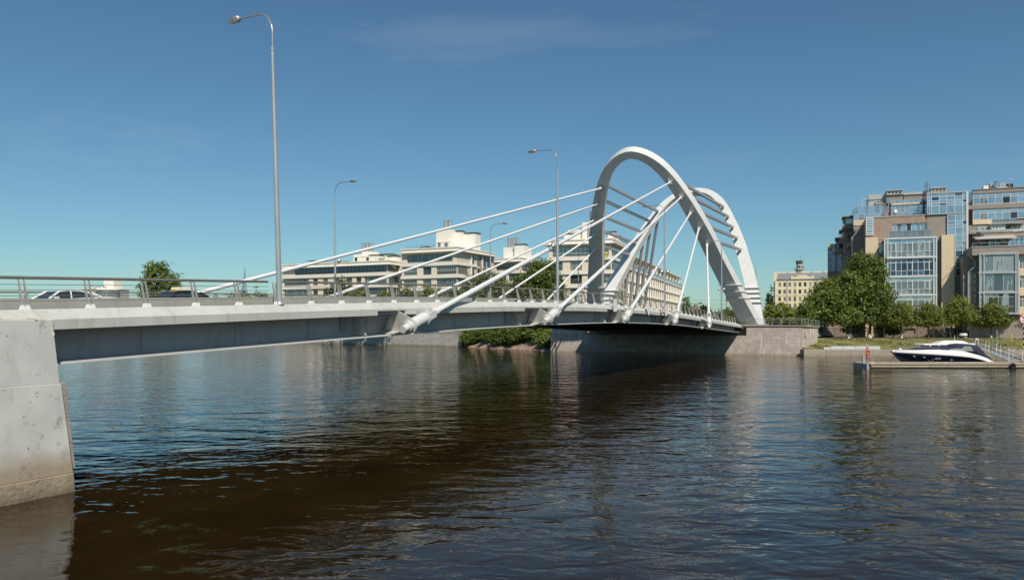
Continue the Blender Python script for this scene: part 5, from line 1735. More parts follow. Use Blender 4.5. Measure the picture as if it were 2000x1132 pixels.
# penthouse
blk('penthouse', 'roof_panel', 1696, 379, 1732, 403, 8.5, 8)
blk('penthouse_seam', 'frame_grey', 1695.8, 388.2, 1731, 389.4, 8.35, 0.14)
blk('penthouse_wall', 'grey_tile', 1731, 380, 1764, 396, 7.5, 8)
blk('penthouse_wall', 'grey_tile', 1765.5, 379, 1812, 397, 7.5, 8)
blk('penthouse_cap', 'roof_panel', 1764, 374.5, 1812, 379.5, 7.3, 7)
for (u0, u1, y0, y1) in ((1732, 1763, 371.5, 380), (1818, 1849, 366.5, 375)):
    vb = blk('vent_box', 'vent_grey', u0, y0, u1, y1, 7.2, 3)
    blk('vent_cap', 'roof_panel', u0 - 1, y0 - 1, u1 + 1, y0 + 0.6, 7.0, 3.4)
    for k in range(4):
        a_, b_, c_, d_ = rect(u0 + 3 + k * 7, y0 + 3.4, u0 + 7 + k * 7, y0 + 5.4, 7.2)
        MB().box(a_, b_, 7.14, 7.3, c_, d_, F8).build('vent_slot', M['dark'], vb)
vb = blk('vent_box', 'vent_grey', 1710, 392.5, 1729, 398.5, 8.1, 0.5)
for k in range(3):
    a_, b_, c_, d_ = rect(1714 + k * 6, 393.6, 1717.6 + k * 6, 395.4, 8.1)
    MB().box(a_, b_, 8.04, 8.2, c_, d_, F8).build('vent_slot', M['dark'], vb)
blk('roof_slab', 'grey_tile', 1810, 373.8, 1862, 376.5, 6, 9)
for (u, y0, y1, r_) in ((1808, 358, 373, 0.22), (1812.5, 355, 373, 0.27), (1735.5, 386, 415, 0.16)):
    p_, z0_ = U(u, y1, 7.0 if y0 < 380 else 5.4); _, z1_ = U(u, y0, 7.0 if y0 < 380 else 5.4)
    q = F8.P(p_, 7.0 if y0 < 380 else 5.4, z0_)
    MB().tube([q, q + Vector((0, 0, z1_ - z0_))], r_, 10).tube([q + Vector((0, 0, (z1_ - z0_) * 0.6)), q + Vector((0, 0, z1_ - z0_))], r_ * 1.35, 10).build('flue_pipe', M['chrome'], rbld, smooth=True)
p_, z_ = U(1748.5, 412.5, 4.6); q = F8.P(p_, 4.6, z_)
sd = MB().lathe(q, [(0.05, -0.02), (0.25, -0.10), (0.36, -0.24)], 12, 'y').build('satellite_dish', M['sign_white'], rbld)
MB().tube([q, q + Vector((0, 0.1, -0.75))], 0.05, 6).build('dish_post', M['dark'], sd)
# downpipe on the left
pts = [U(1675, 440, 5.2), U(1675, 452, 5.2), U(1664.5, 464, 5.2), U(1664.5, 500, 5.2)]
MB().tube([F8.P(p, 5.2, z) for p, z in pts], 0.17, 8).build('downpipe', M['galv'], rbld, smooth=True)
# -- left flank: stepped dark balconies going back
pL = U(1667, 450, 6)[0]
for k, (u0, u1, y0, y1, v) in enumerate(((1646, 1667, 428, 445, 12), (1656, 1690, 462, 480, 9), (1640, 1668, 455, 472, 15), (1632, 1655, 470, 492, 20))):
    a_, b_, c_, d_ = rect(u0, y0, u1, y1, v)
    fbk = bx('balcony', F8, 'grey_tile', rbld, a_, b_ + 4, v, v + 6, c_ - 0.1, c_ + 0.9)
    bx('balcony_roof', F8, 'grey_tile', rbld, a_ - 0.1, b_ + 4, v - 0.2, v + 6, d_ + 0.5, d_ + 0.75)
    bx('balcony_post', F8, 'dark', rbld, a_, a_ + 0.15, v + 0.1, v + 0.25, c_ + 0.92, d_ + 0.49)
    bx('balcony_window', F8, 'glass_room', rbld, a_ + 0.6, b_ + 4, v + 1.5, v + 1.6, c_ + 0.92, d_ + 0.49)
bx('flank_body', F8, 'grey_tile', rbld, pL - 1.6, pL + 10, 13.9, 40, G0, U(1650, 424, 13.9)[1])
a_, b_, c_, d_ = rect(1646, 424, 1668, 455, 11)
bx('flank_glass', F8, 'glass_navy', rbld, pL - 0.06, pL, 6.3, 16, c_ - 1, d_ + 0.6)
for (u0, u1, y0, y1, v) in ((1617, 1633, 476, 530, 26), (1634, 1646, 470, 530, 22)):
    blk('stair_tower', 'grey_tile', u0, y0, u1 + 4, y1, v, 10, G0)
    glz(u0 + 1, y0 + 8, u1 - 1, y1, v - 0.1, 2, 7, 0.14, 'frame_grey', 'glass_navy', name='stair_glazing')
    blk('stair_cap', 'cream_tile', u0, y0 + 1, u1, y0 + 7, v - 0.25, 0.3)
# -- right wing, upper storeys
vR = 4.0
pR0, pR1 = U(1900, 400, vR)[0], U(1999, 400, vR)[0] + 14
def rowz(y, u=1950): return U(u, y, vR)[1]
bx('right_body', F8, 'grey_tile', rbld, pR0 + 0.02, pR1, vR + 0.2, 22, G0, rowz(369.5))
bx('right_top_band', F8, 'grey_tile', rbld, pR0 - 0.05, pR1, vR - 0.15, vR + 0.18, rowz(376), rowz(368.5))
bx('right_top_cap', F8, 'roof_panel', rbld, pR0 - 0.15, pR1, vR - 0.3, vR + 0.3, rowz(368.4), rowz(367.6))
def gw(zlo, zhi, n, name, doors):
    def pk2(i, j, g_): return 'glass_dark' if (i in doors and j == 0) else 'glass_blue'
    window(F8, rbld, pR0, pR1, zlo, zhi, vR - 0.02, n, [0.62, 0.82], 0.08, 'frame_lt', 'glass_blue', True, name, pick=pk2)
gw(rowz(397.5), rowz(376.2), 18, 'wing_glazing', (1, 4, 7, 11))
bx('right_mid_band', F8, 'grey_tile', rbld, U(1890, 400, vR)[0], pR1, vR - 0.25, vR + 0.18, rowz(406.5), rowz(398))
gw(rowz(428), rowz(407), 18, 'wing_glazing', (1, 5, 8, 12))
blk('cream_spandrel', 'cream_tile', 1900, 429, 1937, 438, vR - 0.3, 0.4)
blk('wing_wall', 'grey_tile', 1889.5, 438, 2004, 455, vR - 0.12, 0.3)
glz(1909, 443, 1929, 453, vR - 0.2, 3, 1, 0.1, 'frame_lt', 'glass_blue', True)
glz(1973, 441, 1999, 447, vR - 0.2, 4, 1, 0.1, 'frame_lt', 'glass_curtain', True)
bx('wing_left_wall', F8, 'grey_tile', rbld, U(1889.5, 400, vR)[0], pR0, vR + 1.5, 20, G0, rowz(395, 1895))
p_ = U(1900, 385, vR)[0]
bx('wing_left_return', F8, 'glass_navy', rbld, p_ - 0.08, p_ - 0.06, vR, vR + 5, rowz(400), rowz(372))
glz(1936.5, 437, 1963, 452, 1.5, 4, 3, 0.14, 'frame_lt', 'glass_curtain', True)
blk('white_block', 'frame_lt', 1936, 436, 1963.5, 453, 1.55, 2.2)
glz(1938, 427, 1984, 434.5, 1.2, 7, 1, 0.06, 'frame_grey', 'glass_rail', True, name='balcony_glass')
blk('balcony_floor', 'roof_panel', 1936.5, 434.8, 2004, 436, 1.0, 3)
# air units and roof things
for (u0, y0, u1, y1, m) in ((1921, 362.5, 1931, 369, 'cream_lt'), (1934, 357, 1941, 368, 'vent_grey'), (1952, 356.5, 1964, 364, 'galv'), (1968, 358.5, 1979, 366.5, 'roof_dark'), (1940, 364, 1978, 367.5, 'vent_grey')):
    blk('roof_unit', m, u0, y0, u1, y1, vR + 3, 2.5)
p_, z_ = U(1945.5, 366, vR + 2.5); q = F8.P(p_, vR + 2.5, z_)
MB().lathe(q, [(0.45, 0), (0.45, 0.9), (0.2, 1.2)], 10).build('roof_cowl', M['chrome'], rbld, smooth=True)
g_ = MB()
for u in (1971, 1979.5):
    p_, z_ = U(u, 366, vR + 2.8); g_.tube([F8.P(p_, vR + 2.8, z_), F8.P(p_, vR + 2.8, z_ + 1.6)], 0.05, 6)
pa, z_ = U(1971, 366, vR + 2.8); pb_, _ = U(1979.5, 366, vR + 2.8)
g_.tube([F8.P(pa, vR + 2.8, z_ + 1.6), F8.P(pb_, vR + 2.8, z_ + 1.6)], 0.05, 6)
g_.build('roof_ladder', M['galv'], rbld)
g_ = MB()
p_, z_ = U(1684, 401, 8.2); q = F8.P(p_, 8.2, z_); q2 = F8.P(p_ + 1.6, 8.2, z_)
g_.tube([q, q + Vector((0, 0, 1.3)), q2 + Vector((0, 0, 1.3))], 0.07, 6)
g_.build('roof_pipe', M['frame_lt'], rbld)
# -- banner with a telephone number
pB0, pB1, zB0, zB1 = rect(1978.5, 449.3, 2019, 458, 0.6)
bn = bx('banner', F8, 'banner', rbld, pB0, pB1, 0.55, 0.6, zB0, zB1)
bx('banner_rail', F8, 'roof_panel', rbld, pB0 - 7, pB1, 0.62, 1.2, zB1 + 0.02, zB1 + 0.3)
blk('banner_backing', 'glass_blue', 1966, 449.5, 1978, 458.5, 0.7, 0.3)
blk('white_canopy', 'sign_white', 1985.5, 458.5, 2012, 460.2, 0.0, 1.2)
def text_mesh(cu):
    tmp = bpy.data.objects.new('tmp', cu); COL.objects.link(tmp)
    me = bpy.data.meshes.new_from_object(tmp.evaluated_get(bpy.context.evaluated_depsgraph_get()))
    bpy.data.objects.remove(tmp)
    return bpy.data.objects.new('banner_number', me)
for i, tx in enumerate(('627', '03')):
    cu = bpy.data.curves.new('banner_number', 'FONT')
    cu.body = tx; cu.size = 0.98; cu.extrude = 0.01; cu.align_x = 'LEFT'; cu.resolution_u = 3; cu.space_character = 1.15
    cu.materials.append(M['ink'])
    put(text_mesh(cu), bn, F8.M(pB0 + 0.12 + i * 1.62, 0.53, zB0 + 0.10) @ Matrix.Rotation(R(90), 4, 'X'))
# -- right block standing forward
vF = -5.0
pF0 = U(1899.5, 560, vF)[0]; pF1 = U(2000, 560, vF)[0] + 9
zF = U(1950, 481.5, vF)[1]
bx('front_body', F8, 'grey_tile', rbld, pF0 + 0.02, pF1, vF + 1.2, 4, G0, zF - 0.02)
bx('terrace_band', F8, 'grey_tile', rbld, pF0 - 0.1, pF1, vF - 0.2, 3.9, U(1950, 497.5, vF)[1], zF)
bx('terrace_lip', F8, 'roof_panel', rbld, pF0 - 0.2, pF1, vF - 0.3, 3.95, zF + 0.003, zF + 0.14)
g_ = MB()
g_.box(pF0, pF1, vF + 0.1, vF + 0.16, zF + 0.75, zF + 0.82, F8)
for k in range(14): g_.box(pF0 + k * 1.4, pF0 + k * 1.4 + 0.05, vF + 0.17, vF + 0.21, zF + 0.14, zF + 0.75, F8)
g_.build('terrace_railing', M['chrome'], rbld)
a_, b_, c_, d_ = rect(1916.5, 454, 1966, 481, -1.0)
bx('terrace_house', F8, 'brown_tile', rbld, a_, b_ + 6, -1.0, 4, zF + 0.15, d_)
bx('terrace_house_cap', F8, 'roof_panel', rbld, a_ - 0.1, b_ + 6, -1.15, 4, d_, d_ + 0.12)
glz(1928.5, 465.5, 1952.5, 480.5, -1.1, 2, 1, 0.12, 'frame_dark', 'glass_curtain', True)
glz(1968, 462, 2004, 480.5, -1.1, 4, [0.7], 0.1, 'frame_dark', 'glass_blue', True)
# pergola / awning arms on the left of the terrace
g_ = MB()
for k in range(3):
    q0 = F8.P(pF0 + 0.2 + 0.2 * k, vF + 0.4 + 1.4 * k, zF + 0.14); q1 = F8.P(a_ + 0.4, -1.2, d_ - 0.4 - 0.12 * k)
    g_.tube([q0, q0 + Vector((0, 0, 1.9)), q1], 0.06, 6)
g_.build('pergola', M['dark'], rbld)
for k in range(5):
    p_ = pF0 + 0.3 + 0.25 * k
    MB().box(p_, p_ + 0.9, -3.6 + 0.5 * k, -3.0 + 0.5 * k, zF + 0.15, zF + 0.9 + 0.2 * (k % 2), F8).build('planter', M['dark'], rbld)
pA0, pA1, zA0, zA1 = rect(1904, 462.3, 1986, 464.6, -3.6)
MB().hexa([F8.P(pA0, -4.2, zA0 - 0.2), F8.P(pA1, -4.2, zA0 - 0.2), F8.P(pA1, -1.0, zA0 + 0.6), F8.P(pA0, -1.0, zA0 + 0.6)], [F8.P(pA0, -4.2, zA0 - 0.1), F8.P(pA1, -4.2, zA0 - 0.1), F8.P(pA1, -1.0, zA0 + 0.7), F8.P(pA0, -1.0, zA0 + 0.7)]).build('awning', M['vent_grey'], rbld)
# forward block: recessed dark strip, cream strips, glass bay
bx('front_wall', F8, 'grey_tile', rbld, pF0, pF0 + 1.15, vF + 0.8, vF + 1.2, G0, U(1905, 530, vF)[1])
a_, b_, c_, d_ = rect(1893.5, 530, 1898.3, 660, vF + 1.2); bx('cream_strip', F8, 'cream_tile', rbld, a_, b_, vF + 1.1, vF + 2.2, G0, d_)
bx('front_left_wall', F8, 'grey_tile', rbld, a_ - 0.9, pF0, vF + 2.0, 4, G0, d_ + 2.6)
for yy in (536, 546, 562, 574, 584, 598):
    a_, b_, c_, d_ = rect(1902.5, yy, 1905.3, yy + 7, vF + 0.8); bx('cream_slot', F8, 'cream_tile', rbld, a_, b_, vF + 0.7, vF + 0.8, c_, d_)
pts = [U(1892.5, 497, vF + 0.6), U(1901, 506, vF + 0.6), U(1905, 510, vF + 0.6), U(1904, 520, vF + 0.6), U(1891.5, 531, vF + 0.6), U(1890.5, 645, vF + 0.6)]
MB().tube([F8.P(p, vF + 0.6, z) for p, z in pts], 0.13, 8).build('downpipe', M['galv'], rbld, smooth=True)
fb = [495, 532, 571, 612]
pG0, pG1 = U(1912.5, 550, vF - 0.2)[0], U(1989, 550, vF - 0.2)[0]
for k in range(3):
    _, _, za, zb = rect(1913, fb[k] + 1.6, 1989, fb[k + 1] - 1.2, vF - 0.2)
    cs = [0.05, 0.11, 0.36, 0.62, 0.90, 0.95] if k < 2 else [0.05, 0.11, 0.24, 0.37, 0.49, 0.62, 0.75, 0.90, 0.95]
    rs = [0.06] if k < 2 else [0.34, 0.82]
    window(F8, rbld, pG0, pG1, za, zb, vF - 0.2, cs, rs, 0.09, 'frame_grey', ['glass_curtain', 'glass_room', 'glass_dark'][k], True, 'glass_bay',
           pick=lambda i, j, g_: 'glass_blue' if i in (0, 6) else g_)
for k in range(4):
    z_ = U(1950, fb[k], vF - 0.2)[1]
    bx('bay_beam', F8, 'frame_grey', rbld, pG0 - 0.1, pG1 + 0.1, vF - 0.42, vF + 1.1, z_ - 0.15, z_ + 0.15)
for p in (pG0, pG0 + 0.11 * (pG1 - pG0), pG0 + 0.92 * (pG1 - pG0), pG1 - 0.16):
    bx('bay_post', F8, 'frame_grey', rbld, p - 0.02, p + 0.17, vF - 0.4, vF - 0.12, U(1950, 612, vF - .2)[1] + 0.152, U(1950, 495, vF - .2)[1] - 0.152)
bx('bay_core', F8, 'glass_dark', rbld, pG0 + 0.1, pG1 - 0.1, vF + 0.05, vF + 1.15, U(1950, 612, vF - .2)[1] + 0.16, U(1950, 495, vF - .2)[1] - 0.16)
# cream wall to the right of the bay with windows
pW0 = U(1990, 550, vF + 0.5)[0]
hl2 = []
for y0, y1 in ((500, 525), (538, 562), (577, 600)):
    a_, b_, c_, d_ = rect(1991.5, y0, 2008, y1, vF + 0.5); hl2.append((a_, b_, c_, d_)); hl2.append((b_ + 1.5, b_ + 4.0, c_, d_))
mb = MB(); holed(mb, lambda p, v, z: F8.P(p, vF + 0.5 + v, z), pW0, pF1, U(1995, 614, vF + .5)[1], U(1995, 497.5, vF + .5)[1], hl2, 0.3)
mb.build('cream_wall', M['cream_tile'], rbld)
for h in hl2: window(F8, rbld, h[0], h[1], h[2], h[3], vF + 0.72, [0.33], [0.7], 0.09, 'frame_lt', 'glass_dark')
# ground floor: brown stone base with recesses and a barred garage opening
pz0, pz1 = U(1728, 640, 0.0)[0], pF1
zg = U(1800, 613, 0.0)[1]
hl3 = []
for (u0, y0, u1, y1, v) in ((1765, 641, 1788, 655, 0), (1846, 640, 1898, 659, 0), (1936, 641, 1958, 656, 0)):
    a_, b_, c_, d_ = rect(u0, y0, u1, y1, -1.6); hl3.append((a_, b_, max(c_, G0 + (0.05 if u0 != 1846 else 0.02)), d_))
mb = MB(); holed(mb, lambda p, v, z: F8.P(p, -1.6 + v, z), pz0, pz1, G0, zg - 0.25, hl3, 0.5)
mb.build('base_wall', M['base_stone'], rbld)
bx('base_body', F8, 'base_stone', rbld, pz0 + 0.02, pz1, -1.05, 2.2, G0, zg - 0.3)
bx('base_ledge', F8, 'base_stone', rbld, pz0 - 0.1, pz1, -1.7, 0.4, zg - 0.25, zg - 0.05)
a_, b_, c_, d_ = hl3[1]
g_ = MB()
for k in range(26): g_.box(a_ + k * (b_ - a_) / 25 - 0.025, a_ + k * (b_ - a_) / 25 + 0.025, -1.5, -1.45, c_, d_, F8)
g_.build('garage_bars', M['dark'], rbld)
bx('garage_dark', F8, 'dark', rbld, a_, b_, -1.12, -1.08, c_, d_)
for h in (hl3[0], hl3[2]):
    bx('base_panel', F8, 'grey_tile', rbld, h[0], h[1], -1.3, -1.25, h[2], h[3]); bx('base_sill', F8, 'brown_tile', rbld, h[0], h[1], -1.45, -1.28, h[2], h[2] + 0.5)
bx('left_lower', F8, 'base_stone', rbld, U(1610, 640, 8)[0], pz0, 3.0, 20, G0, U(1690, 560, 3)[1])
bx('step', F8, 'roof_panel', rbld, U(1730, 640, -2)[0], U(1846, 640, -2)[0], -2.2, -1.62, G0, G0 + 0.14)

# ------------------------------------------------------------------ trees and shrubs
def leaf_mesh(name, blobs, n, size, m, seed, spread=0.55, per=22, flat=0.35):
    """many leaf-sized quads gathered in clumps through the crown's volume"""
    g = np.random.default_rng(seed)
    w = np.array([b[3] * b[4] * b[5] for b in blobs]) ** 0.8
    w = w / w.sum()
    K = max(6, n // per)
    bi = g.choice(len(blobs), K, p=w)
    bl = np.array([b[:6] for b in blobs])[bi]
    d = g.normal(size=(K, 3)); d /= np.linalg.norm(d, axis=1)[:, None]
    rad = (0.45 + 0.55 * g.random(K) ** 0.5) * (0.78 + 0.44 * g.random(K) ** 2)
    c = bl[:, :3] + d * rad[:, None] * bl[:, 3:6]
    cr_ = spread * (0.6 + 0.8 * g.random(K))
    li = g.integers(0, K, n)
    off = g.normal(size=(n, 3)); off[:, 2] *= 0.7
    P = c[li] + off * cr_[li][:, None] * 0.6
    nr = d[li] * 0.7 + g.normal(size=(n, 3)) * 0.8 + np.array([0, 0, flat])
    nr /= np.linalg.norm(nr, axis=1)[:, None]
    a = np.cross(nr, g.normal(size=(n, 3))); a /= np.linalg.norm(a, axis=1)[:, None]
    b = np.cross(nr, a)
    s = size * (0.6 + 0.8 * g.random(n))[:, None]
    V = np.stack([P - a * s * 0.55, P + b * s * 0.38, P + a * s * 0.55, P - b * s * 0.38], 1).reshape(-1, 3)
    me = bpy.data.meshes.new(name)
    me.vertices.add(4 * n); me.vertices.foreach_set('co', V.ravel())
    me.loops.add(4 * n); me.loops.foreach_set('vertex_index', np.arange(4 * n, dtype=np.int32))
    me.polygons.add(n)
    me.polygons.foreach_set('loop_start', np.arange(0, 4 * n, 4, dtype=np.int32))
    me.materials.append(m)
    me.update(calc_edges=True)
    return me
def trunk_mb(h, r, blobs, seed, lime=0.0):
    q = random.Random(seed)
    mb = MB()
    top = Vector((q.uniform(-.15, .15), q.uniform(-.15, .15), h))
    mb.tube([(0, 0, -0.15), (0.02, 0, 0.35), tuple(top * 0.5), tuple(top)], [r * 1.35, r, r * 0.85, r * 0.6], 9)
    for b in blobs:
        c = Vector(b[:3])
        mid = top.lerp(c, 0.5) + Vector((0, 0, -0.1 * b[5]))
        mb.tube([tuple(top * 0.82), tuple(mid), tuple(c)], [r * 0.5, r * 0.3, r * 0.1], 6)
        for k in range(3):
            e = c + Vector((q.uniform(-1, 1) * b[3], q.uniform(-1, 1) * b[4], q.uniform(-.3, .9) * b[5])) * 0.7
            mb.tube([tuple(mid), tuple(mid.lerp(e, 0.6)), tuple(e)], [r * 0.24, r * 0.14, r * 0.05], 5)
    return mb
def tree(name, label, x, y, z, blobs, n, size, m, trunk_h, trunk_r, seed, group=None, lime=0.0, cat='tree', per=22, spread=0.55):
    o = thing(name, (x, y, z), label, cat, group)
    mw = WM[o.name]
    place('crown', leaf_mesh('crown', blobs, n, size, M[m], seed, spread=spread, per=per), o, mw)
    if trunk_h:
        mb = trunk_mb(trunk_h, trunk_r, blobs, seed)
        place('trunk', mb.mesh('trunk', M['bark'], True), o, mw)
    if lime:
        mb = MB(); mb.tube([(0, 0, 0.0), (0.01, 0, 0.3), (0.01, 0, lime)], [trunk_r * 1.4, trunk_r * 1.08, trunk_r * 1.04], 10)
        place('limewash', mb.mesh('limewash', M['lime'], True), o, mw)
    return o
def ux(u, d): return (u - 1000) / 1500.0 * d
def zy(y, d): return CAM_Z + (630 - y) / 1500.0 * d

# chestnuts before the residential building
tree('chestnut_tree', 'big dark chestnut, lower of the two, hiding the yellow building corner', ux(1657, 142), 142, 2.65,
     [(-2.6, 0, 6.6, 4.1, 3.6, 3.6), (0.4, -0.4, 9.2, 3.5, 3.4, 3.1), (-5.0, 0.2, 4.9, 2.3, 2.6, 2.0), (-1.2, -1.0, 4.2, 3.4, 2.8, 1.9), (-3.8, 0, 9.0, 2.0, 2.0, 2.0), (-5.9, 0, 6.6, 1.7, 1.8, 1.8)], 26000, 0.36, 'leaf_a', 2.8, 0.30, 21, 'chestnuts before the residential building', 0.75, spread=0.75)
tree('chestnut_tree', 'tallest dark chestnut before the cream pier of the residential building', ux(1698, 143), 143, 2.65,
     [(-0.6, 0, 12.2, 3.4, 3.2, 3.4), (-2.6, -0.2, 9.2, 3.8, 3.4, 3.4), (1.0, -0.2, 7.6, 3.2, 3.4, 3.4), (-1.0, -0.5, 5.0, 4.0, 3.2, 2.6), (2.0, 0, 4.2, 2.0, 2.4, 1.8), (-1.6, 0, 14.2, 1.8, 1.8, 1.6)], 32000, 0.36, 'leaf_a', 3.2, 0.33, 22, 'chestnuts before the residential building', 0.75, spread=0.75)
# pruned lindens
LB = [(0, 0, 4.4, 2.1, 2.0, 1.7), (-0.9, 0.1, 3.2, 1.7, 1.6, 1.1), (1.0, -0.1, 3.3, 1.7, 1.6, 1.1), (0.1, 0, 5.6, 1.2, 1.2, 1.1)]
for i, (u, d, sc, lime, lab, mm) in enumerate((
        (1761, 141.5, (1.0, 1.0), 0.9, 'small linden with a limewashed trunk before the lowest glass bay storey', 'leaf_b'),
        (1814, 140.0, (1.05, 0.98), 0.0, 'small linden with a thin dark trunk before the cream pier', 'leaf_b'),
        (1870, 141.0, (1.25, 1.17), 0.0, 'widest small linden, right before the barred garage opening', 'leaf_b'),
        (1936, 141.0, (1.38, 1.06), 0.6, 'small linden leaning over the gangway before the forward glass bay', 'leaf_b'),
        (2008, 141.0, (1.1, 0.95), 0.0, 'small linden at the picture edge behind the round sign', 'leaf_b'))):
    bl = [(b[0] * sc[0], b[1] * sc[0], b[2] * sc[1], b[3] * sc[0], b[4] * sc[0], b[5] * sc[1]) for b in LB]
    tree('linden_tree', lab, ux(u, d), d, 2.65, bl, int(9000 * sc[0]), 0.26, mm, 2.3, 0.13, 31 + i, 'lindens along the fence', lime, spread=0.5)
# thin saplings behind the fence
for i, (u, d, hgt, w_, lab) in enumerate(((1573, 139, 6.6, 1.7, 'slim young tree beside the terrace railing and the yellow building'), (1600, 147, 7.0, 2.2, 'young tree in shade between terrace and chestnut'), (1726, 146.5, 2.6, 1.5, 'low shrub behind the fence beside the tall chestnut'), (1745, 146.5, 2.4, 1.6, 'low pale shrub behind the fence left of the first linden'), (1668, 147.5, 2.6, 2.2, 'low dark shrub behind the fence under the chestnuts'))):
    bl = [(0, 0, hgt * 0.62, w_, w_, hgt * 0.40), (0.2, 0, hgt * 0.82, w_ * 0.6, w_ * 0.6, hgt * 0.2)]
    tree('young_tree' if hgt > 4 else 'shrub', lab, ux(u, d), d, 2.65, bl, 3000 if hgt > 4 else 1600, 0.32, 'leaf_a' if i != 3 else 'leaf_c', hgt * 0.4, 0.09, 51 + i, None, 0.8 if i == 0 else 0, 'tree' if hgt > 4 else 'shrub')
# trees behind the far end of the bridge
for i, (u, yt, d, w_, mm, lab, nm) in enumerate((
        (1521, 590, 172, 3.2, 'leaf_b', 'rounded bright green tree behind the abutment terrace before the yellow building', 'round_tree'),
        (1507, 553, 330, 1.9, 'leaf_e', 'dark pointed conifer at the left edge of the yellow building', 'conifer'),
        (1500, 566, 322, 1.7, 'leaf_e', 'lower dark conifer left of the pointed one', 'conifer'),
        (1547, 596, 176, 2.4, 'leaf_b', 'small green tree behind the terrace railing, second from the arch foot', 'round_tree'),
        (1478, 606, 215, 2.8, 'leaf_a', 'dark tree filling the gap right behind the rear arch leg', 'round_tree'),
        (1418, 598, 235, 4.6, 'leaf_c', 'round tree beneath the near arch leg right of the chimney', 'round_tree'),
        (1443, 603, 225, 3.4, 'leaf_a', 'dark round tree close behind the near arch leg', 'round_tree'),
        (1378, 594, 240, 1.8, 'leaf_e', 'narrow dark tree between the last two cables above the bridge rail', 'round_tree'),
        (1361, 594, 260, 3.2, 'leaf_c', 'pale round tree behind the person in red', 'round_tree'),
        (1337, 573, 345, 2.6, 'leaf_a', 'small dark tree at the far end of the long cream side', 'round_tree'))):
    h = zy(yt, d) - 2.6
    if nm == 'conifer':
        bl = [(0, 0, h * (0.15 + 0.14 * k), w_ * (1.15 - 0.17 * k), w_ * (1.15 - 0.17 * k), h * 0.10) for k in range(6)]
    else:
        bl = [(0, 0, h * 0.62, w_, w_, h * 0.36), (-w_ * 0.5, 0, h * 0.5, w_ * 0.7, w_ * 0.7, h * 0.26), (w_ * 0.5, 0, h * 0.52, w_ * 0.7, w_ * 0.7, h * 0.28)]
    tree(nm, lab, ux(u, d), d, 2.6, bl, 3600, 0.46, mm, h * 0.35, 0.16, 71 + i, 'trees beyond the far end of the bridge', spread=0.6)
# trees before the cream blocks
for i, (u, yt, d, w_, mm, n, lab) in enumerate((
        (667, 541, 196, 3.3, 'leaf_c', 9000, 'grey-green willow before the long cream block behind the far lamp'),
        (702, 560, 190, 2.6, 'leaf_b', 6500, 'low bushy tree before the long cream block, left of the dark blue car'),
        (752, 563, 186, 3.4, 'leaf_b', 6500, 'low bushy tree above the dark blue car'),
        (795, 560, 186, 3.2, 'leaf_b', 6500, 'low bushy tree below the corner between the two cream blocks'),
        (843, 556, 186, 3.2, 'leaf_b', 6500, 'low bushy tree below the tall cream block'),
        (950, 529, 184, 6.0, 'leaf_c', 17000, 'light green spreading tree right of the tall cream block'),
        (908, 556, 182, 4.0, 'leaf_c', 8000, 'light green low tree behind the thick second cable'))):
    h = zy(yt, d) - 3.3
    bl = [(0, 0, h * 0.66, w_, w_, h * 0.34), (-w_ * 0.6, 0, h * 0.5, w_ * 0.7, w_ * 0.7, h * 0.3), (w_ * 0.6, 0, h * 0.52, w_ * 0.75, w_ * 0.7, h * 0.32)]
    tree('bushy_tree' if i else 'willow_tree', lab, ux(u, d), d, 3.3, bl, n, 0.40, mm, h * 0.35, 0.15, 91 + i, 'trees before the cream blocks', spread=0.6)
tree('maple_tree', 'tall dark green leafy tree before the corner block left of the arch foot', ux(1052, 176), 176, 3.3,
     [(0.6, 0, 13.4, 3.8, 3.6, 3.8), (-2.8, 0, 10.4, 3.8, 3.4, 3.4), (3.0, 0, 9.4, 3.6, 3.2, 3.8), (0, -1, 7.0, 5.0, 3.6, 3.0), (-5.0, 0, 6.4, 2.4, 2.4, 2.6), (4.4, 0, 5.6, 2.2, 2.4, 2.4)], 26000, 0.38, 'leaf_a', 5.0, 0.35, 103, None, spread=0.75)
# far trees on the left
tree('lone_tree', 'lone tall round tree rising above the railing behind the taxi', ux(312, 300), 300, 2.6,
     [(-1.6, 0, 20.6, 5.2, 5.0, 6.0), (4.2, 0, 17.4, 4.0, 4.0, 5.6), (-4.8, 0, 15.2, 3.4, 3.4, 4.4), (0, 0, 11.0, 6.4, 4.5, 5.0), (0.6, 0, 24.8, 2.8, 2.6, 2.2)], 13000, 0.62, 'leaf_a', 7.5, 0.5, 111, 'far trees along the horizon', spread=0.9)
for i, (u, yt, d, w_, mm, lab) in enumerate(((84, 577, 330, 6.5, 'leaf_a', 'low dark shrubby tree on the horizon left of the white car'), (240, 580, 330, 4.0, 'leaf_e', 'low dark tree on the horizon between the white car and the taxi'), (497, 563, 285, 6.2, 'leaf_b', 'broad bright green tree below the skyscraper'), (468, 567, 280, 5.0, 'leaf_b', 'bright green tree left of the skyscraper foot'), (430, 573, 290, 5.5, 'leaf_c', 'low pale green tree where the longest far cable meets the railing'), (513, 570, 285, 3.0, 'leaf_b', 'small green tree left of the pinkish brick building'))):
    h = zy(yt, d) - 2.6
    bl = [(0, 0, h * 0.62, w_, w_, h * 0.38), (-w_ * 0.7, 0, h * 0.5, w_ * 0.6, w_ * 0.6, h * 0.3), (w_ * 0.7, 0, h * 0.48, w_ * 0.6, w_ * 0.6, h * 0.3)]
    tree('far_tree', lab, ux(u, d), d, 2.6, bl, 3600, 0.6, mm, h * 0.35, 0.2, 121 + i, 'far trees along the horizon', spread=0.8)
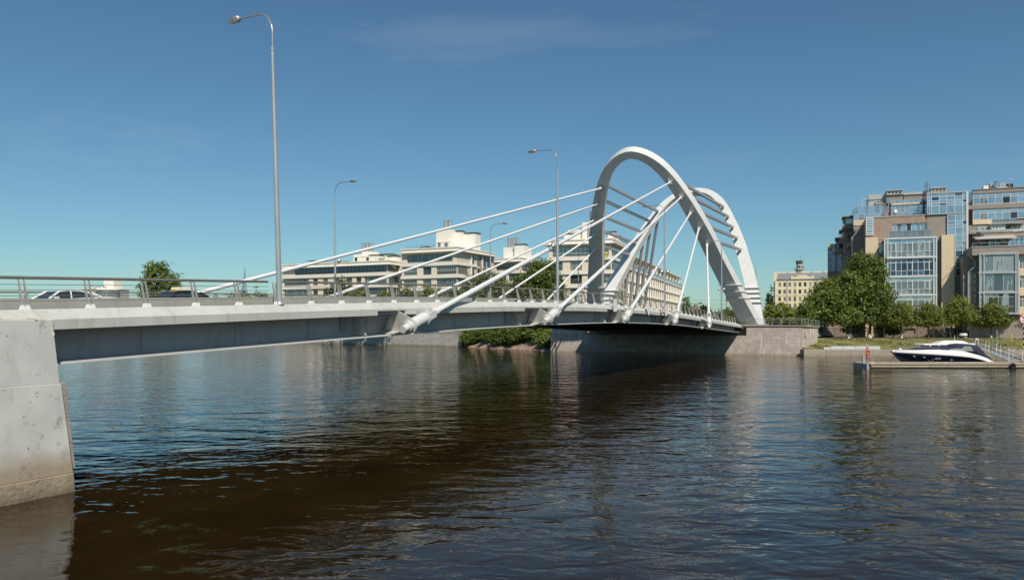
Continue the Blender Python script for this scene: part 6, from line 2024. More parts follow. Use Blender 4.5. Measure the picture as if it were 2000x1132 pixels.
# bushes on the shore
for i, (t, ds, h, w_, mm, lab) in enumerate((
        (87.6, 2.2, 4.2, 1.6, 'leaf_d', 'bright shore bush against the end of the stone quay wall'),
        (84.2, 5.0, 4.6, 2.0, 'leaf_a', 'dark shore bush set back beside the quay wall'),
        (80.5, 3.4, 4.8, 2.1, 'leaf_d', 'shore bush left of the middle of the stony shore'),
        (76.5, 2.6, 5.0, 2.4, 'leaf_d', 'largest pale shore bush reaching down to the water'),
        (72.8, 3.6, 5.0, 2.2, 'leaf_d', 'shore bush above the reddish stones'),
        (69.0, 5.6, 5.4, 2.2, 'leaf_a', 'dark shore bush in the gap behind the reddish stones'),
        (65.6, 4.2, 5.0, 2.0, 'leaf_d', 'tall shore bush near the granite abutment'),
        (62.6, 2.4, 3.4, 1.9, 'leaf_d', 'low shore bush touching the granite abutment'))):
    s = 136.0 + 0.48 * (t - 60) + ds
    p = B(s, t, 0.2 + 0.3 * ds)
    bl = [(0, 0, h * 0.5, w_, w_ * 0.8, h * 0.42), (-w_ * 0.5, -0.4, h * 0.3, w_ * 0.7, w_ * 0.7, h * 0.28), (w_ * 0.5, -0.3, h * 0.34, w_ * 0.7, w_ * 0.7, h * 0.3)]
    tree('shore_bush', lab, p.x, p.y, p.z, bl, 7000, 0.27, mm, h * 0.3, 0.07, 141 + i, 'bushes on the stony shore', 0, 'bush', spread=0.55)

# ------------------------------------------------------------------ fence on the right bank
fn = thing('bank_fence', (90, 143.6, 2.66), 'dark thin-barred metal fence along the top of the grass bank', 'fence')
for z in (0.25, 1.72): MB().box(54, 110, 143.58, 143.62, 2.66 + z, 2.70 + z).build('rail', M['frame_dark'], fn)
g_ = MB()
for k in range(373): g_.box(54 + k * 0.15, 54.018 + k * 0.15, 143.63, 143.65, 2.7, 4.55)
tag(g_.build('bars', M['frame_dark'], fn), None, None, None, 'stuff')
pm = MB(); pm.box(-0.04, 0.04, -0.04, 0.04, 0, 2.0); pme = pm.mesh('post', M['galv'])
cm = MB(); cm.box(-0.22, 0.22, -0.22, 0.22, 0, 0.18); cme = cm.mesh('footing', M['slab'])
for k in range(19):
    mw = Matrix.Translation((54 + k * 3.1, 143.5, 2.66))
    place('post', pme, fn, mw); place('footing', cme, fn, mw)

# ------------------------------------------------------------------ pontoon, boats, gangway
pn = thing('pontoon', (60, 95, 0), 'long low timber pontoon in front of the moored boats', 'pontoon')
for k in range(13):
    x0 = 43.6 + k * 2.35
    MB().box(x0, x0 + 2.33, 93.2, 93.5, 0.10, 0.40 + 0.006 * (k % 3)).build('side_board', M['timber'], pn, bevel=0.015)
MB().box(43.5, 74.2, 93.3, 97.2, -0.4, 0.098).build('float', M['timber_wet'], pn)
MB().box(43.4, 74.3, 93.12, 93.6, 0.42, 0.56).build('edge_beam', M['timber'], pn, bevel=0.02)
MB().box(43.4, 74.3, 96.9, 97.3, 0.1, 0.56).build('edge_beam', M['timber'], pn, bevel=0.02)
for k in range(100):
    x0 = 43.5 + k * 0.307
    MB().box(x0, x0 + 0.29, 93.62, 96.88, 0.44, 0.50).build('deck_plank', M['timber'], pn)
for x in (44.0, 53.0, 56.4, 62, 68):
    c_ = MB(); c_.tube([(x - 0.18, 93.9, 0.62), (x + 0.18, 93.9, 0.62)], 0.03, 6).tube([(x, 93.9, 0.5), (x, 93.9, 0.62)], 0.035, 6); c_.build('cleat', M['galv'], pn)
MB().box(43.1, 43.42, 93.3, 97, 0.0, 0.5).build('end_board', M['galv'], pn)

lp = thing('lifebuoy_post', (ux(1693, 95), 95, 0.5), 'thin white post with orange lifebuoy on the pontoon end', 'post')
x_ = ux(1693, 95)
MB().tube([(x_, 95.1, 0.5), (x_, 95.1, 3.0)], 0.035, 8).build('pole', M['frame_lt'], lp)
MB().box(x_ - 0.03, x_ + 0.15, 94.98, 95.06, 1.1, 2.5).build('board', M['orange'], lp)
def torus(c, R0, r0, axis='y', n=20, m=8, squash=1.0):
    mb = MB(); secs = []
    for i in range(n + 1):
        w = 2 * math.pi * i / n
        ring_ = []
        for j in range(m):
            q = 2 * math.pi * j / m
            rr_ = R0 + r0 * math.cos(q); h = r0 * math.sin(q)
            if axis == 'y': ring_.append((c[0] + rr_ * math.cos(w) * squash, c[1] + h, c[2] + rr_ * math.sin(w)))
            else: ring_.append((c[0] + h, c[1] + rr_ * math.cos(w), c[2] + rr_ * math.sin(w)))
        secs.append(ring_)
    mb.loft(secs, True, False)
    return mb
torus((x_ + 0.07, 94.9, 1.85), 0.27, 0.075, squash=0.75).build('lifebuoy', M['orange'], lp, smooth=True)
torus((x_ + 0.16, 94.92, 0.98), 0.27, 0.07, squash=0.6).build('lifebuoy', M['orange'], lp, smooth=True)
sp = thing('service_pedestal', (ux(1688, 95), 95.2, 0.5), 'short grey pedestal at the very end of the pontoon', 'pedestal')
x2 = ux(1688, 95)
MB().box(x2 - 0.14, x2 + 0.14, 95.1, 95.35, 0.5, 1.35).build('column', M['galv'], sp, bevel=0.02); MB().box(x2 - 0.18, x2 + 0.18, 95.05, 95.4, 1.36, 1.44).build('cap', M['slab'], sp)
ms = thing('mooring_stand', (ux(1706, 95), 95.2, 0.5), 'thin pale stand right of the lifebuoy post on the pontoon', 'stand')
x3 = ux(1706, 95)
MB().tube([(x3, 95.2, 0.5), (x3, 95.2, 1.6)], 0.03, 6).build('pole', M['timber'], ms); MB().hexa([(x3 - .22, 95, .5), (x3 + .22, 95, .5), (x3 + .22, 95.4, .5), (x3 - .22, 95.4, .5)], [(x3 - .06, 95.15, .66), (x3 + .06, 95.15, .66), (x3 + .06, 95.25, .66), (x3 - .06, 95.25, .66)]).build('foot', M['timber'], ms)
x4 = ux(1978, 93)
ty_ = torus((x4, 92.98, 0.28), 0.26, 0.12).build('tyre_fender', M['rubber'], None, smooth=True, origin=(x4, 93, 0.2))
tag(ty_, 'round black tyre fender hanging on the pontoon side', 'fender')

# motor yacht with dark blue hull
XB, XS, YC = 49.7, 62.0, 100.4
yt = thing('motor_yacht', (56, YC, 0), 'motor yacht with navy hull, white deck and navy canvas canopy behind the pontoon', 'boat')
def st(x):
    k = (x - XB) / (XS - XB)
    beam = 1.85 * min(1.0, (1 - (1 - min(1, k * 1.9)) ** 2.2)) * (1 if k < 0.8 else 1 - 0.12 * (k - 0.8) / 0.2)
    nav = float(np.interp(k, [0, 0.35, 0.6, 0.8, 0.93, 1.0], [1.66, 1.45, 1.26, 0.98, 0.5, 0.28]))
    she = float(np.interp(k, [0, 0.12, 0.45, 0.62, 0.8, 0.93, 1.0], [1.80, 1.86, 1.95, 1.86, 1.45, 0.88, 0.45]))
    keel = float(np.interp(k, [0, 0.04, 0.12, 0.3, 1], [1.55, 0.9, 0.2, -0.25, -0.4]))
    chine = float(np.interp(k, [0, 0.06, 0.2, 0.5, 1], [1.58, 1.0, 0.50, 0.22, 0.1]))
    return beam, nav, she, keel, chine
def S(x, half):  # section helper
    return [(x, YC - y, z) for y, z in half] + [(x, YC + y, z) for y, z in reversed(half)]
xs = [XB + (XS - XB) * q for q in (0, 0.02, 0.05, 0.1, 0.17, 0.25, 0.35, 0.45, 0.55, 0.65, 0.75, 0.85, 0.93, 1.0)]
lo, nv, wh = [], [], []
for x in xs:
    b, n_, s_, k_, c_ = st(x)
    bc = b * 0.78 + 0.01
    lo.append(S(x, [(0.02, k_), (bc, c_)]))
    nv.append(S(x, [(bc, c_ + 0.003), (b * 0.97 + 0.02, (n_ + c_) / 2 + 0.1), (b + 0.03, max(n_, c_ + 0.02))]))
    wh.append(S(x, [(b + 0.045, max(n_, c_ + 0.02) + 0.003), (b + 0.035, (n_ + s_) / 2 + 0.02), (b * 0.93 + 0.02, s_ + 0.05), (b * 0.5, s_ + 0.12)]))
MB().loft(lo).build('hull_bottom', M['antifoul'], yt, smooth=True)
MB().loft(nv).build('hull', M['hull_navy'], yt, smooth=True)
MB().loft(wh).build('topsides', M['gelcoat'], yt, smooth=True)
# foredeck sunpad, coachroof
cr2 = []
for k, (w, h) in zip((0.16, 0.22, 0.32, 0.45, 0.56, 0.62), ((0.35, 0.04), (0.7, 0.22), (1.0, 0.34), (1.2, 0.42), (1.3, 0.5), (1.3, 0.2))):
    x = XB + (XS - XB) * k; s_ = st(x)[2]
    cr2.append(S(x, [(w, s_ + 0.06), (w * 0.85, s_ + 0.06 + h * 0.8), (w * 0.4, s_ + 0.06 + h)]))
MB().loft(cr2).build('coachroof', M['canvas'], yt, smooth=True)
# windscreen, canopy
def xk(k): return XB + (XS - XB) * k
ws = [S(xk(0.50), [(1.35, 1.95), (0.6, 2.0)]), S(xk(0.58), [(1.42, 1.95), (1.2, 2.3), (0.6, 2.36)][:2]), S(xk(0.66), [(1.45, 1.9), (1.25, 2.62)])]
MB().loft(ws).build('windscreen', M['screen'], yt)
g_ = MB()
for q in (-1, 1):
    g_.tube([(xk(0.46), YC + q * 1.4, 1.98), (xk(0.56), YC + q * 1.38, 2.32), (xk(0.68), YC + q * 1.3, 2.5), (xk(0.82), YC + q * 1.5, 1.8), (xk(0.9), YC + q * 1.6, 1.35)], 0.045, 6)
g_.build('windscreen_frame', M['canvas'], yt)
cn = []
for k, zt2, w in ((0.60, 2.42, 1.36), (0.64, 2.72, 1.38), (0.72, 2.80, 1.42), (0.80, 2.72, 1.45), (0.87, 2.55, 1.45), (0.93, 1.7, 1.5), (0.985, 0.95, 1.5)):
    x = xk(k); zb2 = min(st(x)[2] + 0.02, zt2 - 0.25)
    zb2 = max(zb2, 2.1 if k < 0.66 else (1.75 if k < 0.82 else zb2))
    cn.append(S(x, [(w, zb2), (w * 0.93, zb2 + (zt2 - zb2) * 0.7), (w * 0.6, zt2)]))
MB().loft(cn).build('canopy', M['canvas'], yt, smooth=True)
MB().hexa([(xk(0.655), YC - 1.455, 1.98), (xk(0.79), YC - 1.50, 1.82), (xk(0.79), YC - 1.47, 1.82), (xk(0.655), YC - 1.42, 1.98)], [(xk(0.70), YC - 1.42, 2.50), (xk(0.77), YC - 1.44, 2.46), (xk(0.77), YC - 1.40, 2.46), (xk(0.70), YC - 1.38, 2.50)]).build('canopy_window', M['clear_vinyl'], yt)
MB().hexa([(xk(0.52), YC - 1.50, 1.90), (xk(0.74), YC - 1.56, 1.72), (xk(0.74), YC - 1.5, 1.72), (xk(0.52), YC - 1.45, 1.90)], [(xk(0.56), YC - 1.47, 2.12), (xk(0.66), YC - 1.5, 2.12), (xk(0.66), YC - 1.46, 2.12), (xk(0.56), YC - 1.43, 2.12)]).build('side_window', M['clear_vinyl'], yt)
# portholes
for k, z, a_ in ((0.185, 1.18, 0.17), (0.275, 1.08, 0.17), (0.405, 0.90, 0.42), (0.545, 0.72, 0.17)):
    x = xk(k); b = st(x)[0]
    yy = YC - b * 0.985 - 0.035
    e_ = MB(); ring_o, ring_i = [], []
    for j in range(16):
        w = 2 * math.pi * j / 16
        ring_o.append((x + a_ * math.cos(w), yy + 0.012, z + 0.09 * math.sin(w))); ring_i.append((x + a_ * math.cos(w), yy - 0.02, z + 0.09 * math.sin(w)))
    e_.loft([ring_o, ring_i]); po = e_.build('porthole', M['chrome'], yt)
    e_ = MB(); e_.face(*[(x + (p[0] - x) * 0.72, yy - 0.024, z + (p[2] - z) * 0.66) for p in ring_i]); e_.build('porthole_glass', M['screen'], po)
g_ = MB()
pr = [(xk(k), YC - st(xk(k))[0] * 0.9, st(xk(k))[2] + 0.48) for k in (0.0, 0.05, 0.12, 0.22, 0.34, 0.44)]
for q in (1, -1):
    pq = [(p[0], YC + (p[1] - YC) * q, p[2]) for p in pr]; pq[-1] = (pq[-1][0], pq[-1][1], pq[-1][2] - 0.38)
    g_.tube(pq, 0.02, 5)
    for p in pq[1:-1]: g_.tube([p, (p[0] + 0.04, p[1], p[2] - 0.45)], 0.016, 5)
g_.build('bow_rail', M['chrome'], yt)
MB().lathe((xk(0.0) - 0.12, YC, 1.72), [(0.06, -0.1), (0.13, -0.02), (0.13, 0.08), (0.06, 0.14)], 10, 'x').build('bow_anchor', M['dark'], yt, smooth=True)
MB().box(xk(0.06), xk(0.09), YC - 0.25, YC + 0.25, 1.98, 2.2).build('windlass', M['gelcoat'], yt, bevel=0.03)
MB().box(XS - 0.02, XS + 0.75, YC - 1.5, YC + 1.5, 0.22, 0.34).build('swim_platform', M['gelcoat'], yt, bevel=0.03)

# mooring lines
for (a_, b_, lab) in (((xk(0.03), YC - 0.3, 1.85), (47.6, 97.0, 0.6), 'dark mooring line from the yacht bow down to the pontoon'), ((xk(0.95), YC - 1.5, 0.8), (64.3, 97.0, 0.6), 'short mooring line at the yacht stern')):
    pts = [tuple(Vector(a_).lerp(Vector(b_), k / 10) - Vector((0, 0, 0.35 * math.sin(math.pi * k / 10)))) for k in range(11)]
    tag(MB().tube(pts, 0.025, 6).build('mooring_line', M['dark'], None, origin=b_), lab, 'rope', 'mooring lines of the yacht')
# white cabin boat behind
wb = thing('cabin_boat', (59, 104.8, 0), 'white cabin boat with radar, moored behind the navy yacht', 'boat')
YW = 104.8
hs = []
for x, b, s_ in ((53.2, 0.1, 1.7), (54.2, 0.9, 1.6), (56, 1.5, 1.45), (59, 1.6, 1.3), (63.5, 1.5, 1.2)):
    hs.append([(x, YW - b * .6, -0.3), (x, YW - b, 0.5), (x, YW - b, s_), (x, YW + b, s_), (x, YW + b, 0.5), (x, YW + b * .6, -0.3)])
MB().loft(hs).build('hull', M['gelcoat'], wb, smooth=True)
MB().box(56.4, 62.2, YW - 1.15, YW + 1.15, 1.25, 2.42).build('cabin_glass', M['screen'], wb)
for x in (56.35, 57.5, 58.55, 60.0, 62.1):
    for q in (-1, 1): MB().box(x, x + 0.18, YW + q * 1.16 - 0.05, YW + q * 1.16 + 0.05, 1.25, 2.5).build('cabin_post', M['gelcoat'], wb)
MB().hexa([(55.5, YW - 1.3, 2.5), (62.6, YW - 1.3, 2.5), (62.6, YW + 1.3, 2.5), (55.5, YW + 1.3, 2.5)], [(55.7, YW - 1.15, 2.68), (62.4, YW - 1.2, 2.72), (62.4, YW + 1.2, 2.72), (55.7, YW + 1.15, 2.68)]).build('roof', M['gelcoat'], wb, bevel=0.05)
fbr = []
for x, w, h in ((57.6, 0.8, 2.7), (58.4, 1.1, 2.98), (59.6, 1.15, 3.12), (60.9, 1.15, 3.08), (61.8, 1.0, 2.72)):
    fbr.append([(x, YW - w, 2.6), (x, YW - w * .85, h), (x, YW + w * .85, h), (x, YW + w, 2.6)])
MB().loft(fbr).build('flybridge', M['gelcoat'], wb, smooth=True)
MB().tube([(61.6, YW, 2.7), (61.6, YW, 3.75)], 0.05, 6).build('mast', M['dark'], wb)
MB().lathe((61.6, YW, 3.72), [(0.42, 0), (0.47, 0.06), (0.47, 0.26), (0.38, 0.34)], 14).build('radar_dome', M['gelcoat'], wb, smooth=True)
MB().box(61.6, 62.05, YW - 0.1, YW + 0.1, 3.45, 3.52).build('antenna_arm', M['gelcoat'], wb)
MB().tube([(60.4, YW, 3.1), (60.4, YW, 3.8)], 0.05, 6).build('horn_post', M['galv'], wb)

# gangway
gw_ = thing('gangway', (70, 111, 0), 'grey metal gangway with handrails leading from the bank to the pontoon', 'gangway')
ga, gb_ = Vector((74.3, 122.6, 1.65)), Vector((63.6, 97.0, 0.62))
gd_ = (gb_ - ga).normalized(); gs = Vector((gd_.y, -gd_.x, 0)).normalized() * 0.75
MB().hexa([ga - gs, ga + gs, gb_ + gs, gb_ - gs], [p + Vector((0, 0, 0.1)) for p in (ga - gs, ga + gs, gb_ + gs, gb_ - gs)]).build('ramp', M['galv'], gw_)
MB().hexa([p + Vector((0, 0, -0.3)) for p in (ga - gs * 1.04, ga - gs * 1.0, gb_ - gs * 1.0, gb_ - gs * 1.04)], [p + Vector((0, 0, 0.2)) for p in (ga - gs * 1.04, ga - gs * 1.0, gb_ - gs * 1.0, gb_ - gs * 1.04)]).build('ramp_beam', M['dark'], gw_)
for q in (-1, 1):
    for k in range(11):
        p = ga.lerp(gb_, k / 10) + gs * q * 0.97
        MB().tube([p, p + Vector((0, 0, 1.3))], 0.055, 6).build('handrail_post', M['frame_lt' if (k % 3) else 'galv'], gw_)
    for z in (1.3, 0.7): MB().tube([ga + gs * q * 0.97 + Vector((0, 0, z)), gb_ + gs * q * 0.97 + Vector((0, 0, z))], 0.04, 6).build('handrail', M['galv'], gw_)
ld = thing('landing_stage', (69, 119.6, 0), 'small plank landing on the quay beside the gangway', 'landing')
for k in range(12): MB().box(66.0 + k * 0.62, 66.58 + k * 0.62, 119.4, 123.1, 0.95, 1.05).build('plank', M['timber'], ld)
MB().box(66.2, 73.2, 119.6, 120.0, -0.6, 0.93).build('beam', M['dark'], ld)
x5 = ux(1947, 119)
pl = thing('mooring_pole', (x5, 119, 0), 'thin tall grey pole rising beside the gangway', 'pole')
MB().tube([(x5, 119, -0.5), (x5, 119, 4.2)], 0.08, 8).build('shaft', M['galv'], pl); MB().tube([(x5, 119, 4.2), (x5, 119, 4.3)], 0.1, 8).build('cap', M['galv'], pl)
x6 = ux(1995, 98)
dv = thing('boarding_ladder', (x6, 96, 0.5), 'small pale folding ladder standing on the pontoon at the picture edge', 'ladder')
for q in (-1, 1):
    for w in (-0.45, 0.45): MB().tube([(x6 + q * 0.18, 96.2 + w, 0.5), (x6 + q * 0.14, 96.2, 1.85)], 0.035, 6).build('rail', M['frame_lt'], dv)
for k in range(4): MB().tube([(x6 - 0.17, 95.83 + k * 0.1, 0.75 + k * 0.3), (x6 + 0.17, 95.83 + k * 0.1, 0.75 + k * 0.3)], 0.025, 6).build('rung', M['frame_lt'], dv)

# round sign on a striped pole, yellow bollard
x7, d7 = ux(2000, 126), 126.0
sg_ = thing('river_sign', (x7, d7, 1.3), 'round white river sign with red rim and crossed-out anchor on a striped pole', 'sign')
for k in range(9):
    MB().tube([(x7, d7, 1.3 + k * 0.44), (x7, d7, 1.3 + (k + 1) * 0.44)], 0.13, 10).build('pole_band', M['black' if k % 2 else 'sign_white'], sg_)
zc = 6.15
MB().lathe((x7, d7 - 0.16, zc), [(0.86, 0), (0.86, 0.05)], 28, 'y').build('disc_rim', M['red'], sg_)
ds = MB().lathe((x7, d7 - 0.18, zc), [(0.72, 0), (0.72, 0.018)], 28, 'y').build('disc', M['sign_white'], sg_)
an = MB()
an.tube([(x7, d7 - 0.2, zc - 0.42), (x7, d7 - 0.2, zc + 0.35)], 0.05, sq=(0.05, 0.012))
an.tube([(x7 - 0.26, d7 - 0.2, zc + 0.2), (x7 + 0.26, d7 - 0.2, zc + 0.2)], 0.05, sq=(0.012, 0.04))
an.tube([(x7 + 0.42 * math.sin(w), d7 - 0.2, zc - 0.02 - 0.42 * math.cos(w)) for w in np.linspace(-1.2, 1.2, 9)], 0.045, 6)
an.build('anchor_mark', M['black'], ds)
MB().hexa([(x7 - 0.56, d7 - 0.235, zc + 0.42), (x7 - 0.42, d7 - 0.235, zc + 0.56), (x7 + 0.56, d7 - 0.235, zc - 0.42), (x7 + 0.42, d7 - 0.235, zc - 0.56)], [(x7 - 0.56, d7 - 0.22, zc + 0.42), (x7 - 0.42, d7 - 0.22, zc + 0.56), (x7 + 0.56, d7 - 0.22, zc - 0.42), (x7 + 0.42, d7 - 0.22, zc - 0.56)]).build('slash', M['red'], ds)
x8 = ux(1974.5, 137)
yb_ = thing('yellow_bollard', (x8, 137, 2.5), 'short yellow bollard on the grass bank', 'bollard')
MB().tube([(x8, 137, 2.3), (x8, 137, 3.35)], 0.15, 12).build('shaft', M['yellow'], yb_, smooth=True); MB().lathe((x8, 137, 3.35), [(0.15, 0), (0.12, 0.07), (0.05, 0.1)], 12).build('cap', M['yellow'], yb_)
x9 = ux(1895, 145)
kl = thing('kinked_pipe', (x9, 144.8, 2.66), 'white kinked drain pipe before the garage bars', 'pipe')
MB().tube([(x9, 144.8, 4.6), (x9, 144.8, 3.3), (x9 - 0.25, 144.6, 2.95)], 0.09, 8).build('pipe_run', M['frame_lt'], kl, smooth=True)

# overhead wires behind the far end of the bridge
wr = thing('overhead_wires', (70, 240, 18), 'thin overhead wires strung behind the last cables', 'wires')
for k, (y0, y1) in enumerate(((585, 586), (592, 593.5), (597, 598), (602, 604))):
    pts = []
    for i in range(9):
        u = 1345 + (1500 - 1345) * i / 8; d = 250
        pts.append((ux(u, d), d, zy(y0 + (y1 - y0) * i / 8 + 0.8 * math.sin(math.pi * i / 8), d)))
    MB().tube(pts, 0.035, 5).build('wire', M['dark'], wr)

# ------------------------------------------------------------------ cars on the bridge
def car(label, s, t, paint, taxi=False, suv=False, heading=-1):
    z0 = zd(s) - 0.438
    mw = BM(s, t, z0, 0 if heading > 0 else math.pi)
    slope = math.atan((zd(s + 1) - zd(s - 1)) / 2) * heading
    mw = mw @ Matrix.Rotation(-slope, 4, 'Y')
    o = bpy.data.objects.new('passenger_car', None); put(o, None, mw)
    tag(o, label, 'car', 'cars crossing the bridge')
    def add(name, mb, m, parent=o, smooth=True):
        return place(name, mb.mesh(name, m, smooth), parent, mw)
    up = 0.16 if suv else 0.0
    secs = []
    for (x, zl, zt_, w) in ((-2.32, .46, .80, .66), (-2.25, .30, .97, .80), (-1.9, .24, 1.03, .87), (-1.0, .22, 1.01, .90), (0, .22, .97, .91), (0.9, .22, .95, .90), (1.5, .24, .88, .88), (2.05, .28, .76, .80), (2.28, .34, .66, .68), (2.33, .44, .56, .56)):
        zt_ += up; 
        secs.append([(x, -w * .9, zl), (x, -w, zl + .18), (x, -w, zt_ - .18), (x, -w * .93, zt_ - .04), (x, -w * .8, zt_), (x, w * .8, zt_), (x, w * .93, zt_ - .04), (x, w, zt_ - .18), (x, w, zl + .18), (x, w * .9, zl)])
    add('body', MB().loft(secs), paint)
    # glasshouse
    top = 1.43 + up * 1.5
    prof_ = [(-1.95, .99 + up), (-1.35, top - .14), (-0.75, top - .02), (0.0, top), (0.45, top - .05), (1.18, .94 + up)] if not suv else [(-2.1, 1.0 + up), (-1.85, top - .1), (-0.9, top), (0.0, top), (0.4, top - .05), (1.15, .94 + up)]
    g1 = []
    for (x, z) in prof_:
        k = (z - .95 - up) / (top - .95 - up)
        g1.append((x, .80 - .2 * k, z))
    zb_ = .93 + up
    ms_ = MB()
    ms_.loft([[(x, -0.80, zb_), (x, -w, z - .012), (x, w, z - .012), (x, 0.80, zb_)] for x, w, z in g1])
    add('glasshouse', ms_, M['car_glass'], smooth=False)
    rf = MB(); rr_ = [q for q in g1[1:-1]]
    rf.loft([[(x, -w - .02, z - .075), (x, -w * .8, z + .014), (x, w * .8, z + .014), (x, w + .02, z - .075)] for x, w, z in rr_])
    add('roof', rf, paint)
    for q in (-1, 1):
        pl_ = MB()
        a_, b_ = g1[-1], g1[-2]; pl_.tube([(a_[0], q * .80, a_[2]), (b_[0], q * (b_[1] + .005), b_[2] - .02)], .06, 6)
        a_, b_ = g1[0], g1[1]; pl_.tube([(a_[0], q * .80, a_[2]), (b_[0], q * (b_[1] + .005), b_[2] - .02)], .12, 6)
        pl_.tube([(-.15, q * .81, zb_), (-.22, q * .615, top - .03)], .04, 6)
        pl_.tube([(b2[0], q * (b2[1] + .008), b2[2] - .03) for b2 in rr_], .05, 6)
        add('pillars', pl_, paint)
        mr_ = MB(); mr_.box(.72, .92, q * .93 - .1, q * .93 + .1, .92 + up, 1.06 + up); add('mirror', mr_, paint)
        hd = MB(); hd.hexa([(2.05, q * .55, .60 + up), (2.24, q * .52, .60 + up), (2.0, q * .82, .62 + up), (1.9, q * .80, .62 + up)], [(2.0, q * .55, .74 + up), (2.2, q * .52, .70 + up), (1.95, q * .815, .76 + up), (1.85, q * .80, .76 + up)]); add('headlight', hd, M['headlamp'])
        tl_ = MB(); tl_.box(-2.33, -2.2, q * .66 - .16, q * .66 + .14, .78 + up, .95 + up); add('tail_light', tl_, M['tail'])
        for x in (-1.38, 1.42):
            wh_ = MB(); wh_.lathe((x, q * .80 - .1, .33), [(.2, 0), (.33, .02), (.34, .1), (.33, .19), (.2, .21)], 18, 'y'); w_o = add('wheel', wh_, M['tyre'])
            ri = MB(); ri.lathe((x, q * .80 - .105 if q < 0 else q * .80 - .0, .33), [(.05, 0), (.21, .015), (.21, .1), (.05, .115)], 10, 'y'); add('rim', ri, M['galv'], w_o)
    bp_ = MB(); bp_.box(2.28, 2.345, -.55, .55, .36, .46); add('number_plate', bp_, M['sign_white'])
    if taxi:
        sg1 = MB(); sg1.hexa([(-.16, -.42, top + .02), (.16, -.42, top + .02), (.16, .42, top + .02), (-.16, .42, top + .02)], [(-.07, -.40, top + .26), (.07, -.40, top + .26), (.07, .40, top + .26), (-.07, .40, top + .26)])
        add('roof_sign', sg1, M['taxi_sign'], smooth=False)
        sg2 = MB(); sg2.box(-0.95, -0.2, -.5, .5, top + .016, top + .26); add('roof_box', sg2, M['cream_lt'], smooth=False)
        sg3 = MB(); sg3.box(.20, .34, -.22, .22, top - .02, top + .10); add('roof_light', sg3, M['yellow'], smooth=False)
    return o
car('white saloon car crossing the bridge behind the railing', 28.0, 43.6, M['car_white'])
car('dark taxi with a pale roof sign behind the railing', 36.2, 43.8, M['car_navy'], taxi=True)
car('dark blue car on the far lane behind the first cable anchor', 66.5, 47.0, M['car_blue'], suv=True)

# ------------------------------------------------------------------ people
def skin_obj(name, joints, edges, m, parent, mw, lvl=2):
    me = bpy.data.meshes.new(name)
    me.from_pydata([j[:3] for j in joints], edges, [])
    o = bpy.data.objects.new(name, me)
    put(o, parent, mw)
    me.materials.append(m)
    sk = o.modifiers.new('skin', 'SKIN')
    if not me.skin_vertices: me.attributes.new('skin', 'FLOAT', 'POINT')
    for i, j in enumerate(joints):
        sv = me.skin_vertices[0].data[i]
        r = j[3]; sv.radius = (r, r) if not isinstance(r, tuple) else r
        sv.use_root = (i == 0)
    ss = o.modifiers.new('sub', 'SUBSURF'); ss.levels = lvl; ss.render_levels = lvl
    for p in me.polygons: p.use_smooth = True
    return o
def make_skin_layer(name, joints, edges, m, parent, mw):
    import bmesh
    bm = bmesh.new()
    lay = bm.verts.layers.skin.verify()
    vs_ = []
    for i, j in enumerate(joints):
        v = bm.verts.new(j[:3]); r = j[3]
        v[lay].radius = (r, r) if not isinstance(r, tuple) else r
        v[lay].use_root = (i == 0)
        vs_.append(v)
    for a_, b_ in edges: bm.edges.new((vs_[a_], vs_[b_]))
    me = bpy.data.meshes.new(name); bm.to_mesh(me); bm.free()
    me.materials.append(m)
    o = bpy.data.objects.new(name, me); put(o, parent, mw)
    sk = o.modifiers.new('skin', 'SKIN'); sk.use_smooth_shade = True
    ss = o.modifiers.new('sub', 'SUBSURF'); ss.levels = 2; ss.render_levels = 2
    return o
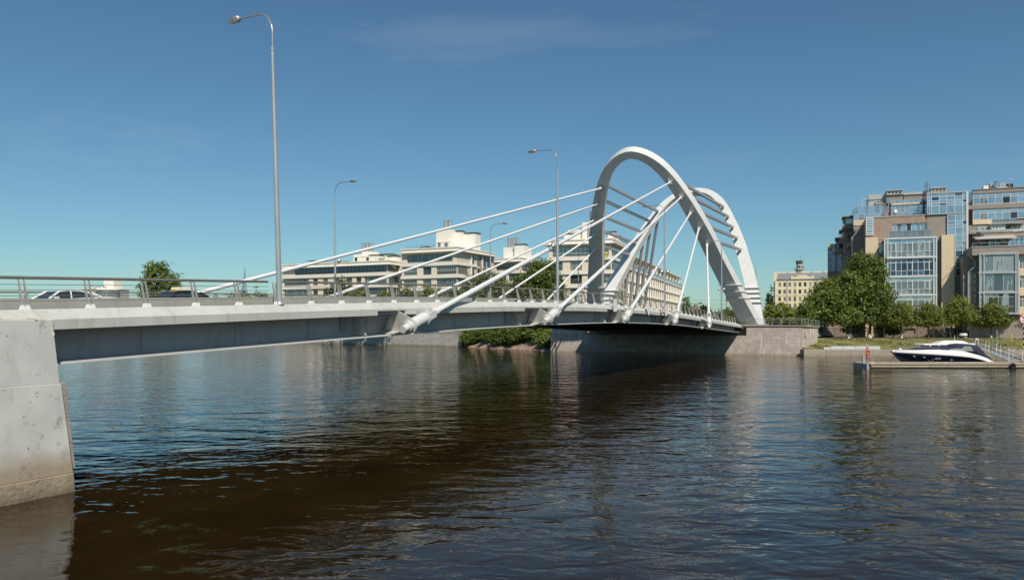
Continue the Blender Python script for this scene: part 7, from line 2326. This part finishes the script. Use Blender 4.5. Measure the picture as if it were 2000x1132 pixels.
def person(label, loc, rz, shirt, trouser, pose='stand', long_sleeve=False):
    o = thing('person', loc, label, 'person', None, rz)
    mw = WM[o.name]
    # x right, y forward
    if pose == 'stand':
        hip, chest, neck, head = (0, 0, .95), (0, .02, 1.32), (0, .03, 1.50), (0, .06, 1.64)
        legs = [((.10, 0, .92), (.11, .06, .50), (.11, -.02, .08), (.12, .14, .04)), ((-.10, 0, .92), (-.11, .10, .50), (-.11, .10, .08), (-.12, .26, .04))]
        arms = [((.20, .02, 1.42), (.26, -.02, 1.16), (.26, .12, .94), (.26, .17, .86)), ((-.20, .02, 1.42), (-.26, .0, 1.16), (-.24, .16, .98), (-.23, .21, .90))]
    else:
        hip, chest, neck, head = (0, -.05, .98), (0, .26, 1.24), (0, .42, 1.34), (0, .54, 1.36)
        legs = [((.10, -.05, .95), (.12, .0, .52), (.12, -.10, .08), (.12, .06, .04)), ((-.10, -.05, .95), (-.12, .06, .52), (-.12, .04, .08), (-.12, .2, .04))]
        arms = [((.20, .34, 1.26), (.24, .46, 1.02), (.16, .60, .84), (.14, .66, .78)), ((-.20, .34, 1.26), (-.24, .48, 1.04), (-.16, .62, .86), (-.14, .68, .80))]
    J = [(*hip, .125), (*chest, .14), (*neck, .06), (*[(neck[i] + head[i]) / 2 for i in range(3)], .058), (*head, .10), (head[0], head[1] + .01, head[2] + .09, .085)]
    Ed = [(0, 1), (1, 2), (2, 3), (3, 4), (4, 5)]
    for lg in legs:
        n0 = len(J); J += [(*lg[0], .088), (*lg[1], .058), (*lg[2], .042), (*lg[3], .036)]; Ed += [(0, n0), (n0, n0 + 1), (n0 + 1, n0 + 2), (n0 + 2, n0 + 3)]
    for am in arms:
        n0 = len(J); J += [(*am[0], .058), (*am[1], .042), (*am[2], .032), (*am[3], .034)]; Ed += [(1, n0), (n0, n0 + 1), (n0 + 1, n0 + 2), (n0 + 2, n0 + 3)]
        # fingers, short chain each
        hx = Vector(am[3]); dr = (Vector(am[3]) - Vector(am[2])).normalized(); sd_ = Vector((1, 0, 0))
        for f_ in range(4):
            n1 = len(J); b0 = hx + dr * .05 + sd_ * (.012 * (f_ - 1.5)); J += [(*b0, .010), (*(b0 + dr * .04), .009)]; Ed += [(n0 + 3, n1), (n1, n1 + 1)]
        n1 = len(J); J += [(*(hx + Vector((0, .035, .01))), .010)]; Ed += [(n0 + 3, n1)]
    make_skin_layer('body', J, Ed, M['skin'], o, mw)
    # shirt
    J2 = [(hip[0], hip[1], hip[2] + .02, .150), (*chest, .172), (*[chest[i] * .35 + neck[i] * .65 for i in range(3)], .10)]
    E2 = [(0, 1), (1, 2)]
    for am in arms:
        n0 = len(J2); J2 += [(*am[0], .082), (*[am[0][i] * .35 + am[1][i] * .65 for i in range(3)], .066)]; E2 += [(1, n0), (n0, n0 + 1)]
        if long_sleeve: J2.append((*am[1], .058)); J2.append((*[am[1][i] * .2 + am[2][i] * .8 for i in range(3)], .05)); E2 += [(n0 + 1, n0 + 2), (n0 + 2, n0 + 3)]
    make_skin_layer('shirt', J2, E2, M[shirt], o, mw)
    J3 = [(hip[0], hip[1], hip[2] - .01, .142)]; E3 = []
    for lg in legs:
        n0 = len(J3); J3 += [(*lg[0], .108), (*lg[1], .08), (lg[2][0], lg[2][1], lg[2][2] + .02, .065)]; E3 += [(0, n0), (n0, n0 + 1), (n0 + 1, n0 + 2)]
    make_skin_layer('trousers', J3, E3, M[trouser], o, mw)
    hm = MB(); hc = (head[0], head[1] - .02, head[2] + .07)
    hm.lathe(hc, [(.112, -.07), (.118, 0), (.10, .06), (.05, .10), (.01, .105)], 12)
    place('hair', hm.mesh('hair', M['hair'], True), o, mw)
    for q in (-.035, .035):
        e_ = MB(); e_.lathe((head[0] + q, head[1] + .098, head[2] + .04), [(.004, -.012), (.013, 0), (.004, .012)], 8); place('eye', e_.mesh('eye', M['black'], True), o, mw)
    e_ = MB(); e_.hexa([(head[0] - .016, head[1] + .09, head[2]), (head[0] + .016, head[1] + .09, head[2]), (head[0] + .012, head[1] + .125, head[2] + .004), (head[0] - .012, head[1] + .125, head[2] + .004)], [(head[0] - .008, head[1] + .09, head[2] + .05), (head[0] + .008, head[1] + .09, head[2] + .05), (head[0] + .006, head[1] + .098, head[2] + .05), (head[0] - .006, head[1] + .098, head[2] + .05)])
    place('nose', e_.mesh('nose', M['skin']), o, mw)
    return o
person('person in a white shirt walking on the bridge behind the second cable', B(66.2, 26.4, zd(66.2) + 0.008), BANG + math.pi / 2, 'cloth_white', 'cloth_pale')
person('person in a red shirt on the bridge between the last two cables', B(110, 26.4, zd(110) + 0.008), BANG - math.pi / 2, 'cloth_red', 'cloth_dark')
gp = ga.lerp(gb_, 0.06)
person('person in a white shirt bending over the gangway rail', (gp.x - 0.15, gp.y, gp.z + 0.1), R(70), 'cloth_white', 'cloth_pale', 'bend', True)

# ------------------------------------------------------------------ water weed
rw = np.random.default_rng(17)
wv, wf = [], []
def weed(u, y, n, su, sv):
    d = CAM_Z * 1500 / (y - 630); cx, cy = ux(u, d), d
    subs = rw.normal(size=(max(3, n // 22), 2))
    for k in range(n):
        q0 = subs[rw.integers(0, len(subs))]; px_, py_ = cx + q0[0] * su + rw.normal() * su * 0.28, cy + q0[1] * sv + rw.normal() * sv * 0.28
        a_ = rw.normal() * 0.9; L_ = 0.05 + 0.13 * rw.random(); w = 0.005 + 0.010 * rw.random()
        n0 = len(wv); pts = []
        for q in range(4):
            pts.append((px_ + L_ * q / 3 * math.cos(a_ + 0.25 * q), py_ + L_ * q / 3 * math.sin(a_ + 0.25 * q)))
        for q, (xx, yy) in enumerate(pts):
            ww_ = w * (1 - 0.25 * q)
            wv.append((xx, yy - ww_, 0.006)); wv.append((xx, yy + ww_, 0.010))
        for q in range(3): wf.append((n0 + 2 * q, n0 + 2 * q + 2, n0 + 2 * q + 3, n0 + 2 * q + 1))
for (u, y, n, su, sv) in ((325, 1028, 90, 0.30, 0.32), (345, 1072, 70, 0.26, 0.16), (300, 1112, 80, 0.34, 0.12), (180, 1043, 30, 0.22, 0.2), (395, 1045, 16, 0.3, 0.25), (870, 945, 60, 0.5, 0.5), (850, 975, 30, 0.5, 0.3), (355, 995, 10, 0.35, 0.06), (640, 870, 26, 1.2, 0.3), (720, 915, 24, 1.2, 0.3), (590, 960, 14, 0.9, 0.3)):
    weed(u, y, n * 2, su * 1.25, sv * 1.25)
me = bpy.data.meshes.new('water_weeds'); me.from_pydata(wv, [], wf); me.materials.append(M['weed'])
tag(put(bpy.data.objects.new('water_weeds', me)), 'strands of green weed drifting at the water surface', None, None, 'stuff')
